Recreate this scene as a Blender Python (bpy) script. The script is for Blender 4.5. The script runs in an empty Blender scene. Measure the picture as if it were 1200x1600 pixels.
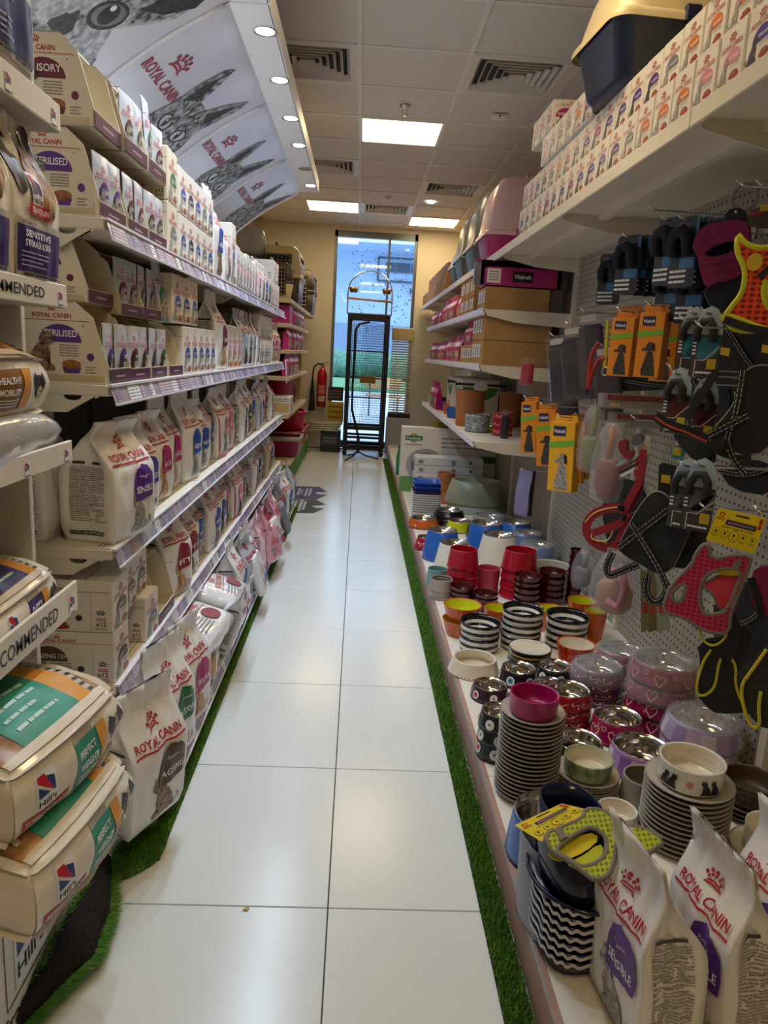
import bpy, bmesh, math, random
from mathutils import Vector, Matrix, noise
from mathutils.geometry import tessellate_polygon
SC = bpy.context.scene
COL = SC.collection
R = math.radians
# ------------------------------------------------------------------ camera
FPX, YAW, PITCH, ROLL = 1143.4, .0444, -.2129, .0557      # focal length in pixels of the 1200x1600 frame
CAM = Vector((0, 0, 1.3))
FW = Vector((math.sin(YAW)*math.cos(PITCH), math.cos(YAW)*math.cos(PITCH), math.sin(PITCH)))
_r = Vector((math.cos(YAW), -math.sin(YAW), 0)); _u = _r.cross(FW)
RT = math.cos(ROLL)*_r + math.sin(ROLL)*_u
UP = -math.sin(ROLL)*_r + math.cos(ROLL)*_u
cam = bpy.data.cameras.new('camera'); cam.sensor_fit = 'VERTICAL'; cam.sensor_height = 36; cam.lens = FPX*36/1600
cam.clip_start = .05; cam.clip_end = 200
camo = bpy.data.objects.new('camera', cam); COL.objects.link(camo)
camo.matrix_world = Matrix(((RT.x, UP.x, -FW.x, 0), (RT.y, UP.y, -FW.y, 0), (RT.z, UP.z, -FW.z, CAM.z), (0, 0, 0, 1)))
SC.camera = camo
# ------------------------------------------------------------------ world and exposure
SC.view_settings.view_transform = 'Standard'; SC.view_settings.look = 'None'
SC.view_settings.gamma = 1; SC.view_settings.use_curve_mapping = False
SC.view_settings.exposure = EXPOSURE = 0.0
W = bpy.data.worlds.new('dusk_sky'); SC.world = W; W.use_nodes = True
W.node_tree.nodes['Background'].inputs[0].default_value = (.70, .83, 1.0, 1)
W.node_tree.nodes['Background'].inputs[1].default_value = 3.4
PANEL_W, SPOT_W = 13.5, 24.0        # strength of the warm ceiling panels, watts of the cool downlights

def ray(x, y): return FW + (x-600)/FPX*RT - (y-800)/FPX*UP
def at(x, y, ax, v):
    """the point on plane ax = v that shows at photo pixel x, y"""
    d = ray(x, y); i = 'XYZ'.index(ax); return CAM + d*((v-CAM[i])/d[i])
def atp(x, y, o, n):
    d = ray(x, y); return CAM + d*((o-CAM).dot(n)/d.dot(n))

# ------------------------------------------------------------------ materials
def lin(c):
    if isinstance(c, str):
        c = [int(c[i:i+2], 16)/255 for i in (0, 2, 4)]
    return tuple((v/12.92 if v <= .04045 else ((v+.055)/1.055)**2.4) for v in c[:3]) + (1,)
MATS = {}
def mat(name, col='ffffff', rough=.5, metal=0, bump=0, bscale=40, var=0, vscale=8, col2=None, coat=0, trans=0, alpha=1, emit=0, spec=.5, detail=3):
    if name in MATS: return MATS[name]
    m = bpy.data.materials.new(name); m.use_nodes = True; MATS[name] = m
    nt = m.node_tree; b = nt.nodes['Principled BSDF']; c = lin(col)
    b.inputs['Base Color'].default_value = c; b.inputs['Roughness'].default_value = rough; b.inputs['Metallic'].default_value = metal
    b.inputs['Coat Weight'].default_value = coat; b.inputs['Coat Roughness'].default_value = .08; b.inputs['Transmission Weight'].default_value = trans; b.inputs['Alpha'].default_value = alpha
    b.inputs['Specular IOR Level'].default_value = spec
    if emit:
        b.inputs['Emission Color'].default_value = c; b.inputs['Emission Strength'].default_value = emit
    if bump or var or col2:
        tc = nt.nodes.new('ShaderNodeTexCoord')
    if var or col2:
        n = nt.nodes.new('ShaderNodeTexNoise'); n.inputs['Scale'].default_value = vscale; n.inputs['Detail'].default_value = detail
        nt.links.new(tc.outputs['Object'], n.inputs['Vector'])
        r = nt.nodes.new('ShaderNodeValToRGB'); nt.links.new(n.outputs['Fac'], r.inputs['Fac'])
        c2 = lin(col2) if col2 else tuple(v*(1-var) for v in c[:3])+(1,)
        r.color_ramp.elements[0].position = .35; r.color_ramp.elements[0].color = c2
        r.color_ramp.elements[1].position = .65; r.color_ramp.elements[1].color = c
        nt.links.new(r.outputs['Color'], b.inputs['Base Color'])
    if bump:
        n2 = nt.nodes.new('ShaderNodeTexNoise'); n2.inputs['Scale'].default_value = bscale; n2.inputs['Detail'].default_value = 4
        nt.links.new(tc.outputs['Object'], n2.inputs['Vector'])
        bp = nt.nodes.new('ShaderNodeBump'); bp.inputs['Strength'].default_value = bump; bp.inputs['Distance'].default_value = .01
        nt.links.new(n2.outputs['Fac'], bp.inputs['Height']); nt.links.new(bp.outputs['Normal'], b.inputs['Normal'])
    return m
def ink(hexcol, rough=.45):
    return mat('ink_'+hexcol, hexcol, rough)
def dots_mat(name, base, dot, pitch, rad, rough=.5, planes='yz'):
    """round dots on a square pitch, from object coordinates (pegboard holes, spots)"""
    m = mat(name, base, rough); nt = m.node_tree; b = nt.nodes['Principled BSDF']
    tc = nt.nodes.new('ShaderNodeTexCoord'); sp = nt.nodes.new('ShaderNodeSeparateXYZ'); nt.links.new(tc.outputs['Object'], sp.inputs[0])
    def mth(op, a, bb=None):
        n = nt.nodes.new('ShaderNodeMath'); n.operation = op
        for i, v in enumerate((a, bb)):
            if v is None: continue
            if isinstance(v, (int, float)): n.inputs[i].default_value = v
            else: nt.links.new(v, n.inputs[i])
        return n.outputs[0]
    d = []
    for ax in planes:
        f = mth('FRACT', mth('ADD', mth('MULTIPLY', sp.outputs['xyz'.index(ax)], 1/pitch), 100))
        f = mth('SUBTRACT', f, .5); d.append(mth('MULTIPLY', f, f))
    r2 = mth('ADD', d[0], d[1]); mk = mth('LESS_THAN', r2, (rad/pitch)**2)
    mx = nt.nodes.new('ShaderNodeMix'); mx.data_type = 'RGBA'; nt.links.new(mk, mx.inputs[0])
    mx.inputs[6].default_value = lin(base); mx.inputs[7].default_value = lin(dot)
    nt.links.new(mx.outputs[2], b.inputs['Base Color'])
    return m
def film(name='clear_film', a=.22):
    """thin crinkled cellophane: mostly see-through with sharp glints"""
    if name in MATS: return MATS[name]
    m = mat(name, 'f4f4f8', .12, bump=.9, bscale=30, spec=.9); m.node_tree.nodes['Principled BSDF'].inputs['Alpha'].default_value = a
    return m

# ------------------------------------------------------------------ mesh building
class MB:
    def __init__(s): s.v = []; s.f = []; s.m = []; s.s = []
    def add(s, vs, fs, mi=0, smooth=False):
        o = len(s.v); s.v += [tuple(v) for v in vs]
        for k, f in enumerate(fs):
            s.f.append([i+o for i in f]); s.m.append(mi[k] if isinstance(mi, (list, tuple)) else mi); s.s.append(smooth)
        return s
    def box(s, c, d, mi=0, bev=0, M=None, smooth=False):
        c = Vector(c); h = Vector(d)/2; vs = []; fs = []
        if not bev:
            vs = [Vector((sx*h.x, sy*h.y, sz*h.z)) for sx in (-1, 1) for sy in (-1, 1) for sz in (-1, 1)]
            fs = [(0, 1, 3, 2), (4, 6, 7, 5), (0, 4, 5, 1), (2, 3, 7, 6), (0, 2, 6, 4), (1, 5, 7, 3)]
        else:
            b = min(bev, h.x*.9, h.y*.9, h.z*.9); I = {}
            for sx in (-1, 1):
                for sy in (-1, 1):
                    for sz in (-1, 1):
                        for k in range(3):
                            p = [sx*h.x, sy*h.y, sz*h.z]; g = (sx, sy, sz)
                            for j in range(3):
                                if j != k: p[j] -= g[j]*b
                            I[(sx, sy, sz, k)] = len(vs); vs.append(Vector(p))
            for k in range(3):
                i, j = (k+1) % 3, (k+2) % 3
                for q in (-1, 1):
                    f = []
                    for a, bb in ((-1, -1), (1, -1), (1, 1), (-1, 1)):
                        g = [0]*3; g[k] = q; g[i] = a; g[j] = bb; f.append(I[(*g, k)])
                    fs.append(f if q > 0 else f[::-1])
                for a in (-1, 1):
                    for bb in (-1, 1):
                        g0 = [0]*3; g0[k] = -1; g0[i] = a; g0[j] = bb; g1 = list(g0); g1[k] = 1
                        f = [I[(*g0, i)], I[(*g1, i)], I[(*g1, j)], I[(*g0, j)]]
                        fs.append(f if a*bb < 0 else f[::-1])
            for g in [(a, bb, cc) for a in (-1, 1) for bb in (-1, 1) for cc in (-1, 1)]:
                f = [I[(*g, k)] for k in range(3)]; fs.append(f if g[0]*g[1]*g[2] > 0 else f[::-1])
        vs = [(M @ v if M else v)+c for v in vs]
        return s.add(vs, fs, mi, smooth)
    def tube(s, path, r, n=6, mi=0, closed=False, flat=None):
        P = [Vector(p) for p in path]; k = len(P); vs = []; fs = []; up0 = None
        for i, p in enumerate(P):
            if closed: t = P[(i+1) % k]-P[i-1]
            else: t = P[min(i+1, k-1)]-P[max(i-1, 0)]
            t = t.normalized() if t.length > 1e-9 else Vector((0, 0, 1))
            if up0 is None:
                up0 = Vector((0, 0, 1)) if abs(t.z) < .9 else Vector((1, 0, 0))
            a = t.cross(up0)
            a = a.normalized() if a.length > 1e-6 else t.orthogonal().normalized()
            b = a.cross(t).normalized(); up0 = b
            rr = r[i] if isinstance(r, (list, tuple)) else r
            for q in range(n):
                w = 2*math.pi*q/n
                vs.append(p + a*(math.cos(w)*rr) + b*(math.sin(w)*rr*(flat or 1)))
        for i in range(k if closed else k-1):
            for q in range(n):
                a0 = i*n+q; a1 = i*n+(q+1) % n; j = ((i+1) % k)*n
                fs.append((a0, a1, j+(q+1) % n, j+q))
        if not closed:
            fs.append(tuple(range(n))[::-1]); fs.append(tuple((k-1)*n+q for q in range(n)))
        return s.add(vs, fs, mi, n > 4)
    def lathe(s, prof, n=24, c=(0, 0, 0), mi=0, squash=1, M=None, wav=None):
        """profile of (radius, z); mi may be a list with one material index for each segment"""
        c = Vector(c); vs = []; ring = []
        for r, z in prof:
            if r <= 1e-5: ring.append([len(vs)]); vs.append(Vector((0, 0, z)))
            else:
                ring.append([len(vs)+q for q in range(n)])
                for q in range(n):
                    w = 2*math.pi*q/n; k = 1+(wav[0]*math.sin(wav[1]*w) if wav else 0)
                    vs.append(Vector((r*k*math.cos(w), r*k*squash*math.sin(w), z)))
        vs = [(M @ v if M else v)+c for v in vs]
        for i in range(len(prof)-1):
            a, b = ring[i], ring[i+1]; fs = []
            for q in range(n):
                q1 = (q+1) % n
                if len(a) == 1 and len(b) == 1: continue
                if len(a) == 1: fs.append((a[0], b[q1], b[q]))
                elif len(b) == 1: fs.append((a[q], a[q1], b[0]))
                else: fs.append((a[q], a[q1], b[q1], b[q]))
            o = len(s.v)
            if i == 0: s._lo = o; s.v += [tuple(v) for v in vs]
            m = mi[i] if isinstance(mi, (list, tuple)) else mi
            for f in fs:
                s.f.append([k+s._lo for k in f]); s.m.append(m); s.s.append(True)
        return s
    def grid(s, fn, nu, nv, mi=0, smooth=True, flip=False):
        vs = [fn(i/nu, j/nv) for j in range(nv+1) for i in range(nu+1)]; fs = []
        for j in range(nv):
            for i in range(nu):
                a = j*(nu+1)+i; f = (a, a+1, a+nu+2, a+nu+1); fs.append(f[::-1] if flip else f)
        return s.add(vs, fs, mi, smooth)
    def prism(s, poly, fn, d0, d1, mi=0, holes=()):
        """extrude a 2D outline (with holes) between depths d0 and d1 through fn(a, b, depth)"""
        loops = [list(poly)]+[list(h) for h in holes]
        tri = tessellate_polygon([[Vector((a, b, 0)) for a, b in l] for l in loops])
        flatp = [p for l in loops for p in l]; n = len(flatp); o = 0
        vs = [fn(a, b, d0) for a, b in flatp]+[fn(a, b, d1) for a, b in flatp]
        fs = [tuple(t) for t in tri]+[tuple(i+n for i in t[::-1]) for t in tri]
        for l in loops:
            k = len(l)
            for i in range(k): fs.append((o+i, o+(i+1) % k, n+o+(i+1) % k, n+o+i))
            o += k
        return s.add(vs, fs, mi)
    def mesh(s, name, mats, fix=False):
        me = bpy.data.meshes.new(name); me.from_pydata(s.v, [], s.f)
        for m in (mats if isinstance(mats, (list, tuple)) else [mats]): me.materials.append(m)
        me.polygons.foreach_set('material_index', s.m); me.polygons.foreach_set('use_smooth', s.s)
        if fix:
            bm = bmesh.new(); bm.from_mesh(me); bmesh.ops.recalc_face_normals(bm, faces=bm.faces); bm.to_mesh(me); bm.free()
        me.update(); return me
    def build(s, name, mats, parent=None, loc=None, rz=0, fix=False):
        return obj(name, s.mesh(name, mats, fix), parent, loc, rz)

def obj(name, me, parent=None, loc=None, rz=0, M=None):
    o = bpy.data.objects.new(name, me); COL.objects.link(o)
    if parent: o.parent = parent
    if loc is not None: o.location = loc
    if rz: o.rotation_euler = (0, 0, rz)
    if M is not None: o.matrix_basis = M
    return o
def tag(o, label=None, cat=None, group=None, kind=None):
    if label: o['label'] = label
    if cat: o['category'] = cat
    if group: o['group'] = group
    if kind: o['kind'] = kind
    return o
def empty(name, loc=(0, 0, 0), rz=0, label=None, cat=None, group=None):
    o = obj(name, None, None, loc, rz); o.empty_display_size = .02; return tag(o, label, cat, group)
def struct(name, mb, mats, fix=False):
    return tag(mb.build(name, mats, fix=fix), kind='structure')
MESH = {}
def cached(key, fn):
    if key not in MESH: MESH[key] = fn()
    return MESH[key]
ORD = ['first', 'second', 'third', 'fourth', 'fifth', 'sixth', 'seventh', 'eighth', 'ninth', 'tenth', 'eleventh', 'twelfth', 'thirteenth', 'fourteenth', 'fifteenth', 'sixteenth', 'seventeenth', 'eighteenth', 'nineteenth', 'twentieth']
ORD += ['twenty-'+o for o in ORD[:9]]+['thirtieth']+['thirty-'+o for o in ORD[:9]]
SEEN = {}
def nth(look, where):
    """look + its ordinal among those of the same look in one row, counted from the near end"""
    k = (look, where); SEEN[k] = SEEN.get(k, 0)+1
    return look+', '+ORD[SEEN[k]-1]+' from near, '+where

# ------------------------------------------------------------------ flat print (lettering, panels, pictures) laid on a surface
TXT = {}
def text2d(t, bold=.012):
    k = (t, bold)
    if k in TXT: return TXT[k]
    cu = bpy.data.curves.new('txt', 'FONT'); cu.body = t; cu.resolution_u = 2; cu.offset = bold; cu.size = 1; cu.align_x = 'CENTER'
    ob = bpy.data.objects.new('txt', cu); me = bpy.data.meshes.new_from_object(ob)
    vs = [(v.co.x, v.co.y) for v in me.vertices]; fs = [tuple(p.vertices) for p in me.polygons]
    bpy.data.objects.remove(ob); bpy.data.curves.remove(cu); bpy.data.meshes.remove(me)
    if vs:
        x0 = min(v[0] for v in vs); x1 = max(v[0] for v in vs); y0 = min(v[1] for v in vs); y1 = max(v[1] for v in vs)
    else: x0 = x1 = y0 = y1 = 0
    c = (x0+x1)/2
    TXT[k] = ([(v[0]-c, v[1]) for v in vs], fs, x1-x0, max(y1, .6)); return TXT[k]
def refine(vs, fs, L):
    """split the edges of a flat print until none is longer than L, so that it can follow a creased surface"""
    if all((vs[f[i]][0]-vs[f[i-1]][0])**2+(vs[f[i]][1]-vs[f[i-1]][1])**2 < L*L for f in fs for i in range(len(f))): return vs, fs
    bm = bmesh.new(); V = [bm.verts.new((x, y, 0)) for x, y in vs]
    for f in fs:
        try: bm.faces.new([V[i] for i in f])
        except ValueError: pass
    for _ in range(6):
        bmesh.ops.triangulate(bm, faces=[f for f in bm.faces if len(f.verts) > 3])
        ed = [e for e in bm.edges if e.calc_length() > L]
        if not ed or len(bm.faces) > 4000: break
        bmesh.ops.subdivide_edges(bm, edges=ed, cuts=1)
    bmesh.ops.triangulate(bm, faces=[f for f in bm.faces if len(f.verts) > 3])
    bm.verts.index_update(); o = [(v.co.x, v.co.y) for v in bm.verts], [tuple(v.index for v in f.verts) for f in bm.faces]; bm.free(); return o
class Art:
    def __init__(s): s.it = []
    def _add(s, m, vs, fs, ly): s.it.append((m, vs, fs, ly)); return s
    def rect(s, x0, y0, x1, y1, m, ly=1, n=4, nv=None):
        nv = nv or n
        vs = [(x0+(x1-x0)*i/n, y0+(y1-y0)*j/nv) for j in range(nv+1) for i in range(n+1)]
        fs = [(j*(n+1)+i, j*(n+1)+i+1, (j+1)*(n+1)+i+1, (j+1)*(n+1)+i) for j in range(nv) for i in range(n)]
        return s._add(m, vs, fs, ly)
    def quad(s, pts, m, ly=1, n=4):
        a, b, c, d = pts; vs = []
        for j in range(n+1):
            for i in range(n+1):
                u, v = i/n, j/n
                vs.append(tuple((a[k]*(1-u)+b[k]*u)*(1-v)+(d[k]*(1-u)+c[k]*u)*v for k in (0, 1)))
        fs = [(j*(n+1)+i, j*(n+1)+i+1, (j+1)*(n+1)+i+1, (j+1)*(n+1)+i) for j in range(n) for i in range(n)]
        return s._add(m, vs, fs, ly)
    def blob(s, pts, m, ly=1, rings=3):
        """star-shaped outline filled from its middle"""
        cx = sum(p[0] for p in pts)/len(pts); cy = sum(p[1] for p in pts)/len(pts); n = len(pts)
        vs = [(cx, cy)]
        for k in range(1, rings+1):
            vs += [(cx+(p[0]-cx)*k/rings, cy+(p[1]-cy)*k/rings) for p in pts]
        fs = [(0, 1+i, 1+(i+1) % n) for i in range(n)]
        for k in range(rings-1):
            a = 1+k*n; b = a+n
            fs += [(a+i, b+i, b+(i+1) % n, a+(i+1) % n) for i in range(n)]
        return s._add(m, vs, fs, ly)
    def ell(s, cx, cy, rx, ry, m, ly=1, n=16, rings=2, a0=0, a1=360, rot=0):
        pts = []
        for i in range(n if a1-a0 >= 360 else n+1):
            w = R(a0+(a1-a0)*i/n); x, y = rx*math.cos(w), ry*math.sin(w); q = R(rot)
            pts.append((cx+x*math.cos(q)-y*math.sin(q), cy+x*math.sin(q)+y*math.cos(q)))
        return s.blob(pts, m, ly, rings)
    def stroke(s, pts, wd, m, ly=1):
        vs = []; fs = []; n = len(pts)
        for i in range(n):
            a = pts[max(i-1, 0)]; b = pts[min(i+1, n-1)]; dx, dy = b[0]-a[0], b[1]-a[1]; l = math.hypot(dx, dy) or 1
            w = wd[i] if isinstance(wd, (list, tuple)) else wd
            nx, ny = -dy/l*w/2, dx/l*w/2; vs += [(pts[i][0]+nx, pts[i][1]+ny), (pts[i][0]-nx, pts[i][1]-ny)]
        for i in range(n-1): fs.append((2*i+1, 2*i+3, 2*i+2, 2*i))
        return s._add(m, vs, fs, ly)
    def txt(s, t, cx, cy, w, m, ly=2, h=None, bold=.012, rot=0):
        """text centred at cx with its baseline at cy, squeezed into width w (and cap height h)"""
        vs, fs, tw, th = text2d(t, bold)
        if not fs: return s
        kx = w/tw; ky = (h/.7) if h else kx; q = R(rot)
        out = []
        for x, y in vs:
            x, y = x*kx, y*ky; out.append((cx+x*math.cos(q)-y*math.sin(q), cy+x*math.sin(q)+y*math.cos(q)))
        return s._add(m, out, fs, ly)
    def lines(s, x0, y0, x1, y1, n, m, ly=1, seed=1, fill=.45):
        """n rows of dashes: small print that cannot be read"""
        g = random.Random(seed); dy = (y1-y0)/n
        for i in range(n):
            y = y1-dy*(i+.5); x = x0
            e = x1-(g.random()*.5*(x1-x0) if g.random() < .2 else 0)
            while x < e-1e-4:
                l = min((x1-x0)*g.uniform(.08, .3), e-x); s.rect(x, y-dy*fill/2, x+l*.9, y+dy*fill/2, m, ly, 1); x += l
        return s
    def crown(s, cx, cy, r, m, ly=2):
        for i, a in enumerate((150, 120, 90, 60, 30)):
            s.ell(cx+r*math.cos(R(a)), cy+r*.9*math.sin(R(a)), r*.16, r*.16, m, ly, 8, 1)
            s.ell(cx+r*.68*math.cos(R(a)), cy+r*.6*math.sin(R(a)), r*.13, r*.13, m, ly, 8, 1)
        s.stroke([(cx+r*.62*math.cos(R(a)), cy-.02*r+r*.22*math.sin(R(a))) for a in range(180, -1, -30)], r*.13, m, ly)
        s.stroke([(cx+r*.8*math.cos(R(a)), cy-.25*r+r*.22*math.sin(R(a))) for a in range(180, -1, -30)], r*.13, m, ly)
        return s
    def cat(s, cx, y0, h, m, ly=1, face=1, dark=None):
        """sitting cat seen from the side"""
        w = h*.5*face; X = lambda a: cx+a*w
        s.blob([(X(a), y0+b*h) for a, b in ((-.55, 0), (.6, 0), (.62, .1), (.4, .16), (.45, .45), (.35, .62), (.1, .72), (-.2, .62), (-.5, .4), (-.68, .15))], m, ly)
        s.ell(X(.3), y0+.76*h, abs(w)*.36, h*.15, m, ly, 12)
        s.blob([(X(.08), y0+.84*h), (X(.3), y0+.86*h), (X(.1), y0+h)], m, ly, 1); s.blob([(X(.34), y0+.87*h), (X(.58), y0+.82*h), (X(.56), y0+.98*h)], m, ly, 1)
        s.stroke([(X(-.55), y0+.06*h), (X(-.85), y0+.05*h), (X(-1.0), y0+.16*h), (X(-.95), y0+.3*h)], h*.07, m, ly)
        if dark:
            s.ell(X(.2), y0+.78*h, h*.022, h*.022, dark, ly+1, 6, 1); s.ell(X(.42), y0+.78*h, h*.022, h*.022, dark, ly+1, 6, 1)
        return s
    def mesh(s, name, fn, eps=.0006, fine=0):
        mats = []; mb = MB()
        for m, vs, fs, ly in s.it:
            if m not in mats: mats.append(m)
            if fine and len(fs) < 400: vs, fs = refine(vs, fs, fine)
            mb.add([fn(a, b, ly*eps) for a, b in vs], fs, mats.index(m), True)
        return mb.mesh(name, mats)
# ================================================================== the room
Z_C = 2.896; X0 = -.0142; CX0 = -.0732; CY0 = 4.3513; TS = .6
WL, WR, WB, WN = -1.45, 1.55, 10.1, -2.4            # left, right, back and near walls
cream = mat('wall_paint', 'd6ccb8', .75, bump=.08, bscale=60)
grout = mat('grout', '4b4640', .9)
tile_m = mat('floor_tile', 'e2e6e8', .22, var=.035, vscale=1.6, bump=.02, bscale=3, spec=.5)
ceil_m = mat('ceiling_tile', 'd9d3cd', .85, bump=.05, bscale=220)
grid_m = mat('ceiling_grid', 'e4dfd8', .6)
m = MB(); m.box(((WL+WR)/2, (WN+WB)/2, -.03), (WR-WL, WB-WN, .05)); floor = struct('floor', m, grout)
def tile_mesh(w, d, h, bev, mt, nm):
    q = MB(); q.box((0, 0, 0), (w, d, h), 0, bev); return q.mesh(nm, mt)
ft = tile_mesh(TS-.003, TS-.003, .006, .0012, tile_m, 'floor_tile')
for i in range(-3, 3):
    for j in range(-6, 15):
        x = X0+TS*(i+.5); y = 1.5103+TS*(j+.5)
        if x-TS/2 < WL-.3 or x+TS/2 > WR+.3 or y+TS/2 > WB+.02: continue
        obj('tile', ft, floor, (x, y, -.0032))
# ceiling: slab, grid bars, lay-in tiles
m = MB(); m.box(((WL+WR)/2, (WN+WB)/2, Z_C+.06), (WR-WL, WB-WN, .05)); ceiling = struct('ceiling', m, ceil_m)
m = MB()
for i in range(-2, 3):
    m.box((CX0+TS*i, (WN+WB)/2, Z_C+.004), (.026, WB-WN, .008))
for j in range(-11, 10):
    m.box(((WL+WR)/2, CY0+TS*j, Z_C+.005), (WR-WL, .022, .006))
m.build('grid_bars', grid_m, ceiling)
LIGHTS = {(0, 2), (-1, 7), (1, 8), (0, -4), (0, -8)}  # the last two cells are extra panels out of view, added to light the aisle
VENTS = {(-1, 0), (1, 0), (-1, 4), (1, 5), (0, 7)}
ct = tile_mesh(TS-.004, TS-.004, .012, .002, ceil_m, 'ceiling_tile')
for i in range(-3, 3):
    for j in range(-12, 10):
        x = CX0+TS*(i+.5); y = CY0+TS*(j+.5)
        if x < WL or x > WR+.1 or y > WB or y < WN or (i, j) in LIGHTS or (i, j) in VENTS: continue
        obj('ceiling_tile', ct, ceiling, (x, y, Z_C+.014))
# warm light panels; the overhead ones near the camera are added, unseen, for light
panel_em = mat('panel_diffuser', 'ffe4b0', .5, emit=PANEL_W); frame_w = mat('white_metal', 'efe9df', .4)
m = MB()
for sx in (-1, 1): m.box((sx*.29, 0, .004), (.02, .6, .02))
for sy in (-1, 1): m.box((0, sy*.29, .004), (.56, .02, .02))
lf = m.mesh('light_frame', frame_w); m = MB(); m.box((0, 0, .008), (.56, .56, .008)); ld = m.mesh('light_diffuser', panel_em)
LL = {(0, 2): 'square warm ceiling light panel in the middle, nearest of three', (-1, 7): 'square warm ceiling light panel above the pet carriers', (1, 8): 'square warm ceiling light panel above the brown cartons'}
for n_, (i, j) in enumerate(sorted(LIGHTS, key=lambda q: -q[1])):
    t = empty('ceiling_light', (CX0+TS*(i+.5), CY0+TS*(j+.5), Z_C), 0, LL.get((i, j), 'added warm ceiling light panel out of view overhead, '+ORD[n_]+' towards the near wall'), 'ceiling light', 'warm ceiling panels')
    obj('frame', lf, t); obj('diffuser', ld, t)
# air diffusers: nested square louvres
vent_m = mat('vent_white', 'ddd6cb', .45); vent_d = mat('vent_dark', '2a2723', .8)
m = MB(); m.box((0, 0, .045), (.56, .56, .02)); vb = m.mesh('vent_back', vent_d)
def sqring(a0, z0, a1, z1, t=.004):
    q = MB()
    for k in range(4):
        Mr = Matrix.Rotation(k*math.pi/2, 3, 'Z')
        v = [Mr @ Vector(p) for p in ((-a0, -a0, z0), (a0, -a0, z0), (a1, -a1, z1), (-a1, -a1, z1), (-a0, -a0, z0+t), (a0, -a0, z0+t), (a1, -a1, z1+t), (-a1, -a1, z1+t))]
        q.add(v, [(0, 1, 2, 3), (4, 7, 6, 5), (0, 4, 5, 1), (3, 2, 6, 7)])
    return q
vf = sqring(.298, .0, .245, .004, .006).mesh('vent_frame', vent_m)
vl = [sqring(a, .0, a-.02, .028).mesh('vent_louvre', vent_m) for a in (.245, .205, .165, .125, .085, .045)]
VL = {(-1, 0): 'large square air diffuser beside the picture canopy', (1, 0): 'large square air diffuser beside the navy litter box', (-1, 4): 'air diffuser just past the canopy end', (1, 5): 'air diffuser behind the grey litter box hoods', (0, 7): 'air diffuser in the middle of the ceiling near the window'}
for ij in sorted(VENTS):
    t = empty('air_diffuser', (CX0+TS*(ij[0]+.5), CY0+TS*(ij[1]+.5), Z_C), 0, VL[ij], 'air vent', 'ceiling air diffusers')
    obj('back_plate', vb, t); obj('frame', vf, t)
    for q in vl: obj('louvre', q, t)
chrome = mat('chrome', 'd8d8d8', .18, 1); steel = mat('brushed_steel', 'cfcac2', .22, 1)
for (px, py), lb in (((633, 166), 'chrome fire sprinkler beside the nearest ceiling light panel'), ((607, 309), 'chrome fire sprinkler near the window end of the ceiling')):
    p = at(px, py, 'Z', Z_C); t = empty('fire_sprinkler', p, 0, lb, 'sprinkler', 'ceiling sprinklers')
    q = MB(); q.lathe([(0, .006), (.035, .004), (.038, 0), (.012, -.006), (.012, -.02), (0, -.02)], 16); q.build('escutcheon', steel, t)
    q = MB(); q.tube([(-.012, 0, -.02), (-.014, 0, -.04), (0, 0, -.052), (.014, 0, -.04), (.012, 0, -.02)], .003, 5); q.lathe([(0, -.05), (.022, -.053), (.022, -.056), (0, -.058)], 12); q.build('deflector', chrome, t)
p = at(780, 180, 'Z', Z_C); q = MB(); q.box((0, 0, -.012), (.1, .07, .026), 0, .006); t = q.build('motion_sensor', frame_w, None, p); tag(t, 'small white box detector on the ceiling right of the light', 'detector')
q = MB(); q.box((0, -.036, -.014), (.012, .004, .01)); q.build('lens', vent_d, t)
led = mat('led_lens', 'f4f7ff', .4, emit=38.0); led_off = mat('led_lens_off', '8c8a90', .3)
p = at(673, 316, 'Z', Z_C); t = empty('ceiling_downlight', p, 0, 'small round white downlight in the ceiling near the far diffuser', 'downlight')
q = MB(); q.lathe([(.05, 0), (.055, -.004), (.042, -.006), (.04, 0)], 20); q.build('rim', frame_w, t); q = MB(); q.lathe([(.04, -.003), (0, -.003)], 20); q.build('lens', led, t)
# walls
m = MB(); m.box((WL-.05, (WN+WB)/2, Z_C/2), (.1, WB-WN, Z_C+.1)); struct('wall_left', m, cream)
m = MB(); m.box((WR+.05, (WN+WB)/2, Z_C/2), (.1, WB-WN, Z_C+.1)); struct('wall_right', m, cream)
m = MB(); m.box(((WL+WR)/2, WN-.05, Z_C/2), (WR-WL, .1, Z_C+.1)); struct('wall_near', m, cream)
WX0, WX1, WZ1 = -.39, .70, 2.84
m = MB(); m.box(((WL+WX0)/2, WB+.06, Z_C/2), (WX0-WL, .12, Z_C+.1)); m.box(((WR+WX1)/2, WB+.06, Z_C/2), (WR-WX1, .12, Z_C+.1))
m.box(((WX0+WX1)/2, WB+.06, (WZ1+Z_C+.05)/2), (WX1-WX0, .12, Z_C+.05-WZ1)); struct('wall_back', m, cream)
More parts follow.
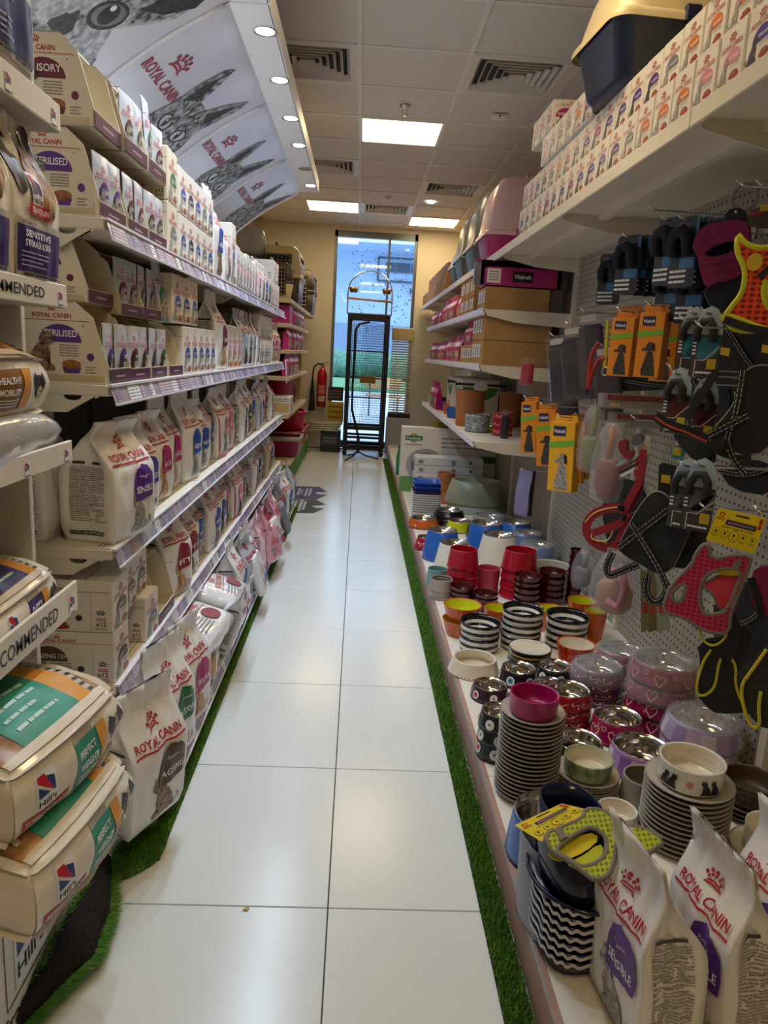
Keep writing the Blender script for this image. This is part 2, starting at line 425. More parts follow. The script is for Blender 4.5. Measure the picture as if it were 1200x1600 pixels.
# shop window
alu = mat('window_aluminium', '6d7378', .4, .6)
glass = bpy.data.materials.new('window_glass'); glass.use_nodes = True; nt = glass.node_tree; nt.nodes.clear()
o_ = nt.nodes.new('ShaderNodeOutputMaterial'); mx = nt.nodes.new('ShaderNodeMixShader'); tr = nt.nodes.new('ShaderNodeBsdfTransparent'); gl = nt.nodes.new('ShaderNodeBsdfGlossy'); fr = nt.nodes.new('ShaderNodeFresnel')
tr.inputs[0].default_value = (.88, .95, 1, 1); gl.inputs['Roughness'].default_value = .02; fr.inputs[0].default_value = 1.5
nt.links.new(fr.outputs[0], mx.inputs[0]); nt.links.new(tr.outputs[0], mx.inputs[1]); nt.links.new(gl.outputs[0], mx.inputs[2]); nt.links.new(mx.outputs[0], o_.inputs[0])
m = MB(); cx = (WX0+WX1)/2
m.box((WX0+.02, WB+.05, WZ1/2), (.04, .08, WZ1)); m.box((WX1-.02, WB+.05, WZ1/2), (.04, .08, WZ1))
m.box((cx, WB+.05, WZ1-.04), (WX1-WX0, .08, .08)); m.box((cx, WB+.05, .05), (WX1-WX0, .08, .1))
win = struct('window_1', m, alu)
m = MB(); m.box((.33, WB+.05, WZ1/2), (.03, .05, WZ1-.1)); m.build('mullion', alu, win)
for a, b in ((WX0+.04, .315), (.345, WX1-.04)):
    m = MB(); m.box(((a+b)/2, WB+.05, WZ1/2), (b-a, .008, WZ1-.18)); m.build('pane', glass, win)
# frosted specks on the glass
g = random.Random(3); a = Art(); speck = mat('frost_speck', '6f8fae', .7)
for k in range(260):
    s_, t_ = g.uniform(-.1, .7), g.uniform(1.55, 2.62)
    if s_ < .35 and t_ < 2.1 and g.random() < .6: continue
    a.ell(s_-.05, t_, *([g.uniform(.005, .012)]*2), speck, 1, 6, 1)
tag(obj('frosted_specks', a.mesh('frosted_specks', lambda s, t, e: (s, WB+.044-e, t)), win), kind='stuff')
# outside: pavement, lawn, road and a pale building
m = MB(); m.box((0, 60, -.1), (160, 99, .16)); struct('ground_outside', m, mat('pavement', 'b4bfd0', .8, var=.1, vscale=.5))
m = MB(); m.box((0, 30, .05), (120, 9, .12), 0); struct('lawn_outside', m, mat('lawn', '5f9468', .9, var=.3, vscale=2))
bld = empty('pale_building', (0, 52, 0), 0, 'pale blue building across the road seen through the shop window', 'building')
m = MB(); m.box((0, 4, 4), (90, 8, 8)); wl_ = m.build('facade', mat('facade_blue', 'a9c3e6', .7, var=.06, vscale=.3), bld)
m = MB(); m.box((0, -.2, 8.15), (90, 9, .5)); m.build('parapet', mat('parapet', 'c9dcf0', .6), bld)
a = Art(); dk = ink('3c4a60'); a.stroke([(1.0, 6.1), (8.4, 6.1)], .14, dk); a.stroke([(1.0, 7.6), (8.4, 7.6)], .14, dk); a.stroke([(1.0, 6.1), (1.0, 7.6)], .14, dk); a.stroke([(8.4, 6.1), (8.4, 7.6)], .14, dk)
a.lines(1.5, 6.6, 8.0, 7.4, 1, dk, 1, 4, .8); a.lines(3.2, 5.3, 7.4, 5.8, 1, dk, 1, 9, .6)
obj('sign', a.mesh('sign', lambda s, t, e: (s, -.3-e, t)), bld)
m = MB(); m.box((0, -.1, 1.6), (90, .3, 3.2)); m.build('dark_base', mat('facade_base', '8096b0', .7), bld)
hd = MB(); g = random.Random(4)
for k in range(60): hd.lathe([(0, -.1), (1.2, .2), (1.4, .7), (.8, 1.2), (0, 1.4)], 7, (-20+k*.7, 36+g.uniform(-.6, .6), 0), 0)
tag(hd.build('hedge_outside', mat('hedge', '5a8a78', .9, var=.4, vscale=5)), 'row of clipped green hedge beyond the lawn outside', 'hedge')
t = empty('street_bench', (.55, 15.6, 0), 0, 'wooden slatted bench standing outside the window', 'bench')
wd = mat('bench_wood', 'b98d5c', .6)
for k in range(3): q = MB(); q.box((0, -.12+.12*k, .43), (.75, .1, .03), 0, .005); q.build('slat', wd, t)
for k in range(2): q = MB(); q.box((0, .24, .62+.13*k), (.75, .03, .1), 0, .005); q.build('slat', wd, t)
for s_ in (-1, 1):
    q = MB(); q.tube([(s_*.3, -.15, 0), (s_*.3, -.15, .41), (s_*.3, .2, .41), (s_*.3, .26, .82), (s_*.3, .2, .41), (s_*.3, .24, 0)], .018, 6); q.build('leg', alu, t)
# ================================================================== picture canopy over the left shelves
GY0, GY1 = 1.8, 5.87
can_w = mat('canopy_white', 'dcdcea', .25, spec=.5); can_trim = mat('canopy_trim', 'f2f0f2', .35)
PROF = [(-1.0, 1.62), (-1.0, 2.08), (-.97, 2.145), (-.9, 2.195), (-.78, 2.265), (-.64, 2.355), (-.51, 2.44)]
def prof(t):
    """point at arc length t from the foot of the slope (x -0.98, z 2.13) along the canopy face"""
    A, B = Vector((-.98, 0, 2.13)), Vector((-.51, 0, 2.44)); L = (B-A).length; u = t/L
    p = A.lerp(B, u); sag = .018*math.sin(max(0, min(1, u))*math.pi)
    return p+Vector((-.55, 0, .83))*sag
NRM = Vector((.55, 0, -.83))
can = empty('picture_canopy', (0, 0, 0), 0, 'white illuminated canopy with black and white cat pictures above left shelves', 'canopy')
PY = [GY0, 2.83, 3.865, 4.91, GY1]
fur_d = mat('fur_dark', '161618', .5, var=0, col2='3c3d40', vscale=60, detail=6); fur_m = mat('fur_mid', '2c2c30', .5, col2='c4c5ca', vscale=34, detail=8); fur_l = mat('fur_light', 'cfd0d8', .5, col2='8d8f96', vscale=40, detail=8)
logo = ink('a3203a'); black = ink('151517'); eye_c = ink('7d828a', .2); white = ink('f3f3f5')
for k in range(4):
    y0, y1 = PY[k]+.004, PY[k+1]-.004; q = MB()
    def f(u, v, y0=y0, y1=y1):
        p = prof(-.06+.65*v) if v > .02 else Vector((-.995, 0, 1.64)); return (p.x, y0+(y1-y0)*u, p.z)
    q.grid(f, 2, 24); q.build('picture_panel', can_w, can)
    q = MB(); q.box((-.437, (y0+y1)/2, 2.455), (.15, y1-y0, .02), 0, .004); q.box((-.366, (y0+y1)/2, 2.485), (.012, y1-y0, .08), 0, .003); q.box((-.68, (y0+y1)/2, 2.53), (.62, y1-y0, .012)); q.build('soffit', can_trim, can)
    q = MB(); q.tube([tuple(prof(t)+Vector((0, y1+.004, 0))+NRM*.004) for t in [i*.05-.05 for i in range(13)]], .008, 6); q.build('joint_trim', can_trim, can)
    # ---- print of the panel: logo and cat's face looking over the shelf
    a = Art(); sy = y0
    if k > 0:
        a.txt('ROYAL CANIN', sy+.275, .2, .42, logo, 2, .052, .02); a.crown(sy+.24, .30, .07, logo)
        cx = sy+.70; wgt = .24
        a.blob([(cx-.26, -.03), (cx+.27, -.03), (cx+.25, .12), (cx+.2, .24), (cx+.1, .31), (cx-.08, .31), (cx-.2, .24), (cx-.26, .1)], fur_m, 1, 5)
        a.blob([(cx-.2, .2), (cx-.05, .29), (cx-.1, .4), (cx-.18, .5), (cx-.215, .46), (cx-.22, .33)], fur_m, 1, 4); a.blob([(cx-.17, .25), (cx-.09, .3), (cx-.13, .38), (cx-.18, .44), (cx-.19, .35)], fur_d, 2, 3)
        a.blob([(cx+.05, .29), (cx+.2, .2), (cx+.24, .33), (cx+.25, .46), (cx+.215, .5), (cx+.12, .4)], fur_m, 1, 4); a.blob([(cx+.1, .3), (cx+.18, .25), (cx+.2, .35), (cx+.2, .44), (cx+.15, .38)], fur_d, 2, 3)
        for e in (-1, 1):
            a.ell(cx+e*.105, .135, .072, .042, fur_d, 2, 16, 2, rot=e*16); a.ell(cx+e*.105, .137, .056, .032, mat('cat_eye', 'd4d6da', .2), 3, 16, 2, rot=e*16); a.ell(cx+e*.1, .137, .02, .03, black, 4, 12, 1); a.ell(cx+e*.1-.008, .148, .006, .006, white, 5, 6, 1)
            for b in range(4): a.stroke([(cx+e*(.02+.035*b), .2+.012*b), (cx+e*(.03+.045*b), .255), (cx+e*(.035+.05*b), .3-.015*b)], [.004, .012, .005], fur_d, 2)
            for b in range(3): a.stroke([(cx+e*.19, .03+.035*b), (cx+e*.25, .035+.045*b)], [.012, .004], fur_d, 2)
        a.blob([(cx-.045, .03), (cx+.045, .03), (cx+.03, .0), (cx, -.015), (cx-.03, .0)], fur_d, 3, 2)
        a.stroke([(cx-.03, .05), (cx-.045, .11), (cx-.04, .2)], .008, fur_d, 2); a.stroke([(cx+.03, .05), (cx+.045, .11), (cx+.04, .2)], .008, fur_d, 2)
    else:                                                            # the nearest panel: one big close-up
        a.blob([(2.28, -.08), (2.55, -.08), (2.7, .02), (2.66, .12), (2.6, .2), (2.7, .3), (2.76, .38), (2.74, .52), (2.55, .56), (2.2, .56), (2.05, .3)], fur_l, 1, 6)
        a.blob([(2.3, .02), (2.47, .03), (2.52, .1), (2.47, .2), (2.3, .24), (2.2, .12)], fur_m, 2, 4)
        a.blob([(2.36, .06), (2.45, .05), (2.47, .1), (2.42, .155), (2.34, .14)], fur_d, 3, 3)
        a.blob([(2.42, .24), (2.6, .22), (2.72, .34), (2.75, .44), (2.68, .5), (2.45, .42), (2.36, .33)], fur_m, 2, 4)
        a.blob([(2.60, .30), (2.7, .36), (2.76, .46), (2.72, .54), (2.62, .45)], fur_d, 3, 3)
        a.ell(2.522, .212, .085, .06, fur_d, 3, 20, 2, rot=28); a.ell(2.522, .214, .07, .046, eye_c, 4, 20, 2, rot=28); a.ell(2.52, .214, .04, .042, mat('cat_pupil', '3b3f45', .15), 5, 16, 2); a.ell(2.505, .238, .013, .012, white, 6, 10, 1)
        for b in range(6): a.stroke([(2.36+.025*b, .26+.02*b), (2.44+.03*b, .33+.01*b)], [.004, .016], fur_d, 3)
        a.blob([(2.62, -.08), (2.76, -.06), (2.72, .04), (2.68, .1), (2.6, .04)], fur_m, 2, 3)
    obj('cat_picture_print', a.mesh('cat_picture_print', lambda s, t, e: tuple(prof(t)+Vector((0, s, 0))+NRM*(.0015+e))), can)
    for y in (PY[k]+.22, PY[k]+.72):
        off = k == 3 and y < PY[k]+.4
        q = MB(); q.lathe([(.034, 0), (.045, -.003), (.046, 0), (.04, .004)], 20, (-.405, y, 2.444)); rim = q.build('downlight_rim', chrome, can)
        q = MB(); q.lathe([(.034, -.0005), (0, -.0015)], 20, (-.405, y, 2.4435)); q.build('downlight_lens', led_off if off else led, rim)
        if not off:
            l = bpy.data.lights.new('downlight', 'SPOT'); l.energy = SPOT_W; l.color = (.64, .81, 1.0); l.spot_size = R(125); l.spot_blend = .6; l.shadow_soft_size = .03
            lo = bpy.data.objects.new('downlight_beam', l); COL.objects.link(lo); lo.parent = rim; lo.location = (-.405, y, 2.43); lo.rotation_euler = (0, R(8), 0)
q = MB(); q.grid(lambda u, v: (lambda p: (p.x+(-.995-p.x)*u, GY1-.002, p.z+(2.53-p.z)*u))(prof(-.06+.65*v)), 3, 12); q.build('end_cap', can_trim, can)
q = MB(); q.box((-1.02, (GY0+GY1)/2, 2.25), (.03, GY1-GY0, .6)); q.build('canopy_back', can_trim, can)
# ================================================================== goods: bags, cartons, pouches
bag_white = mat('bag_film_white', 'ece8e4', .34, bump=.25, bscale=22, spec=.5); bag_tan = mat('bag_film_tan', 'c9bba2', .38, bump=.3, bscale=22); bag_grey = mat('bag_film_grey', 'b9bcc4', .3, bump=.3, bscale=22); bag_pink = mat('bag_film_pink', 'ecc9cf', .3, bump=.3, bscale=22); bag_silver = mat('bag_film_silver', 'c5c9d2', .25, bump=.4, bscale=26)
carton = mat('carton_white', 'e9e2d6', .5, var=.03, vscale=5); carton_cream = mat('carton_cream', 'e6dac2', .5, var=.03, vscale=5); kraft = mat('kraft_board', 'b48a55', .8, var=.08, vscale=6); kraft_in = mat('kraft_inside', 'caa671', .8)
red = ink('b3202c'); txt_k = ink('3a3836'); txt_g = ink('8d867c'); white = ink('f3f3f5'); plum = ink('5a1d3a'); food = mat('food_print', '7a3d1c', .4, col2='b5713a', vscale=120)
C_ = {'purple': '5b2a86', 'violet': '4a3590', 'blue': '1f4fae', 'navy': '26305f', 'pink': 'e08aa0', 'magenta': 'b0206f', 'red': '8c1f35', 'maroon': '6b1832', 'green': '1f6a3c', 'teal': '2f9a8e', 'brown': '5c4632', 'grey': '77777f', 'orange': 'd9741f', 'silver': 'a9adb8'}
FURS = {'grey': mat('fur_print_grey', '6d6a68', .45, col2='b5afa8', vscale=90), 'brown': mat('fur_print_brown', '4b3626', .45, col2='a98a66', vscale=90), 'black': mat('fur_print_black', '1e1c1c', .45, col2='4a4644', vscale=90), 'ginger': mat('fur_print_ginger', '9a5f2a', .45, col2='d9b27c', vscale=90), 'cream': mat('fur_print_cream', 'b49a78', .45, col2='e6d9c4', vscale=90)}

def bag_fn(w, h, d, seed, lean=0, fold=0):
    """surface of a gusseted stand-up bag, front at -y; returns front(u,v), side(sgn,q,v), back(u,v)"""
    def a(v): return w/2*(.93+.07*min(1, v*6)-(.05*max(0, v-.7)))
    def b(v):
        if v < .1: k = .86+1.4*v
        elif v < .52: k = 1
        elif v < .88: q = (v-.52)/.36; k = 1-.955*(q*q*(3-2*q))
        else: k = .045
        return d/2*k
    def wr(x, z, s):
        return noise.noise(Vector((x*16/w*.2+z*2/h, z*9/h*.33, seed*7.3+s)))+.5*noise.noise(Vector((x*7/w-z*6/h, z*4/h+x*3/w, seed*3.1+s)))
    def bend(p, v):
        x, y, z = p
        if lean: y += lean*h*max(0, v-.35)**1.6
        if fold and v > .8:
            q = (v-.8)/.2; y -= fold*h*.16*math.sin(q*1.5); z -= h*.13*fold*(1-math.cos(q*1.5))
        return Vector((x+.012*w*math.sin(v*5+seed), y, z))
    def front(u, v, e=0):
        amp = .10*d*(1-u**4)*(.5+1.4*max(0, v-.4))*min(1, v*5)
        y = -b(v)*(1+.16*(1-u*u)*min(1, v*4)*(1-v))-e + amp*wr(u*w, v*h, 0)
        return bend((a(v)*u, y, v*h), v)
    def back(u, v, e=0):
        p = front(u, v); base = bend((a(v)*u, 0, v*h), v); return Vector((p.x, 2*base.y-p.y, p.z))
    def side(sg, q, v, e=0):
        g = .05+.34*max(0, v-.3); x = a(v)*(1-g*(1-q*q))+e + .035*w*wr(q*d, v*h, 5+sg)*(1-q*q)*2
        return bend((sg*x, b(v)*q, v*h), v)
    return front, side, back
def bag_mesh(w, h, d, seed, mt, lean=0, fold=0, nm='bag'):
    fr, sd, bk = bag_fn(w, h, d, seed, lean, fold); mb = MB(); nv = 30
    V = [i/nv for i in range(nv+1)]
    def P(k, v):
        if k < 22: return fr(-1+k/11, v)
        if k < 30: return sd(1, -1+(k-22)/4, v)
        if k < 40: return bk(1-(k-30)/5, v)
        return sd(-1, 1-(k-40)/4, v)
    n = 48; vs = [P(k, v) for v in V for k in range(n)]
    fs = [(j*n+k, j*n+(k+1) % n, (j+1)*n+(k+1) % n, (j+1)*n+k) for j in range(nv) for k in range(n)]
    fs.append(tuple(range(n))[::-1]); fs.append(tuple(nv*n+k for k in range(n)))
    mb.add(vs, fs, 0, True); return mb.mesh(nm, mt)
def rc_front(w, h, title, col, fur, sub=None, small=False):
    """front print: crown, name, red rule, coloured arch with the variety, cat"""
    a = Art(); c = ink(C_[col]) if col in C_ else ink(col); W = w*.86
    a.crown(0, h*.735, w*.13, red)
    a.txt('ROYAL CANIN', 0, h*.635, W*.9, red, 2, h*.05, .022)
    a.rect(-W*.5, h*.605, W*.5, h*.617, red, 2, 4, 1)
    if not small:
        a.blob([(-w*.06, h*.3), (w*.4, h*.31), (w*.42, h*.4), (w*.4, h*.5), (w*.3, h*.565), (w*.14, h*.585), (w*.02, h*.55), (-w*.05, h*.47), (-w*.075, h*.38)], c, 2, 4)
        a.txt(title, w*.175, h*.36, w*.4, white, 3, h*.05, .015)
        if sub: a.txt(sub, w*.17, h*.48, w*.2, white, 3, h*.022, .005)
        a.cat(w*.05, h*.05, h*.34, fur, 1, -1, black)
    else:
        a.ell(w*.06, h*.39, w*.32, h*.19, c, 1, 12, 2, 0, 180); a.rect(-w*.26, h*.34, w*.38, h*.392, c, 1, 2, 1); a.txt(title, w*.08, h*.40, w*.5, white, 2, h*.055, .01); a.lines(w*.0, h*.24, w*.36, h*.33, 3, txt_g, 1, 3, .3)
        a.cat(-w*.2, h*.05, h*.44, fur, 3, 1); a.ell(w*.22, h*.09, w*.2, h*.045, red, 2, 10, 1); a.ell(w*.22, h*.13, w*.15, h*.05, food, 3, 10, 1)
    return a
def small_print(d, h, seed, url=True):
    a = Art(); a.lines(-d*.33, h*.17, d*.33, h*.6, 26, txt_g, 1, seed, .42); a.rect(-d*.33, h*.615, d*.3, h*.635, txt_k, 1, 3, 1)
    if url: a.lines(-d*.36, h*.06, d*.3, h*.1, 2, txt_k, 1, seed+3, .6)
    return a
CASES = {}
def food_bag(w, h, d, title, col, fur, seed, mt=None, lean=0, fold=0, sub=None, band=None):
    """-> (body mesh, print meshes); made once for each kind"""
    k = ('bag', w, h, d, title, col, fur, seed, mt.name if mt else '', lean, fold)
    if k in CASES: return CASES[k]
    fr, sd, bk = bag_fn(w, h, d, seed, lean, fold)
    body = bag_mesh(w, h, d, seed, mt or bag_white, lean, fold)
    def mf(s, t, e): v = t/h; return fr(max(-1, min(1, s/(w/2*.985))), v, e+.0018)
    def ms(sg): return lambda s, t, e: sd(sg, max(-1, min(1, (s if sg > 0 else -s)/(d/2))), t/h, e+.0018)
    A = rc_front(w, h, title, col, FURS[fur], sub)
    if band: A.rect(-w*.48, 0.01, -w*.40, h*.8, ink(band), 1, 1, 10); A.rect(-w*.45, h*.005, w*.45, h*.05, ink(band), 1, 6, 1)
    pr = [('front_print', A.mesh('bag_front_print', mf, .0011, w/14)), ('side_print', small_print(d, h, seed).mesh('bag_side_print', ms(-1))), ('side_print', small_print(d, h, seed+1).mesh('bag_side_print', ms(1)))]
    CASES[k] = (body, pr); return CASES[k]
def crate(w, d, h, mt, bev=.003, nm='carton'):
    q = MB(); q.box((0, 0, h/2), (w, d, h), 0, bev); return q.mesh(nm, mt)
def food_box(w, d, h, title, col, fur, mt=None, cnt='x12', film_=None):
    k = ('box', w, d, h, title, col, fur, mt.name if mt else '')
    if k in CASES: return CASES[k]
    body = crate(w, d, h, mt or carton); c = ink(C_[col]) if col in C_ else ink(col)
    mf = lambda s, t, e: (s, -d/2-.0004-e, t); ml = lambda s, t, e: (-w/2-.0004-e, -s, t); mr = lambda s, t, e: (w/2+.0004+e, s, t)
    a = rc_front(w, h, title, col, FURS[fur], small=True)
    def sideart(x):
        # x runs from the shelf's inside (negative) to the aisle
        b = Art(); b.rect(-d*.48, h*.78, d*.48, h*.787, red, 1, 1); b.crown(-d*.12, h*.88, h*.06, red); b.txt('ROYAL CANIN', -d*.12, h*.81, d*.4, red, 2, h*.05, .02)
        b.ell(-d*.22, h*.42, d*.21, h*.3, c, 1, 16, 1, 0, 180); b.txt(title, -d*.2, h*.48, d*.36, white, 2, h*.09, .01); b.lines(-d*.2, h*.24, d*.03, h*.4, 4, txt_g, 2, 3)
        b.cat(-d*.33, h*.06, h*.42, FURS[fur], 2, 1); b.ell(-d*.08, h*.1, d*.11, h*.05, red, 2, 12, 1); b.ell(-d*.08, h*.15, d*.09, h*.06, food, 3, 12, 1)
        b.ell(d*.13, h*.28, d*.04, h*.06, txt_k, 2, 10, 1); b.rect(d*.262, h*.03, d*.266, h*.75, txt_g, 1, 1); b.txt(cnt, d*.37, h*.13, d*.12, txt_k, 2); b.crown(d*.37, h*.36, d*.05, txt_k); b.lines(d*.3, h*.05, d*.44, h*.1, 2, txt_g, 1, 5); b.lines(d*.32, h*.23, d*.43, h*.3, 2, red, 1, 5)
        return b
    pr = [('front_print', a.mesh('box_front_print', mf, .0003)), ('side_print', sideart(0).mesh('box_side_print', ml, .0003)), ('side_print', sideart(0).mesh('box_side_print', mr, .0003))]
    lid = MB(); lid.box((0, 0, h+.0006), (w*.97, .003, .001)); lid.box((0, -d*.2, h+.0004), (w*.96, d*.01, .0008))
    pr.append(('lid_seam', lid.mesh('lid_seam', txt_g)))
    CASES[k] = (body, pr); return CASES[k]
def carton_fn(w, d, h): return [(-d/2+.055*0, 0), (d/2, 0), (d/2, h), (-d/2+d*.30, h), (-d/2+d*.14, h*.82), (-d/2, h*.2)]
def display_carton(w, d, h, title, col, fur, top='food'):
    """cut-away tray carton: long printed side facing the end of the shelf, open front corner"""
    k = ('tray', w, d, h, title, col, fur)
    if k in CASES: return CASES[k]
    pf = carton_fn(w, d, h); q = MB(); T = .003
    for sx in (-1, 1): q.prism(pf, lambda y, z, x, sx=sx: (sx*(w/2-x), y, z), 0, T)
    q.box((0, 0, T/2), (w, d, T)); q.box((0, d/2-T/2, h/2), (w, T, h)); q.box((0, -d/2+T/2, h*.1), (w, T, h*.2)); q.box((0, d*.15, h-T/2), (w, d*.7, T))
    body = q.mesh('display_carton', carton_cream, True); c = ink(C_[col])
    def art():
        b = Art(); b.rect(-d*.49, h*.76, d*.33, h*.768, red, 1, 1); b.crown(-d*.02, h*.89, h*.06, red); b.txt('ROYAL CANIN', -d*.02, h*.795, d*.36, red, 2, h*.055, .022)
        b.ell(d*.05, h*.5, d*.2, h*.22, c, 1, 18, 2, 0, 180); b.txt(title, d*.04, h*.57, d*.34, white, 2, h*.08, .012)
        b.lines(d*.04, h*.32, d*.22, h*.48, 5, txt_g, 1, 4); b.cat(-d*.13, h*.14, h*.52, FURS[fur], 3, 1, black)
        b.blob([(d*.06, h*.2), (d*.24, h*.2), (d*.22, h*.12), (d*.08, h*.12)], c, 2, 1); b.ell(d*.15, h*.23, d*.09, h*.06, food, 3, 12, 1)
        b.ell(d*.33, h*.33, d*.035, h*.05, c, 2, 12, 1); b.lines(d*.28, h*.12, d*.38, h*.22, 3, txt_g, 1, 7); b.rect(d*.26, h*.7, d*.275, h*.72, txt_g, 1, 1)
        b.rect(-d*.49, h*.02, d*.46, h*.1, ink('cdbd98'), 1, 1); b.lines(-d*.4, h*.04, -d*.05, h*.07, 1, txt_g, 2, 2, .5)
        return b
    mf = lambda s, t, e: (s, -d/2-.0004-e, t); ml = lambda s, t, e: (-w/2-.0004-e, -s, t); mr = lambda s, t, e: (w/2+.0004+e, s, t)
    fa = Art(); fa.rect(-w*.49, h*.01, w*.49, h*.19, ink('4a1f3c'), 1, 1); fa.lines(-w*.2, h*.07, w*.2, h*.12, 1, ink('b79aa8'), 2, 3, .5)
    pr = [('side_print', art().mesh('carton_side_print', ml, .0003)), ('side_print', art().mesh('carton_side_print', mr, .0003)), ('front_print', fa.mesh('carton_front_print', mf, .0003))]
    CASES[k] = (body, pr); return CASES[k]
def pouch_kind(w, h, title, col, fur, seed=1):
    k = ('pouch', w, h, title, col, fur)
    if k in CASES: return CASES[k]
    f = lambda s, t: -.008*(1-(2*s/w)**2)*math.sin(max(0, min(1, t/h))*math.pi)**.7-.001
    q = MB(); q.grid(lambda u, v: ((u-.5)*w, f((u-.5)*w, v*h), v*h), 6, 10); q.grid(lambda u, v: ((u-.5)*w, -f((u-.5)*w, v*h), v*h), 6, 10, flip=True)
    a = rc_front(w, h, title, col, FURS[fur], small=True); a.rect(-w*.5, 0, w*.5, h*.06, ink(C_[col]), 1, 4, 1)
    CASES[k] = (q.mesh('food_pouch', bag_silver, True), [('front_print', a.mesh('pouch_front_print', lambda s, t, e: (s, f(s, t)-e-.0008, t)))]); return CASES[k]
def put(name, kind, loc, rz, label, cat, group=None, tilt=0, roll=0):
    """a new thing from a made-once kind: body at top level, its prints as parts"""
    body, pr = kind; o = bpy.data.objects.new(name, body); COL.objects.link(o)
    o.location = loc; o.rotation_euler = (tilt, roll, rz); tag(o, label, cat, group)
    for n, me in pr:
        c = bpy.data.objects.new(n, me); COL.objects.link(c); c.parent = o
        if n in ('pattern_print', 'side_print'): c['kind'] = 'stuff'
    return o
LF = math.pi/2            # facing the aisle from the left shelves
RF = -math.pi/2           # facing the aisle from the right shelves
# ================================================================== left shelving
shelf_m = mat('shelf_enamel', 'e3dac6', .4); shelf_d = mat('shelf_back', '8e877d', .6); rail_m = mat('price_rail', 'b9aec2', .15, alpha=.8, spec=.6); rail_w = mat('price_rail_lip', 'eceaf0', .3); price = ink('efeff2'); price_p = ink('a48fae'); price_b = ink('9a9dbd')
SX, SB = -.6, -1.0; LV = [1.57, 1.19, .78, .41]; LD = .1
gon = empty('gondola_shelving', (SB+.2, GY0, 0), 0, 'long cream metal shelving with price rails under the picture canopy', 'shelving')
OFF = Vector((SB+.2, GY0, 0))
def gpart(name, q, mats, par=None, fix=False):
    o = q.build(name, mats, par or gon, fix=fix)
    if par is None or par == gon: o.location = -OFF
    return o
BY = [GY0+(GY1-GY0)*k/4 for k in range(5)]
def perf(name): return mat(name)
def price_rail(q, a, y0, y1, x, z, hgt=.042, sg=1, seed=1):
    """leaning transparent strip with paper price tickets; a collects the tickets"""
    q.grid(lambda u, v: (x+sg*(.004+.014*v), y0+(y1-y0)*u, z-.006-hgt+hgt*(1-v)*1.0+.004), 1, 2); q.box((x+sg*.004, (y0+y1)/2, z-.002), (.012, y1-y0, .006), 1)
    q.box((x+sg*.019, (y0+y1)/2, z-hgt-.003), (.006, y1-y0, .005), 1)
    g = random.Random(seed); y = y0+.02
    while y < y1-.06:
        l = g.uniform(.03, .07); c = g.choice([0, 1, 2, 3, 3, 3]); a.append((y, y+l, c)); y += l+g.choice([0, .01, .03, .06])
for li, z in enumerate(LV+[LD]):
    base = li == 4; xf = -.485 if base else SX
    for k in range(4):
        q = MB(); q.box(((xf+SB)/2, (BY[k]+BY[k+1])/2, z-.014), (xf-SB, BY[k+1]-BY[k]-.002, .028), 0, .003)
        if not base:
            for h_ in range(2): q.box((SX-.03-.012*h_, (BY[k]+BY[k+1])/2, z+.0002), (.004, BY[k+1]-BY[k]-.03, .0004), 1)
        sb = gpart('shelf_board', q, [shelf_m, shelf_d])
        q = MB(); tk = []; price_rail(q, tk, BY[k]+.004, BY[k+1]-.004, xf, z, .034 if base else .044, 1, li*7+k)
        pr = q.build('price_rail', [rail_m, rail_w], sb)
        a = Art(); hg = .034 if base else .044
        for y0, y1, c in tk: a.rect(y0, .004, y1, hg-.006, (price, price_p, price_b, ink('c9b6cf'))[c], 1, 1); a.lines(y0+.004, .008, y1-.004, hg-.012, 3, txt_g, 2, int(y0*100), .3)
        obj('price_tickets', a.mesh('price_tickets', lambda s, t, e, xf=xf, z=z, hg=hg: (xf+.0185-.014*(t/hg)+e, s, z-.002-hg+t)), sb).parent = pr; tag(pr.children[-1], kind='stuff')
    if not base:                                  # cantilever brackets, the near one shows its slot
        for k in range(5):
            y = BY[k]+(.006 if k == 0 else 0); q = MB()
            pf = [(SB+.01, z-.075), (SB+.3, z-.07), (SX-.03, z-.028), (SX-.004, z-.022), (SX-.004, z+.004), (SB+.01, z+.004)]
            sl = [(-.685+.022*math.cos(R(t)), z-.03+.011*math.sin(R(t))) for t in range(0, 360, 30)]
            s2 = [(-.628+.005*math.cos(R(t)), z-.028+.005*math.sin(R(t))) for t in range(0, 360, 45)]
            q.prism(pf, lambda x_, z_, d_, y=y: (x_, y+d_, z_), -.0025, .0025, 0, (sl, s2)); gpart('bracket', q, shelf_m, fix=True)
q = MB(); q.box((-.505, (GY0+GY1)/2, .043), (.02, GY1-GY0, .086)); gpart('plinth', q, shelf_m)
q = MB(); q.box((SB-.012, (GY0+GY1)/2, 1.0), (.02, GY1-GY0, 2.0)); gpart('back_panel', q, shelf_d)
for k in range(5): q = MB(); q.box((SB-.005, BY[k], 1.0), (.03, .04, 2.0)); gpart('upright', q, shelf_d)
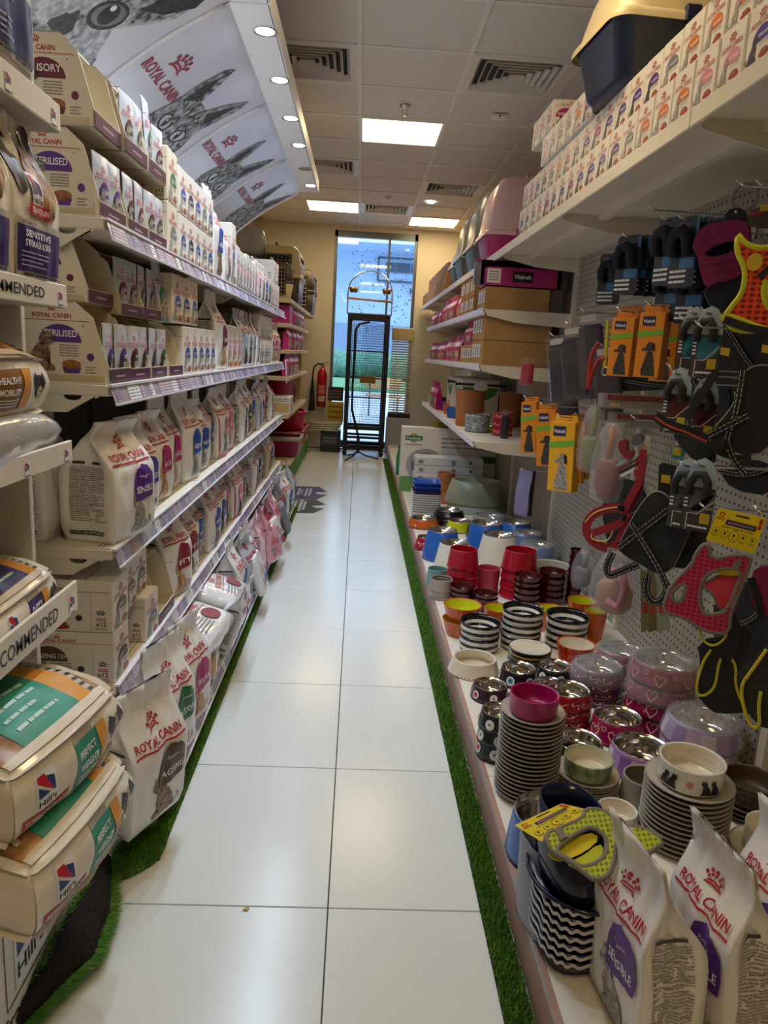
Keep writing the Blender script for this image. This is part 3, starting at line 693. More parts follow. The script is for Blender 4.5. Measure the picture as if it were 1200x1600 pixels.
# ---- near bay with its own branded trays
hill = empty('branded_shelf_bay', (-.8, 1.2, 0), 0, 'white branded shelf bay nearest the camera with lettered shelf lips', 'shelving'); HO = Vector((-.8, 1.2, 0))
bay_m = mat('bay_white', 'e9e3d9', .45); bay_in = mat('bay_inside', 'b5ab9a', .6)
hk = ink('1d1d22'); hblue = ink('27407f'); hred = ink('bf2233')
def hpart(name, q, mats, par=None):
    o = q.build(name, mats, par or hill)
    if par is None: o.location = -HO
    return o
def hills_logo(a, cx, cy, s, ly=2, name='Hill\u2019s', nm=True):
    a.rect(cx-s*.5, cy-s*.15, cx+s*.5, cy+s*1.25, white, ly, 1)
    a.blob([(cx-s*.42, cy+s*1.15), (cx-s*.05, cy+s*1.15), (cx+s*.25, cy+s*.42), (cx-s*.42, cy+s*.95)], hred, ly+1, 1); a.blob([(cx, cy+s*1.05), (cx+s*.38, cy+s*.9), (cx+s*.38, cy+s*.35), (cx+s*.25, cy+s*.42)], hblue, ly+1, 1); a.blob([(cx-s*.42, cy+s*.8), (cx+s*.1, cy+s*.42), (cx-s*.42, cy+s*.35)], hblue, ly+1, 1)
    if nm: a.txt(name, cx, cy, s*.86, hk, ly+1, s*.24, .02)
HB0, HB1 = .55, 1.57
HZ = [1.685, 1.355, 1.04, .705]; HH = [.05, .045, .045, .07]
for z, hh, t in zip(HZ, HH, ('', 'VETERINARIAN RECOMMENDED', '', 'VETERINARIAN RECOMMENDED')):
    q = MB(); q.box((-.8, (HB0+HB1)/2, z+.006), (.39, HB1-HB0, .014)); sb = hpart('shelf_board', q, bay_in)
    q = MB(); q.box((SX-.004, (HB0+HB1)/2, z+hh/2), (.008, HB1-HB0, hh), 0, .002); lp = q.build('shelf_lip', bay_m, sb)
    for y_ in ([HB1-.035] if t else [HB1-.035, HB1-.22]):
        a = Art(); hills_logo(a, y_, z+hh*.16, hh*.42, 1, nm=False); a.lines(y_-.01, z+hh*.06, y_+.015, z+hh*.14, 1, txt_k, 2, 3, .5)
        obj('lip_logo', a.mesh('lip_logo', lambda s, t_, e: (SX+.0006+e, s, t_), .0004), lp)
    if t: a = Art(); a.txt(t, HB1-.40, z+hh*.28, .58, hk, 1, hh*.42, .006); obj('lip_lettering', a.mesh('lip_lettering', lambda s, t_, e: (SX+.0006+e, s, t_), .0004), lp)
q = MB(); q.box((-.845, 1.581, 1.05), (.3, .018, 2.1), 0, .002); hpart('side_panel', q, bay_m)
q = MB(); q.box((-1.0, (HB0+HB1)/2, 1.05), (.02, HB1-HB0, 2.1)); hpart('back_panel', q, bay_in)
q = MB(); q.box((-.79, (HB0+HB1)/2, .16), (.42, HB1-HB0, .32), 0, .004); kb = hpart('kick_board', q, bay_m)
a = Art(); hills_logo(a, 1.22, .13, .13, 1); a.txt('Transforming Lives', 1.3, .05, .42, hk, 1, .035, .01); a.stroke([(1.12, .1), (1.12, .31)], .003, hk); a.stroke([(1.12, .1), (1.52, .1)], .003, hk)
obj('kick_print', a.mesh('kick_print', lambda s, t, e: (-.5794+e, s, t)), kb)
# ================================================================== goods on the left shelves
COLW = {'purple': 'purple', 'violet': 'violet', 'blue': 'blue', 'pink': 'pale pink', 'magenta': 'magenta', 'red': 'dark red', 'maroon': 'maroon', 'green': 'green', 'teal': 'teal', 'brown': 'brown', 'grey': 'grey', 'orange': 'orange', 'navy': 'navy', 'silver': 'silver'}
SHN = {1.57: 'left top shelf', 1.19: 'left second shelf', .78: 'left third shelf', .41: 'left fourth shelf', .1: 'left base shelf'}
gj = random.Random(11)
def lbag(z, y, title, col, fur, w=.2, h=.33, d=.13, seed=1, xf=SX-.012, mt=None, lean=0, fold=0, jit=6, sub=None, band=None, look=None, tilt=0, dz=0, roll=0, turn=0):
    k = food_bag(w, h, d, title, col, fur, seed, mt, lean, fold, sub, band)
    mw = {'bag_film_pink': 'pink', 'bag_film_silver': 'silver', 'bag_film_grey': 'grey', 'bag_film_tan': 'tan'}.get(mt.name if mt else '', 'white')
    lk = look or f'{mw} cat food bag with {COLW[col]} panel'
    return put('pet_food_bag', k, (xf-d/2, y, z+dz), LF+R(gj.uniform(-jit, jit)+turn), nth(lk, SHN[z]), 'food bag', 'bags on the '+SHN[z], tilt, roll)
def lbox(z, y, title, col, fur, w=.12, d=.2, h=.14, xf=SX-.012, mt=None, dz=0, jit=2, look=None):
    k = food_box(w, d, h, title, col, fur, mt); mw = 'cream' if mt == carton_cream else 'white'
    lk = look or f'{mw} cat food box with {COLW[col]} panel'
    return put('pet_food_box', k, (xf-d/2, y, z+dz), LF+R(gj.uniform(-jit, jit)), nth(lk, SHN[z]), 'food box', 'boxes on the '+SHN[z])
def ltray(z, y, title, col, fur, w=.19, d=.24, h=.19, xf=SX-.012, dz=0, look=None, jit=1.5):
    k = display_carton(w, d, h, title, col, fur); lk = look or f'cream cut-away display carton with {COLW[col]} panel'
    return put('display_carton', k, (xf-d/2, y, z+dz), LF+R(gj.uniform(-jit, jit)), nth(lk, SHN[z]), 'display carton', 'cartons on the '+SHN[z])
def lpouch(z, y, title, col, fur, x, dz=0, h=.14, w=.092, tilt=0, jit=5):
    k = pouch_kind(w, h, title, col, fur)
    return put('food_pouch', k, (x, y, z+dz), LF+R(gj.uniform(-jit, jit)), nth(f'small silver food pouch with {COLW[col]} panel', SHN[z]), 'food pouch', 'pouches on the '+SHN[z], tilt)
# ---- top shelf: cut-away cartons in two tiers, pouches, then boxes
A = 1.57
ltray(A, 1.912, 'STERILISED', 'purple', 'grey'); ltray(A, 1.912, 'SENSORY', 'maroon', 'black', dz=.192, xf=SX-.02)
ltray(A, 2.115, 'AGEING', 'maroon', 'grey'); ltray(A, 2.115, 'INSTINCTIVE', 'brown', 'grey', dz=.192)
ltray(A, 2.315, 'INDOOR', 'brown', 'grey'); ltray(A, 2.315, 'SENSORY', 'maroon', 'black', dz=.192)
for y in (1.865, 1.96): lpouch(A, y, 'STERILISED', 'purple', 'grey', SX-.026, .006)
for t_, y in (('AGEING', 2.07), ('AGEING', 2.165)): lpouch(A, y, t_, 'maroon', 'grey', SX-.026, .006)
for t_, y in (('INDOOR', 2.27), ('INDOOR', 2.36)): lpouch(A, y, t_, 'brown', 'grey', SX-.026, .006)
for y in (2.07, 2.165): lpouch(A, y, 'INSTINCTIVE', 'brown', 'grey', SX-.026, .2)
lpouch(A, 2.27, 'SENSORY', 'green', 'grey', SX-.022, .2, .19, .075, R(-4)); lpouch(A, 2.36, 'SENSORY', 'maroon', 'grey', SX-.026, .2)
for dz in (0, .157): lbox(A, 2.49, 'INDOOR', 'green' if dz else 'grey', 'grey', .135, .2, .155, mt=carton_cream, dz=dz)
for i, y in enumerate((2.63, 2.745, 2.86, 2.975, 3.09)):
    for dz in (0, .147): lbox(A, y, 'LIGHT', ('blue', 'navy', 'blue', 'grey', 'blue')[i], 'grey', .11, .2, .145, dz=dz)
lbag(A, 3.26, 'DIGESTIVE', 'blue', 'brown', .17, .36, .1, 4); lbag(A, 3.47, 'KITTEN', 'pink', 'grey', .19, .3, .12, 5)
lbox(A, 3.64, 'LIGHT', 'blue', 'grey', .1, .2, .28)
for i in range(7): lbox(A, 3.78+i*.105, 'KITTEN', 'pink', 'grey', .1, .18, .2-.01*(i % 3))
for i, c in enumerate(('pink', 'red', 'blue', 'teal')): lbag(A, 4.56+i*.15, 'KITTEN', c, 'black', .15, .24, .09, 6+i, mt=bag_white if i else bag_pink)
for i in range(5): lbox(A, 5.16+i*.11, 'CARE', 'silver', 'grey', .1, .22, .17)
lbox(A, 5.4, 'CARE', 'silver', 'grey', .3, .2, .14, dz=.172, look='wide white carton with pale printed panel')
# ---- second shelf
B = 1.19
ltray(B, 1.912, 'STERILISED', 'purple', 'brown', xf=SX-.004, d=.25); ltray(B, 1.92, 'SENSORY', 'maroon', 'grey', dz=.19, h=.165, xf=SX-.05)
ltray(B, 2.115, 'STERILISED', 'violet', 'grey', h=.17); ltray(B, 2.115, 'SENSORY', 'maroon', 'black', dz=.172, h=.16, xf=SX-.03)
ltray(B, 2.315, 'AGEING', 'maroon', 'grey', h=.17); ltray(B, 2.315, 'SENSORY', 'violet', 'grey', dz=.172, h=.16, xf=SX-.03)
for i, (t_, c) in enumerate((('STERILISED', 'violet'), ('STERILISED', 'purple'), ('AGEING', 'maroon'), ('AGEING', 'maroon'), ('INDOOR', 'brown'), ('INDOOR', 'green'))): lpouch(B, 1.87+i*.1, t_, c, 'black', SX-.022, .006)
for i, (t_, c) in enumerate((('SENSORY', 'maroon'), ('SENSORY', 'maroon'), ('SENSORY', 'purple'), ('SENSORY', 'violet'))): lpouch(B, 2.07+i*.095, t_, c, 'grey', SX-.05, .18)
lpouch(B, 2.45, 'INDOOR', 'teal', 'grey', SX-.03, .172, .19, .08, R(-10))
ltray(B, 2.53, 'LIGHT', 'blue', 'grey', h=.17, w=.17)
for dz, c in ((.172, 'blue'),): 
    for i in range(3): lbox(B, 2.55+i*.125, 'LIGHT', c, 'grey', .12, .2, .155, mt=carton_cream, dz=dz)
for i in range(5): lbox(B, 2.69+i*.115, 'LIGHT', 'blue', 'grey', .11, .2, .165)
lbag(B, 3.36, 'PERSIAN', 'maroon', 'ginger', .18, .34, .11, 7)
for i in range(3): lbox(B, 3.56+i*.14, 'KITTEN', 'pink', 'ginger', .13, .2, .2)
for i, (c, m_) in enumerate((('silver', bag_grey), ('grey', bag_white), ('silver', bag_silver), ('blue', bag_white))): lbag(B, 4.02+i*.17, 'CARE', c, 'black', .17, .3, .1, 8+i, mt=m_)
for i in range(6):
    lbox(B, 4.68+i*.095, 'CARE', 'navy', 'grey', .09, .2, .15)
    lbox(B, 4.68+i*.095, 'CARE', 'silver', 'grey', .09, .2, .15, dz=.152)
for i, c in enumerate(('red', 'magenta', 'orange', 'blue')): lbag(B, 5.31+i*.14, 'CARE', c, 'ginger', .14, .29, .09, 3+i, lean=-.05*i)
# ---- third shelf: upright bags
Cz = .78
lbag(Cz, 1.93, 'SENSIBLE', 'purple', 'black', w=.2, h=.33, d=.13, seed=2, xf=SX-.165, look='white cat food bag pushed to the back')
lbag(Cz, 1.955, 'SENSIBLE', 'purple', 'grey', w=.215, h=.335, d=.15, seed=3, xf=SX+.022, lean=.02, fold=.55, jit=0, sub='Regular', turn=-12)
for i, (t_, c, f_, fo) in enumerate((('STERILISED', 'violet', 'black', .2), ('SAVOUR', 'magenta', 'ginger', .5), ('HAIR', 'magenta', 'cream', .0), ('INDOOR', 'blue', 'grey', .0), ('INDOOR', 'blue', 'grey', .3), ('INDOOR', 'blue', 'grey', 0), ('KITTEN', 'pink', 'grey', .2), ('KITTEN', 'pink', 'cream', .4), ('AGEING', 'teal', 'black', .2), ('AGEING', 'blue', 'black', .3), ('SPECIAL', 'brown', 'brown', .2), ('CARE', 'blue', 'ginger', .1), ('CARE', 'silver', 'grey', .4), ('CARE', 'blue', 'ginger', .3), ('CARE', 'red', 'brown', 0), ('CARE', 'navy', 'grey', .2), ('CARE', 'pink', 'cream', .3))):
    lbag(Cz, 2.19+i*.213, t_, c, f_, w=.19+.012*(i % 3), h=.31+.012*(i*5 % 4), d=.12, seed=i % 5, xf=SX-.02-.012*(i % 3), fold=fo, turn=-6 if i < 5 else 0, lean=.015*(i % 3), band='c94a58' if c == 'pink' else None, mt=bag_pink if c == 'pink' and i % 2 else (bag_silver if c == 'silver' else None))
# ---- fourth shelf: boxed pouches, then bags
D = .41
for dz in (0, .142):
    lbox(D, 1.875, 'AGEING 12+', 'brown', 'grey', .125, .235, .14, xf=SX-.004, dz=dz, jit=.6); lbox(D, 2.01, 'AGEING', 'brown', 'grey', .125, .235, .14, xf=SX-.02-.03*(dz == 0), dz=dz, jit=1)
    if dz == 0: lbox(D, 2.16, 'AGEING', 'grey', 'grey', .125, .22, .14, xf=SX-.0, dz=dz)
lbox(D, 2.15, 'AGEING', 'brown', 'grey', .12, .22, .13, xf=SX-.03, dz=.142)
ltray(D, 2.33, 'LIGHT', 'grey', 'grey', w=.2, d=.22, h=.2, look='open cream carton tray with torn flap', xf=SX+.0, dz=.0)
for i, (t_, c, f_, fo, h_) in enumerate((('FIT', 'red', 'ginger', .5, .33), ('FIT', 'red', 'brown', .2, .31), ('EXIGENT', 'blue', 'grey', .2, .3), ('INDOOR', 'blue', 'grey', .4, .31), ('INDOOR', 'blue', 'black', .0, .3), ('KITTEN', 'pink', 'black', 0, .31), ('KITTEN', 'pink', 'black', 0, .3), ('CARE', 'grey', 'grey', .2, .3), ('CARE', 'silver', 'black', .3, .3), ('CARE', 'teal', 'brown', 0, .3), ('CARE', 'navy', 'ginger', .2, .31), ('CARE', 'silver', 'grey', 0, .3), ('CARE', 'orange', 'brown', .3, .3), ('CARE', 'blue', 'grey', .1, .3), ('CARE', 'silver', 'brown', .3, .29))):
    lbag(D, 2.54+i*.217, t_, c, f_, w=.19+.01*(i % 2), h=h_, d=.12, seed=(i+2) % 5, xf=SX-.005-.015*(i % 3), fold=fo, turn=-14 if i < 2 else 0, band='b84250' if c == 'pink' else None, mt=bag_silver if c == 'silver' else (bag_tan if c == 'orange' else None))
# ---- base shelf: bags leaning out over the rail
E_ = .1
lbag(E_, 1.715, 'AGEING', 'brown', 'brown', w=.21, h=.36, d=.14, seed=4, xf=-.455, jit=0, fold=-.2, lean=-.08, sub='Senior', tilt=R(4), turn=-24)
lbag(E_, 1.99, 'OUTDOOR', 'green', 'brown', w=.21, h=.37, d=.13, seed=2, xf=-.475, jit=2, lean=-.05, sub='Active', turn=-14)
lbag(E_, 1.86, 'AGEING', 'brown', 'grey', w=.2, h=.33, d=.12, seed=1, xf=-.62, look='white cat food bag tucked behind the front row')
lbag(E_, 2.21, 'SAVOUR', 'magenta', 'ginger', w=.21, h=.36, d=.13, seed=3, xf=-.47, jit=2, lean=-.03, fold=.2, turn=-12)
def pack(w, d, h, seed, mt, puff=.25, nm='flat_pack'):
    """a filled bag lying flat: rounded block with crimped ends along x"""
    q = MB(); n = 22; m_ = 18; vs = []
    for j in range(n+1):
        x = -1+2*j/n; e = abs(x)**5; hz = h/2*(1-.72*e); wy = d/2*(1-.06*e)
        for i in range(m_):
            t = 2*math.pi*i/m_; cx, sz = math.cos(t), math.sin(t)
            px = math.copysign(abs(cx)**.42, cx)*wy; pz = math.copysign(abs(sz)**.5, sz)*hz
            k = noise.noise(Vector((x*2.4, px*9, pz*9+seed*3)))*.05
            vs.append((x*w/2, px*(1+k), h/2+pz*(1+k*1.2)))
    fs = [(j*m_+i, (j+1)*m_+i, (j+1)*m_+(i+1) % m_, j*m_+(i+1) % m_) for j in range(n) for i in range(m_)]
    fs += [tuple(range(m_)), tuple(n*m_+i for i in range(m_))[::-1]]
    q.add(vs, fs, 0, True); return q.mesh(nm, mt, True)
gloss_white = mat('gloss_film_white', 'e6e4e6', .14, bump=.8, bscale=14, coat=.5); gloss_tan = mat('gloss_film_tan', 'b8a280', .16, bump=.8, bscale=14, coat=.5); gloss_grey = mat('gloss_film_grey', '77787e', .18, bump=.9, bscale=16, coat=.5); gloss_pink = mat('gloss_film_pink', 'dfa3b0', .16, bump=.9, bscale=16, coat=.5); gloss_red = mat('gloss_film_crimson', '9d3348', .16, bump=.9, bscale=16, coat=.5)
def flat(y, x, z, w, d, h, mt, look, seed=1, rz=0, roll=0, tilt=0, col=None):
    key = ('flat', w, d, h, mt.name, seed, col)
    if key not in CASES:
        a = Art(); c = ink(C_[col or 'blue']); a.crown(-w*.1, d*.16, d*.1, red); a.txt('ROYAL CANIN', -w*.05, d*.02, w*.5, red, 2, d*.1, .02); a.rect(-w*.35, -d*.02, w*.3, -d*.008, red, 1, 3, 1); a.ell(w*.12, -d*.2, w*.14, d*.14, c, 2, 14, 2); a.lines(-w*.35, -d*.35, -w*.05, -d*.08, 5, txt_g, 1, seed)
        body = pack(w, d, h, seed, mt)
        def mf(s, t, e):
            x = 2*s/w; ee = abs(x)**5; hz = h/2*(1-.72*ee); c_ = min(1, abs(2*t/d)); sz = max(0, 1-c_**(2/.42))**.25
            k = noise.noise(Vector((x*2.4, t*9, hz*9*sz+seed*3)))*.05
            return (s, t, h/2+hz*sz*(1+k*1.2)+e+.0025)
        CASES[key] = (body, [('top_print', a.mesh('pack_top_print', mf))])
    o = put('flat_food_bag', CASES[key], (x, y, z), LF+rz, nth(look, 'left base shelf'), 'food bag', 'loose bags on the left base shelf', tilt, roll)
    return o
flat(2.55, -.58, .105, .3, .22, .12, gloss_tan, 'tan glossy bag lying flat on the base', 1, R(8)); flat(2.56, -.585, .24, .34, .26, .1, gloss_white, 'white glossy bag lying on top of the pile', 2, R(-6), 0, R(14), 'red')
flat(2.93, -.57, .105, .3, .22, .13, gloss_tan, 'tan glossy bag lying flat on the base', 3, R(4)); flat(2.95, -.56, .235, .32, .25, .1, gloss_white, 'white glossy bag lying on top of the pile', 4, R(10), 0, R(18), 'red')
lbag(E_, 2.78, 'DIGEST', 'blue', 'grey', w=.2, h=.3, d=.08, seed=1, xf=-.455, lean=-.1, tilt=R(18), mt=gloss_white, dz=.02)
for i, (t_, c, m_, xo) in enumerate((('INDOOR', 'blue', bag_white, 0), ('INDOOR', 'blue', bag_grey, .02), ('INDOOR', 'navy', bag_white, -.01), ('CARE', 'pink', bag_pink, .02), ('KITTEN', 'pink', gloss_pink, .03), ('KITTEN', 'red', gloss_red, .01), ('KITTEN', 'pink', gloss_pink, .03), ('CARE', 'teal', bag_white, 0), ('CARE', 'grey', gloss_grey, .02), ('CARE', 'silver', bag_silver, .0), ('CARE', 'blue', bag_white, .02), ('CARE', 'grey', gloss_grey, 0), ('CARE', 'silver', bag_silver, .02))):
    lbag(E_, 3.24+i*.205, t_, c, ('grey', 'black', 'brown')[i % 3], w=.2, h=.34-.012*(i % 3), d=.13, seed=i % 5, xf=-.485+xo, mt=m_, lean=-.04*(i % 3), fold=.3*(i % 2), jit=9, look={'gloss_film_pink': 'glossy pink cat food bag leaning over the rail', 'gloss_film_crimson': 'glossy crimson cat food bag leaning over the rail', 'gloss_film_grey': 'glossy dark grey food bag'}.get(m_.name))
for i, (y, z, m_, c) in enumerate(((4.06, .42, gloss_pink, 'pink'), (4.28, .4, gloss_white, 'magenta'), (3.5, .42, gloss_white, 'blue'), (4.75, .42, gloss_grey, 'grey'))):
    flat(y, -.482, .2, .22, .2, .06, m_, {'gloss_film_pink': 'glossy pink bag leaning out over the rail', 'gloss_film_white': 'glossy white bag leaning out over the rail', 'gloss_film_grey': 'glossy grey bag leaning out over the rail'}[m_.name], 5+i % 2, R(8*i-14), 0, R(72), c)
# ---- dog food bags of the near bay
hgreen = ink('25967f'); horange = ink('e39a2c'); hpurple = ink('3b2a72'); hbrown = ink('8a5a20'); dogfur = mat('dog_fur_print', '2a1d14', .35, col2='c9935a', vscale=14, detail=5); spaniel = mat('spaniel_print', '2a1c16', .35, col2='5b4234', vscale=30)
bag_cream = mat('dog_bag_film', 'efe6d6', .16, bump=.25, bscale=12, coat=.5)
def dog(a, cx, cy, s, m_, ly=2, muzzle=True):
    a.ell(cx, cy, s*.34, s*.4, m_, ly, 18, 3); a.blob([(cx-s*.38, cy+s*.5), (cx-s*.1, cy+s*.3), (cx-s*.3, cy-s*.1), (cx-s*.5, cy+s*.1)], ink('241a14'), ly+1, 2); a.blob([(cx+s*.1, cy+s*.32), (cx+s*.38, cy+s*.5), (cx+s*.5, cy+s*.1), (cx+s*.3, cy-s*.1)], ink('241a14'), ly+1, 2)
    if muzzle: a.ell(cx, cy-s*.2, s*.15, s*.22, ink('e9dcc8'), ly+1, 12, 2); a.ell(cx, cy-s*.16, s*.06, s*.05, black, ly+2, 8, 1); a.ell(cx, cy-s*.34, s*.05, s*.07, ink('b8595c'), ly+2, 8, 1)
    for e in (-1, 1): a.ell(cx+e*s*.14, cy+s*.08, s*.04, s*.04, black, ly+2, 8, 1)
def dog_bag_front(w, h, lines, col, kind):
    a = Art(); hills_logo(a, -w*.05, h*.5, w*.2, 2); a.rect(-w*.22, h*.43, w*.14, h*.49, hred, 3, 3, 1); a.txt('SCIENCE PLAN', -w*.04, h*.445, w*.32, white, 4, h*.03, .02)
    a.rect(-w*.46, h*.1, w*.46, h*.4, ink('b9b4ae'), 1, 6, 4); a.rect(-w*.44, h*.13, w*.44, h*.365, col, 2, 6, 4); a.txt('SPECIALTY', -w*.25, h*.373, w*.28, hk, 3, h*.016)
    for i, t in enumerate(lines): a.txt(t, -w*.1, h*(.31-.05*i), w*.5, white, 4, h*.034, .02)
    a.lines(-w*.4, h*.15, w*.1, h*.24 if len(lines) < 3 else h*.19, 4, ink('b9b2d6'), 4, 5, .3); a.lines(-w*.35, h*.106, w*.4, h*.124, 1, hk, 3, 8, .6)
    if kind == 'cat': a.ell(w*.16, h*.62, w*.26, h*.2, dogfur, 1, 18, 4); a.ell(-w*.3, h*.72, w*.16, h*.2, spaniel, 1, 14, 3); a.ell(w*.3, h*.8, w*.12, h*.14, spaniel, 1, 14, 3)
    return a
def dog_bag(w, h, d, seed, lines, col, lean, fold, kind='cat'):
    fr, sd, bk = bag_fn(w, h, d, seed, lean, fold)
    a = dog_bag_front(w, h, lines, col, kind)
    mf = lambda s, t, e: fr(max(-1, min(1, s/(w/2*.985))), t/h, e+.0022)
    return (bag_mesh(w, h, d, seed, bag_cream, lean, fold), [('front_print', a.mesh('bag_front_print', mf, eps=.0011, fine=w/14))])
HW = 'near bay '
put('pet_food_bag', dog_bag(.26, .42, .14, 2, ['MATURE ADULT'], ink('1f2f6b'), 0, 0), (-.68, 1.35, 1.705), LF, 'dog food bag with navy MATURE ADULT panel on the near bay top shelf', 'food bag', 'bags in the near bay')
ss = dog_bag(.2, .33, .12, 3, ['SENSITIVE', 'STOMACH & SKIN'], hpurple, .0, 0)
put('pet_food_bag', ss, (-.67, 1.45, 1.37), LF, 'dog food bag with purple SENSITIVE STOMACH panel on lettered shelf, right one', 'food bag', 'bags in the near bay', R(3)); put('pet_food_bag', ss, (-.67, 1.24, 1.37), LF, 'dog food bag with purple panel on lettered shelf, left one cut off', 'food bag', 'bags in the near bay', R(3))
def lying_bag(w, d, h, seed, top, front, end=None):
    """soft filled bag lying flat, print on top, on the aisle side and on its near end; the edges sag and the seams stand out"""
    def blk(x, y, z):
        X, Y, Z = 2*x/w, 2*y/d, 2*(z-h/2)/h
        k = .045*noise.noise(Vector((x*6, y*6, z*9+seed*5)))+.02*noise.noise(Vector((x*17, y*17, z*20+seed*3)))
        pin = 1-.10*abs(Z)**2                                    # sides belly out at mid height
        sq = (1-.07*Y*Y*abs(X)**2), (1-.07*X*X*abs(Y)**2)          # corners pulled in
        dome = (1+.30*(1-X*X)*(1-Y*Y))-.16*(max(abs(X), abs(Y))**4)-.10*(abs(X)*abs(Y))**2
        zz = h/2+(z-h/2)*dome*(1+k*2)
        droop = -.10*h*max(0, -Y-.3)**2*2
        return Vector((x*pin*sq[0]*(1+k), y*pin*sq[1]*(1+k), zz+droop))
    q = MB(); N = 32
    q.grid(lambda u, v: blk((u-.5)*w, (v-.5)*d, h), N, N); q.grid(lambda u, v: blk((u-.5)*w, (v-.5)*d, 0), N, N, flip=True)
    for s in (-1, 1):
        q.grid(lambda u, v, s=s: blk((u-.5)*w, s*d/2, v*h), N, 14, flip=s > 0); q.grid(lambda u, v, s=s: blk(s*w/2, (u-.5)*d, v*h), N, 14, flip=s < 0)
    sm_ = MB()                                                   # pressed seam fins along the four long edges
    for z in (0, h):
        for s in (-1, 1):
            sm_.grid(lambda u, v, z=z, s=s: blk((u-.5)*w, s*d/2, z)+Vector((0, s*.012*v, (.006 if z else -.006)*v)), N, 1); sm_.grid(lambda u, v, z=z, s=s: blk(s*w/2, (u-.5)*d, z)+Vector((s*.010*v, 0, (.006 if z else -.006)*v)), N, 1)
    pr = [('seam_fin', sm_.mesh('seam_fin', bag_cream)), ('top_print', top.mesh('bag_top_print', lambda s, t, e: blk(s, t, h)+Vector((0, 0, e+.0022)), .0012, .018)), ('front_print', front.mesh('bag_front_print', lambda s, t, e: blk(s, -d/2, t)+Vector((0, -e-.0022, 0)), .0011, .014))]
    if end: pr.append(('end_print', end.mesh('bag_end_print', lambda s, t, e: blk(-w/2, -s, t)+Vector((-e-.0015, 0, 0)))))
    return q.mesh('lying_bag', bag_cream), pr
def hill_lying(w, d, h, seed, col, words, animal):
    f = Art(); f.rect(-w*.5, h*.02, w*.5, h*.98, ink('ece4d6'), 1, 8, 4); hills_logo(f, -w*.3, h*.44, h*.36, 2); f.rect(-w*.46, h*.2, -w*.14, h*.37, hred, 2, 3, 1); f.txt('SCIENCE PLAN', -w*.3, h*.24, w*.28, white, 3, h*.09, .012)
    f.rect(-w*.08, h*.14, w*.22, h*.86, col, 2, 6, 4); f.rect(w*.13, h*.14, w*.22, h*.86, horange, 3, 2, 4); f.rect(-w*.08, h*.86, w*.1, h*.94, ink('b9b4ae'), 2, 3, 1)
    for i, t in enumerate(words): f.txt(t, w*.02, h*(.62-.2*i), w*.16, white, 4, h*.11, .02)
    f.lines(-w*.06, h*.2, w*.1, h*.36, 3, white, 4, 3, .3); dog(f, w*.36, h*.5, h*.62, animal, 2)
    t = Art(); t.rect(-w*.46, -d*.44, w*.46, d*.46, dogfur, 1, 10, 10); t.rect(-w*.3, -d*.44, w*.18, d*.3, col, 2, 10, 10); t.rect(w*.18, -d*.44, w*.34, d*.3, horange, 2, 4, 10); t.rect(w*.34, -d*.44, w*.4, d*.3, ink('c8c2b8'), 2, 2, 10); t.rect(-w*.46, -d*.48, w*.46, -d*.44, ink('ece4d6'), 2, 8, 2)
    for i, s_ in enumerate(words): t.txt(s_, -w*.08, d*(.06-.16*i), w*.34, white, 3, d*.09, .02)
    t.lines(-w*.24, -d*.4, w*.1, -d*.16, 4, ink('bfe3da'), 3, 5, .3); t.ell(w*.26, d*.12, w*.04, d*.07, hbrown, 3, 10, 1); t.txt('with CHICKEN', w*.26, -d*.02, w*.13, hk, 3); t.lines(w*.345, -d*.45, w*.395, d*.25, 14, hk, 3, 6, .4)
    e = Art(); e.txt('H04316 1N', -d*.22, h*.3, d*.22, hk, 1, h*.1, .01); e.txt('604567 (E)', -d*.22, h*.14, d*.22, hk, 1, h*.1, .01); e.rect(-d*.5, h*.2, -d*.36, h*.5, horange, 1, 1)
    for i in range(12): e.rect(d*.05+i*d*.016, h*.45, d*.05+i*d*.016+d*.008*(1+i % 2*.4), h*.78, hk, 1, 1)
    return lying_bag(w, d, h, seed, t, f, e)
pw = hill_lying(.40, .46, .15, 1, hgreen, ['PERFECT', 'WEIGHT'], dogfur)
put('pet_food_bag', pw, (-.71, 1.30, .475), LF+R(-10), 'large dog food bag with green PERFECT WEIGHT panel lying on top of its twin', 'food bag', 'large bags lying in the near bay', R(3))
put('pet_food_bag', pw, (-.675, 1.26, .325), LF+R(-8), 'large dog food bag with green panel lying underneath its twin', 'food bag', 'large bags lying in the near bay', R(3))
pp = hill_lying(.34, .34, .11, 2, hpurple, ['PUPPY', 'SMALL & MINI'], dogfur)
put('pet_food_bag', pp, (-.79, 1.385, .73), LF+R(3), 'dog food bag with collie picture lying on the lettered lower shelf, farther one', 'food bag', 'collie bags in the near bay', R(5)); put('pet_food_bag', pp, (-.77, 1.04, .73), LF+R(-3), 'dog food bag with collie picture lying on the lettered lower shelf, nearer one', 'food bag', 'collie bags in the near bay', R(5))
hm = hill_lying(.46, .34, .12, 3, hbrown, ['HEALTHY', 'MOBILITY'], spaniel)
put('pet_food_bag', hm, (-.78, 1.30, 1.165), LF, 'dog food bag with brown panel and dark spaniel lying on the third tray', 'food bag', 'bags in the near bay', R(4))
q = pack(.48, .36, .11, 2, mat('grey_film', 'b4b2b0', .18, bump=.8, bscale=9, coat=.5)); o = obj('wrapped_pack', q, None, (-.78, 1.30, 1.055), LF); tag(o, 'grey film-wrapped pack under the brown spaniel bag', 'food bag'); qq = MB(); qq.box((0, -.181, .05), (.05, .001, .03)); qq.build('barcode_label', white, o)

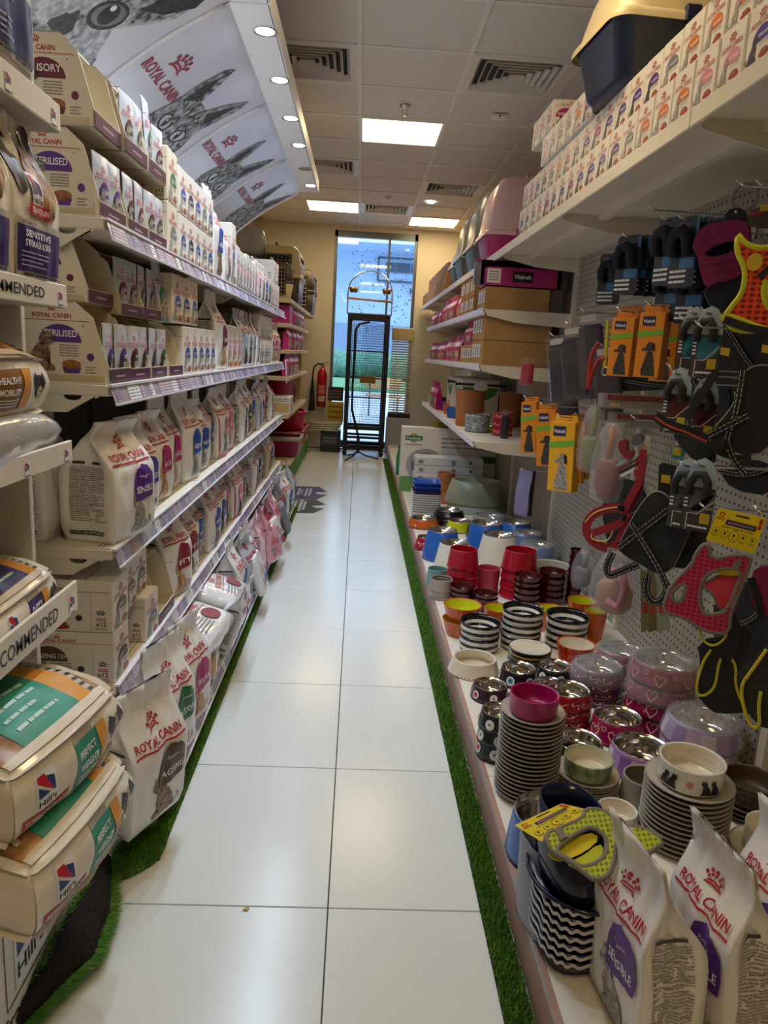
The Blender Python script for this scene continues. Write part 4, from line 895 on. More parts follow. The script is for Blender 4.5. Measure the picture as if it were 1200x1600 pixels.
q = MB(); q.box((0, 0, 0), (.008, .03, .22), 0, .003, Matrix.Rotation(R(38), 3, 'X')); o = q.build('price_arm', rail_w, None, (-.565, 5.83, 1.12)); tag(o, 'white price arm hanging askew off the end of the second shelf', 'price holder'); q = MB(); q.box((.005, .01, .02), (.001, .024, .1), 0, 0, Matrix.Rotation(R(38), 3, 'X')); q.build('paper_ticket', price, o)
# ================================================================== right shelving
RX, RB, RZ = .77, 1.24, 1.916        # shelf front, back panel, top shelf height
DK = .12; RF0, RF1 = -.6, 10.05; FX = .71; FY0 = 4.40; FZ = [1.587, 1.266, .81]
peg_m = dots_mat('pegboard', 'a9a294', '2b2824', .03, .0052, .55); panel_m = mat('panel_grey', 'a49b8c', .6); plinth_m = mat('plinth_laminate', 'b58f80', .45, var=.08, vscale=12); alu_strip = mat('aluminium_strip', 'cfcfd2', .3, .8)
rg = empty('shop_shelving', (1.0, 4.4, 0), 0, 'long cream metal wall shelving with pegboard and low display deck', 'shelving'); RO = Vector((1.0, 4.4, 0))
def rpart(name, q, mats, par=None, fix=False):
    o = q.build(name, mats, par or rg, fix=fix)
    if par is None: o.location = -RO
    return o
JY = [-.6, .65, 1.9, 3.14, 4.38, 5.62, 6.86, 8.1, 9.34, 10.05]
for k in range(len(JY)-1):
    y0, y1 = JY[k], JY[k+1]; c = (y0+y1)/2; L = y1-y0-.002
    q = MB(); q.box(((RX+RB)/2, c, RZ-.01), (RB-RX, L, .02), 0, .002); q.box((RX+.006, c, RZ-.022), (.014, L, .046), 0, .003)
    q.box((RX+.19, c, RZ-.03), (.03, L, .022)); sb = rpart('shelf_board', q, shelf_m)
    q = MB(); q.box((RB+.01, c, 1.1), (.02, L, 1.96)); rpart('back_panel', q, peg_m if y1 < 4.5 else panel_m)
    q = MB(); q.box(((.43+RB)/2, c, DK-.012), (RB-.43, L, .024), 0, .002); rpart('deck_board', q, mat('deck_white', 'efe9dc', .35, var=.03, vscale=9))
    q = MB(); q.box((.425, c, .06), (.018, L, .118), 0, .002); q.box((.419, c, .112), (.01, L, .012), 1, .002); rpart('plinth', q, [plinth_m, alu_strip])
for y in JY[1:-1]:
    q = MB(); q.prism([(RB, RZ-.10), (RX+.22, RZ-.085), (RX+.03, RZ-.045), (RX+.02, RZ-.02), (RB, RZ-.02)], lambda x, z, d, y=y: (x, y+d, z), -.003, .003); rpart('bracket', q, shelf_m, fix=True)
    q = MB(); q.box((RB-.004, y, 1.1), (.03, .035, 1.96)); rpart('upright', q, shelf_m)
FJ = [FY0, 5.62, 6.86, 8.0]
for z in FZ:
    for k in range(3):
        y0, y1 = FJ[k], FJ[k+1]; c = (y0+y1)/2; q = MB()
        q.box(((FX+RB)/2, c, z-.01), (RB-FX, y1-y0-.002, .02), 0, .002); q.box((FX+.005, c, z-.016), (.012, y1-y0-.002, .04), 0, .003); sb = rpart('shelf_board', q, shelf_m)
        q = MB(); q.box((FX-.004, c, z-.012), (.006, y1-y0-.02, .036)); q.build('price_rail', rail_w, sb)
    for y in FJ:
        q = MB(); q.prism([(RB, z-.085), (FX+.2, z-.07), (FX+.02, z-.036), (FX+.014, z-.004), (RB, z-.004)], lambda x, zz, d, y=y: (x, y+d, zz), -.003, .003); rpart('bracket', q, shelf_m, fix=True)
def hook(x0, y, z, droop=0):
    """wire peg hook from the board out to x0 with an upturned tip"""
    q = MB(); q.tube([(RB, y, z), (RB-.05, y, z), (x0+.02, y, z-droop), (x0, y, z-droop+.014)], .0032, 5); q.box((RB-.004, y, z), (.006, .03, .04), 0, .001)
    return rpart('peg_hook', q, chrome)
# ================================================================== goods on the right top shelf
gr = random.Random(23)
def rbox(y, z, title, col, fur, w=.115, d=.2, h=.12, xf=RX+.006, mt=None, look=None, rz=0):
    k = food_box(w, d, h, title, col, fur, mt); lk = look or f'small white cat food box with {COLW.get(col, col)} panel'
    return put('pet_food_box', k, (xf+d/2, y, z), RF+rz+R(gr.uniform(-1.5, 1.5)), nth(lk, 'the right top shelf'), 'food box', 'boxes on the right top shelf')
T = [RZ, RZ+.121, RZ+.242, RZ+.363]
y = 1.03
cols1 = ['pink', 'pink', 'pink', 'violet', 'violet', 'pink', 'pink', 'orange', 'orange', 'orange', 'grey', 'purple', 'violet', 'violet', 'violet', 'magenta', 'violet', 'violet', 'magenta', 'orange', 'grey', 'brown', 'blue']
for i in range(23):
    y = 1.12+i*.124
    for t in range(3):
        if t == 2 and (i > 6 and i < 14): continue
        if t == 2 and i > 19: continue
        c = cols1[(i+t*2) % 23]; f_ = 'grey' if c in ('pink', 'grey', 'orange') else 'black'
        rbox(y+.01*(t % 2), T[t], {'pink': 'KITTEN', 'violet': 'STERILISED', 'orange': 'PERSIAN', 'grey': 'LIGHT', 'purple': 'SENSIBLE', 'magenta': 'INDOOR', 'brown': 'AGEING', 'blue': 'LIGHT'}[c], c, f_, xf=RX+.006+.012*(t % 2))
for i in range(3): rbox(3.45+.125*i, T[3], 'INDOOR', 'magenta', 'black')
# hooded cat litter boxes
def rr(w, d, r, n=5):
    o = []
    for sx, sy, a0 in ((1, 1, 0), (-1, 1, 90), (-1, -1, 180), (1, -1, 270)):
        for i in range(n+1): a = R(a0+90*i/n); o.append((sx*(w/2-r)+r*math.cos(a), sy*(d/2-r)+r*math.sin(a)))
    return o
def loft(q, rings, mi=0, cap0=True, cap1=True):
    n = len(rings[0]); vs = [p for r_ in rings for p in r_]
    fs = [(j*n+i, j*n+(i+1) % n, (j+1)*n+(i+1) % n, (j+1)*n+i) for j in range(len(rings)-1) for i in range(n)]
    if cap0: fs.append(tuple(range(n))[::-1])
    if cap1: fs.append(tuple((len(rings)-1)*n+i for i in range(n)))
    q.add(vs, fs, mi, True)
def litter_box(loc, rz, hood, tub, label, w=.4, d=.5, h=.42):
    t = empty('litter_box', loc, rz, label, 'litter box', 'hooded litter boxes on the right top shelf'); q = MB()
    R_ = lambda k, z, r=.06: [(a, b, z) for a, b in rr(w*k, d*k, r)]
    loft(q, [R_(.7, 0), R_(.78, .02), R_(.92, .17), R_(.95, .175)]); q.build('tub', tub, t)
    q = MB(); loft(q, [R_(1.0, .16), R_(1.0, .175), R_(.985, .185), R_(.95, .19)], cap0=False); q.build('rim', hood, t)
    q = MB(); rings = []
    for k, z in ((.95, .185), (.93, .23), (.88, .3), (.8, .36), (.66, .4), (.4, .42), (.1, .423)):
        rings.append([(a, b+(z-.18)*.12, z*(h/.42) if z > .25 else z) for a, b in rr(w*k, d*k*(1 if k > .5 else .9), .09*min(1, k*1.1))])
    loft(q, rings, cap0=False); q.build('hood', hood, t)
    for s in (-1, 1): q = MB(); q.box((s*w*.49, 0, .18), (.02, .05, .05), 0, .005); q.build('side_clip', tub, t)
    q = MB(); q.grid(lambda u, v: ((u-.5)*.2, -d*.475+.16*v*.3-.004+.01, .2+.13*v), 4, 4); q.build('door_flap', mat('smoke_flap', '4a4a50', .15, alpha=.75), t)
    q = MB(); q.tube([(-.06, .06, h-.005), (-.05, .06, h+.02), (.05, .06, h+.02), (.06, .06, h-.005)], .009, 6); q.build('handle', tub, t)
    return t
plas = lambda nm, c, r=.3: mat('plastic_'+nm, c, r, spec=.5)
litter_box((RX+.16, 2.62, T[1]+.121), RF+R(4), plas('cream', 'e6d3a8'), plas('navy', '1c2443'), 'cream and navy hooded litter box standing on the food boxes', .42, .48, .42)
litter_box((RX+.21, 5.12, RZ), RF, plas('pale_pink', 'e2bcc0'), plas('magenta', 'b8367e'), 'pale pink and magenta hooded litter box beside the food boxes', .5, .44, .54)
litter_box((RX+.21, 5.72, RZ), RF, plas('grey', '5c6066'), plas('grey', '5c6066'), 'dark grey hooded litter box beside the pink one', .56, .44, .58)
litter_box((RX+.21, 6.36, RZ), RF, plas('grey', '5c6066'), plas('grey', '5c6066'), 'dark grey hooded litter box farther from the pink one', .56, .44, .56)
litter_box((RX+.22, 6.9, RZ), RF, plas('cream', 'e6d3a8'), plas('grey', '5c6066'), 'cream hooded litter box between grey hoods and brown cartons', .46, .42, .4)
kb_ = crate(.19, .3, .13, kraft, .004); kb2 = crate(.19, .3, .19, kraft, .004); tp = MB(); tp.box((0, 0, .1305), (.03, .29, .001)); tp.box((0, -.1505, .1), (.03, .001, .06)); tpm = tp.mesh('tape', mat('packing_tape', 'c8a573', .25))
for i in range(12):
    for t in range(2 if i < 9 else 1):
        o = put('brown_carton', (kb_, [('tape', tpm)]), (RX+.16+.01*(t), 7.32+i*.215, RZ+t*.131), RF+R(gr.uniform(-3, 3)), nth('plain brown carton in the '+('upper' if t else 'lower')+' tier', 'the right top shelf'), 'carton', 'brown cartons on the right top shelf')
# ================================================================== far shelves of the right wall
treat_m = [mat('treat_magenta', 'b3146c', .3, bump=.3, bscale=30), mat('treat_pink', 'd6307f', .3, bump=.3, bscale=30), mat('treat_red', 'b91f3c', .3, bump=.3, bscale=30)]
def treat_pack(w, h, d, mi, seed):
    k = ('treat', w, h, d, mi, seed)
    if k in CASES: return CASES[k]
    fr, sd, bk = bag_fn(w, h, d, seed); a = Art(); a.ell(0, h*.66, w*.3, h*.09, white, 1, 10, 1); a.rect(-w*.3, h*.2, w*.3, h*.42, (ink('e9b74a'), white, ink('4aa38a'))[seed % 3], 1, 3, 2); a.cat(0, h*.12, h*.34, FURS[('cream', 'grey', 'brown')[seed % 3]], 2)
    CASES[k] = (bag_mesh(w, h, d, seed, treat_m[mi], nm='treat_pouch'), [('front_print', a.mesh('treat_print', lambda s, t, e: fr(max(-1, min(1, 2*s/w)), t/h, e+.001)))]); return CASES[k]
def treats(face, where, x, y0, n, z, step=.085, w=.085, h=.15, d=.05):
    for i in range(n):
        s = gr.randrange(3); put('treat_pouch', treat_pack(w, h, d, gr.randrange(3), s), (x, y0+i*step, z), face+R(gr.uniform(-8, 8)), nth('small pink treat pouch', where), 'treat pouch', 'pink treat pouches on '+where)
def lcarton(w, d, h, loc, rz, look, where, name='brown_carton'):
    key = ('kc', w, d, h)
    if key not in CASES:
        a = Art()
        for i in range(max(1, int(w/.09))): a.rect(-w/2+.02+i*.09, h*.3, -w/2+.08+i*.09, h*.85, white, 1, 1); a.lines(-w/2+.025+i*.09, h*.4, -w/2+.075+i*.09, h*.75, 4, ink('8aa0c0'), 2, i)
        CASES[key] = (crate(w, d, h, kraft, .003), [('label_print', a.mesh('carton_labels', lambda s, t, e: (s, -d/2-.0005-e, t)))])
    return put(name, CASES[key], loc, rz, nth(look, where), 'carton', 'brown cartons on '+where)
W1, W2, W3 = 'right upper side shelf', 'right middle side shelf', 'right lower side shelf'
# upper side shelf: magenta display tray on top of cartons nearest, then small packs
for k in range(1): lcarton(.28, .38, .13, (FX+.2, 4.57, FZ[0]), RF, 'long brown carton', W1)
q = MB(); W_, D_, H_ = .26, .42, .11
q.box((0, 0, .003), (W_, D_, .006)); q.box((0, D_/2-.003, H_/2), (W_, .006, H_)); q.box((0, -D_/2+.003, H_/2), (W_, .006, H_)); q.box((W_/2-.003, 0, H_/2), (.006, D_, H_)); q.box((-W_/2+.003, 0, H_/2), (.006, D_, H_))
t = q.build('display_tray', plas('tray_magenta', 'b0246f', .4), None, (FX+.22, 4.56, FZ[0]+.131), RF); tag(t, 'magenta display tray full of treat sticks on a brown carton', 'tray')
a = Art(); a.rect(-.06, .03, .06, .09, black, 1, 1); a.txt('Vitakraft', 0, .05, .1, white, 2, .022, .012); obj('tray_print', a.mesh('tray_print', lambda s, t_, e: (W_/2+.0005+e, s, t_)), t)
a = Art(); a.rect(-.12, .02, -.04, .1, ink('e8e2dc'), 1, 1); a.lines(-.11, .03, -.05, .09, 4, txt_g, 2, 2); obj('tray_label', a.mesh('tray_label', lambda s, t_, e: (W_/2+.0005+e, s-.09, t_)), t)
stick_m = mat('stick_foil', '8f9097', .25, .6)
for i in range(11):
    q = MB(); q.box((0, 0, .075), (.2, .026, .135), 0, .004); q.box((0, 0, .148), (.19, .008, .014), 1, .002)
    tag(q.build('treat_stick_pack', [stick_m, treat_m[0]], None, (FX+.05+i*.037, 4.56, FZ[0]+.138), 0), nth('grey foil stick pack standing in the magenta tray', 'the row'), 'treat pack', 'stick packs in the tray')
for i in range(3):
    for t_ in range(2): lcarton(.2, .34, .115, (FX+.185, 5.02+i*.225, FZ[0]+t_*.117), RF, 'brown carton with white labels', W1)
treats(RF, W1, FX+.05, 5.72, 13, FZ[0], .1, .095, .2, .05); treats(RF, W1, FX+.05, 7.1, 8, FZ[0], .1, .095, .15, .05)
for t_ in range(2): lcarton(.44, .4, .145, (FX+.22, 4.66, FZ[1]+t_*.147), RF, 'wide brown carton with a row of white labels', W2)
for i in range(5):
    lcarton(.09, .3, .12, (FX+.17, 4.95+i*.1, FZ[1]), RF, 'narrow brown carton with white label', W2)
treats(RF, W2, FX+.06, 4.94, 5, FZ[1]+.121, .1, .09, .16, .05); treats(RF, W2, FX+.05, 5.5, 9, FZ[1], .105, .1, .2, .05); treats(RF, W2, FX+.05, 6.5, 13, FZ[1], .1, .095, .17, .05)
# lower side shelf: scratch boxes, pots and bowls
pot_m = mat('terracotta', 'b5703f', .7, var=.08, vscale=14)
for i, y in enumerate((6.0, 6.5)):
    a = Art(); a.ell(0, .27, .14, .1, ink('3d8a2e'), 1, 20, 2, 180, 360); a.ell(0, .275, .06, .035, white, 2, 12, 1); a.txt('9 %', 0, .09, .1, txt_k, 1, .03); a.rect(-.2, .28, .2, .30, ink('3c3038'), 1, 2)
    put('scratch_box', (crate(.42, .3, .33, carton), [('front_print', a.mesh('scratch_print', lambda s, t, e: (s, -.1505-e, t))), ('side_print', a.mesh('scratch_print', lambda s, t, e: (.2105+e, s, t)))]), (FX+.25, y, FZ[2]), RF, ('white carton with green half-disc on the lower side shelf, ' + ('nearer', 'farther')[i]), 'carton', 'green disc cartons')
treats(RF, W3, FX+.05, 6.95, 6, FZ[2], .1, .09, .26, .05)
# ================================================================== feeding bowls
def stand(px, py, hw, yb, base=DK):
    """centre, rim radius and height of a round thing on the deck, from its rim centre, half width and lowest front pixel"""
    P = at(px, yb, 'Z', base); c = P.copy()
    for _ in range(6):
        r = hw*(c-CAM).dot(FW)/FPX; h = Vector((P.x, P.y, 0)).normalized(); c = P+h*r*.85; c.z = base
    lo, hi = base, 1.3
    for _ in range(30):
        m_ = (lo+hi)/2; v = Vector((c.x, c.y, m_))-CAM; yy = 800-FPX*v.dot(UP)/v.dot(FW)
        if yy > py: lo = m_
        else: hi = m_
    return c, r, lo-base
inner_steel = mat('bowl_steel', 'd4d0ca', .12, 1); rubber = mat('rubber_black', '17171a', .6); cello = film()
def gl(nm, c, r=.2): return mat('glaze_'+nm, c, r, coat=.3)
def rnd_(v): return round(v, 3)
def steel_bowl(r, h, m_, pat=None, cone=1.16, wrap=False):
    key = ('sb', rnd_(r), rnd_(h), m_.name, pat, cone, wrap)
    if key in CASES: return CASES[key]
    rb = r*cone; q = MB(); q.lathe([(rb*.9, .004), (rb, .004), (rb, .012), (rb*.985, h*.3), (r*1.04, h*.85), (r*1.02, h*.96), (r*.97, h*.97)], 32); body = q.mesh('bowl', m_)
    q = MB(); q.lathe([(r*.93, h*.93), (r*1.01, h*.99), (r*1.015, h), (r*.97, h*1.0), (r*.9, h*.7), (r*.82, h*.3), (r*.7, h*.22), (0, h*.2)], 32); ins = q.mesh('steel_insert', inner_steel)
    q = MB(); q.lathe([(0, 0), (rb*.99, 0), (rb*1.01, .004), (rb*.99, .008)], 28); ring = q.mesh('rubber_base', rubber); pr = [('steel_insert', ins), ('rubber_base', ring)]
    if pat:
        rad = lambda t: rb+(r*1.03-rb)*max(0, min(1, (t-.012)/(h*.85-.012))); a = Art(); per = 2*math.pi*(r+rb)/2
        if pat == 'hearts':
            n = 7; c = ink('e6b9a4')
            for i in range(n):
                s = i*per/n; k = h*.3; a.stroke([(s+k*x, h*.45+k*y_) for x, y_ in ((0, -.9), (-.75, .05), (-.8, .55), (-.4, .8), (0, .4), (.4, .8), (.8, .55), (.75, .05), (0, -.9))], h*.06, c, 1); a.stroke([(s+per/n*.5+k*.5*x, h*.7+k*.4*y_) for x, y_ in ((0, -.9), (-.75, .05), (-.4, .8), (0, .4), (.4, .8), (.75, .05), (0, -.9))], h*.04, c, 1)
        elif pat == 'stripes':
            n = 16
            for i in range(n): a.quad([(i*per/n, .012), ((i+1)*per/n, .012), ((i+1)*per/n, h*.85), (i*per/n, h*.85)], (ink('8d62a6'), ink('d9a9c4'), ink('ead9de'), ink('b58fc4'))[i % 4], 1, 3)
        elif pat == 'flowers':
            for i in range(6):
                s = i*per/6; c = (ink('d04a70'), ink('f0e8e0'), ink('5aa0d0'))[i % 3]; a.ell(s, h*.5, h*.26, h*.28, ink('f1ece4'), 1, 14, 1); a.ell(s, h*.5, h*.16, h*.17, c, 2, 12, 1); a.ell(s, h*.52, h*.06, h*.06, black, 3, 8, 1)
        elif pat == 'vine':
            c = ink('e8c9b0')
            for i in range(5):
                s = i*per/5; a.stroke([(s+per/5*u, h*(.45+.14*math.sin(u*9))) for u in [k/8 for k in range(8)]], h*.03, c, 1)
                for k in range(4): a.ell(s+per/5*k*.2, h*(.5+.1*(-1)**k), h*.05, h*.09, c, 1, 8, 1)
        elif pat == 'daisy':
            for i in range(6): a.ell(i*per/6, h*.45, h*.16, h*.18, ink('e8c23a'), 1, 10, 1); a.ell(i*per/6, h*.45, h*.07, h*.07, ink('8a3a20'), 2, 8, 1)
        elif pat == 'paw':
            for i in range(5): a.ell(i*per/5, h*.4, h*.14, h*.12, ink('c9a6b0'), 1, 10, 1)
        pr.append(('pattern_print', a.mesh('bowl_pattern', lambda s, t, e: ((rad(t)+.0012+e)*math.cos(s/per*2*math.pi), (rad(t)+.0012+e)*math.sin(s/per*2*math.pi), t))))
    if wrap:
        g = random.Random(int(r*9999)); q = MB(); n = 28; vs = []
        pf = [(rb*1.05, .0), (rb*1.08, h*.25), (r*1.14, h*.8), (r*1.06, h*1.06), (r*.7, h*1.03), (r*.3, h*1.02)]
        for rr_, z in pf:
            for i in range(n): k = 1+.045*noise.noise(Vector((i*1.7, z*40, r*50))); vs.append((rr_*k*math.cos(2*math.pi*i/n), rr_*k*math.sin(2*math.pi*i/n), z))
        fs = [(j*n+i, j*n+(i+1) % n, (j+1)*n+(i+1) % n, (j+1)*n+i) for j in range(len(pf)-1) for i in range(n)]; fs.append(tuple((len(pf)-1)*n+i for i in range(n)))
        q.add(vs, fs, 0, True); pr.append(('plastic_wrap', q.mesh('plastic_wrap', cello)))
    CASES[key] = (body, pr); return CASES[key]
def cone_bowl(r, h, m_, wrap=False):
    key = ('cb', rnd_(r), rnd_(h), m_.name)
    if key in CASES: return CASES[key]
    q = MB(); q.lathe([(0, 0), (r*1.28, 0), (r*1.32, .006), (r*1.3, h*.2), (r*1.02, h*.94), (r*.98, h*.97)], 32); body = q.mesh('bowl', m_)
    q = MB(); q.lathe([(r*.95, h*.95), (r*1.0, h), (r*.97, h), (r*.88, h*.75), (r*.75, h*.62), (0, h*.6)], 32); CASES[key] = (body, [('steel_insert', q.mesh('steel_insert', inner_steel))]); return CASES[key]
def plain_bowl(r, h, out, inn, foot=.8, thick=.07, belly=0, rimm=None, stripes=None):
    """ceramic or melamine bowl; stripes = list of (height fraction, material)"""
    key = ('pb', rnd_(r), rnd_(h), out.name, inn.name, foot, belly, rimm.name if rimm else '', bool(stripes))
    if key in CASES: return CASES[key]
    ms = [out, inn, rimm or out]; st = stripes or [(1, 0)]; prof = [(0, 0), (r*foot*.95, 0), (r*foot, .003)]; mi = [0, 0]; z0 = .003
    zs = sorted(set([.003/h]+[k/8 for k in range(1, 8)]+[s[0] for s in st]+[.97]))
    for a_, b_ in zip(zs[:-1], zs[1:]):
        u = b_; rad = r*(foot+(1-foot)*u+belly*math.sin(u*math.pi)); prof.append((rad, h*b_)); mid = (a_+b_)/2
        m_ = 0
        if stripes:
            for top, mm in st:
                if mid <= top:
                    if mm not in ms: ms.append(mm)
                    m_ = ms.index(mm); break
        mi.append(m_)
    t = r*thick; prof += [(r-.2*t, h), (r-t, h), (r-t*1.1, h*.96)]; mi += [2, 2, 2]
    if stripes:
        k0 = ms.index(stripes[0][1]); k1 = ms.index(stripes[1][1])
        for k, (rr_, zz) in enumerate(((r*.9-t, h*.75), (r*.85-t, h*.55), (r*.78-t, h*.38), (r*.7-t, h*.28), (r*.45, h*.25), (0, h*.24))): prof.append((rr_, zz)); mi.append(k0 if k % 2 == 0 else k1)
    else:
        prof += [(r*(foot*.5+.5)-t*1.1, h*.5), (r*foot-t, h*.2), (r*foot*.7, h*.13), (0, h*.12)]; mi += [1, 1, 1, 1]
    q = MB(); q.lathe(prof, 32, mi=mi); CASES[key] = (q.mesh('bowl', ms), []); return CASES[key]
def saucer(r, h, m_, m2=None):
    key = ('sa', rnd_(r), rnd_(h), m_.name)
    if key in CASES: return CASES[key]
    q = MB(); q.lathe([(0, 0), (r*.72, 0), (r*.76, .004), (r*.97, h*.8), (r, h), (r*.985, h*1.04), (r*.95, h), (r*.72, h*.4), (0, h*.35)], 36, mi=[0, 0, 0, 0, 0, 0, 1, 1]); CASES[key] = (q.mesh('saucer', [m_, m2 or m_]), []); return CASES[key]
SEENB = {}; DECK = []
def bowl(kind, loc, label, cat='bowl', group='feeding bowls on the right deck', name='pet_bowl', tilt=0, roll=0, rz=None):
    k = SEENB[label] = SEENB.get(label, 0)+1
    o = put(name, kind, loc, gr.uniform(0, 6.28) if rz is None else rz, label, cat, group, tilt, roll)
    if loc[2] < .7: DECK.append(o)
    return o
def stack(kindfn, c, n, pitch, look, beside, name='pet_bowl', jx=.002, cat='bowl', z0=DK):
    for i in range(n):
        k = kindfn(i); w_ = ('alone' if n == 1 else ('topmost' if i == n-1 else ('lowest' if i == 0 else ORD[n-1-i]+' from the top'))+' of its stack')
        bowl(k, (c.x+gr.uniform(-jx, jx), c.y+gr.uniform(-jx, jx), z0+i*pitch), f'{look} {beside}'+('' if n == 1 else ', '+w_), cat, 'stack of '+look+'s '+beside, name)
K = {}
def S(n, *a): K[n] = stand(*a); return K[n]
g_orange = gl('orange', 'd2601c'); g_lime = gl('lime', 'cfd21a'); g_black = gl('black', '101114'); g_cream = gl('cream', 'e9ddc8'); g_white = gl('white', 'e8e4da'); g_red = gl('red', 'b01228', .25); g_maroon = gl('maroon', '4a0d12', .12); g_mag = gl('magenta', 'a3135f', .3); g_sage = mat('melamine_sage', '8fa07a', .35); g_taupe = mat('melamine_taupe', 'a59c90', .4); g_tauped = mat('melamine_rim', 'bdb4a8', .4); g_inner = mat('melamine_cream', 'd8cfb4', .35)
# --- near group
for nm, a in (('orange bowl with lime inside beside the striped stacks', (719.5, 945, 30, 1001)),):
    c, r, h = S('A', *a); hb = h*.52
    bowl(plain_bowl(r*1.0, hb, g_orange, g_lime, .72), (c.x, c.y, DK), 'orange bowl with lime inside under its twin at the deck edge'); bowl(plain_bowl(r, hb, g_orange, g_lime, .72), (c.x, c.y, DK+h-hb), 'orange bowl with lime inside on top of its twin at the deck edge')
for a, lb in (((776, 949, 23, 990), 'orange bowl with lime inside left of the tallest striped stack'), ((856, 950, 23, 990), 'orange bowl with lime inside between two striped stacks'), ((905, 937, 23, 985), 'orange bowl with lime inside behind the rightmost striped stack'), ((925, 953, 18, 1005), 'small orange bowl with lime inside beside the pink brush pack')):
    c, r, h = S(lb, *a); bowl(plain_bowl(r, h, g_orange, g_lime, .75), (c.x, c.y, DK), lb)
SW = [(.18, g_black), (.4, g_white), (.62, g_black), (.86, g_white), (1.1, g_black)]
for a, n, bs in (((745, 970, 31, 1022), 2, 'above the cream dish'), ((813, 956, 32, 1026), 3, 'in the middle'), ((882, 962, 33, 1018), 2, 'left of the pink brush pack')):
    c, r, h = S(bs, *a); p = h/(n+.15); stack(lambda i, r=r, p=p: plain_bowl(r, p*1.15, g_white, g_white, .95, stripes=SW, rimm=g_black), c, n, p, 'black and white striped bowl', bs)
c, r, h = S('P', 824, 1010, 33, 1045)
for i, (m_, nm) in enumerate(((g_black, 'black'), (gl('steelblue', '5d7a8c'), 'blue'), (gl('ochre', 'c9a04a'), 'ochre'), (g_black, 'black'))): bowl(saucer(r, .02, m_, g_cream), (c.x, c.y, DK+i*h*.26), f'shallow {nm}-rimmed dish in front of the tall striped stack, '+('lowest', 'second from below', 'third from below', 'topmost')[i], 'dish')
c, r, h = S('cream', 745, 1027, 34, 1068); o = bowl(plain_bowl(r, h*.75, g_cream, g_cream, 1.22, .1), (c.x, c.y, DK), 'cream sloped dish with red dotted foot at the deck edge', 'dish', rz=0)
a = Art()
for i in range(40): a.ell(i*r*1.2*2*math.pi/40, .009, .003, .002, red, 1, 6, 1)
tag(obj('dotted_border', a.mesh('dotted_border', lambda s, t, e: ((r*1.225+e)*math.cos(s/(r*1.2)), (r*1.225+e)*math.sin(s/(r*1.2)), t)), o), kind='stuff')
c, r, h = S('ro', 896, 1007, 30, 1042); o = bowl(plain_bowl(r, h*1.1, dots_mat('red_dotted_glaze', 'b8280f', 'd9601c', .028, .008, .2, 'yz'), g_cream, .82), (c.x, c.y, DK), 'red bowl with orange dots and cream inside')
for a, m_, pt, lb in (((790, 1039, 26, 1072), g_black, 'flowers', 'black steel-lined bowl with flower faces beside the cream dish'), ((858, 1042, 26, 1075), gl('darkgreen', '22302a'), 'flowers', 'dark green steel-lined bowl with flower faces behind the daisy one'), ((853, 1060, 28, 1092), gl('violet', '4b2a6e'), 'daisy', 'violet steel-lined bowl with yellow daisies'), ((784, 1077, 26, 1108), gl('plum', '3a1e33'), 'flowers', 'plum steel-lined bowl behind the grey saucer stack'), ((803, 1082, 24, 1112), gl('rose', 'a52a55'), 'vine', 'rose steel-lined bowl just behind the magenta dish')):
    c, r, h = S(lb, *a); bowl(steel_bowl(r, h, m_, pt), (c.x, c.y, DK), lb)
c, r, h = S('red3', 881, 1075, 32, 1137); stack(lambda i: steel_bowl(r, h*.48, gl('crimson', 'a0101f'), 'vine'), c, 3, h*.26, 'crimson steel-lined bowl', 'behind the black paw bowl')
c, r, h = S('wpur', 923, 1037, 35, 1102); stack(lambda i: steel_bowl(r, h*.4, gl('mauve', '64305e'), 'vine', wrap=(i == 3)), c, 4, h*.2, 'mauve plastic-wrapped bowl', 'behind the crimson stack')
c, r, h = S('blL', 770, 1112, 24, 1195)
for i in range(3): bowl(steel_bowl(.055, .055, gl('ink', '11131c'), 'flowers'), (c.x+.012-.0*i, c.y+.02, DK+.003+i*.046), 'black steel-lined bowl squeezed between edge and saucers, '+('lowest', 'middle', 'topmost')[i], roll=0)
c, r, h = S('sauc', 818, 1108, 49, 1262)
for i in range(20): bowl(saucer(r, .02, g_taupe, g_tauped), (c.x+gr.uniform(-.0015, .0015), c.y, DK+i*(h-.02)/19), 'round grey saucer in the tall stack, '+('lowest' if i == 0 else 'topmost' if i == 19 else ORD[19-i]+' from the top'), 'saucer', 'tall stack of grey saucers', 'saucer')
bowl(plain_bowl(r*.76, .055, g_mag, g_mag, .95, .09), (c.x, c.y, DK+h+.001-.008), 'magenta melamine dish on top of the tall grey saucer stack')
for a, m_, pt, lb in (((899, 1155, 37, 1195), g_black, 'paw', 'black steel-lined bowl with pink paws behind the green leaf dish'), ((961, 1123, 36, 1172), gl('hotpink', 'a5154f'), 'hearts', 'pink heart bowl with open steel dish'), ((998, 1158, 42, 1212), gl('lilac', 'a77fb8'), 'stripes', 'lilac striped bowl with open steel dish')):
    c, r, h = S(lb, *a); bowl(steel_bowl(r, h, m_, pt), (c.x, c.y, DK), lb)
c, r, h = S('leaf', 908, 1215, 50, 1270)
for i in range(7): bowl(saucer(r, .018, g_taupe, g_tauped), (c.x, c.y+gr.uniform(-.002, .002), DK+i*(h-.018)/6), 'round taupe saucer under the green leaf dish, '+ORD[6-i]+' from the top', 'saucer', 'short stack of taupe saucers', 'saucer')
bowl(plain_bowl(r*.76, .05, mat('leaf_print', '5c7242', .35, col2='a8b48a', vscale=45), g_inner, .95, .08), (c.x, c.y, DK+h-.006), 'green leaf-patterned dish with cream inside on taupe saucers')
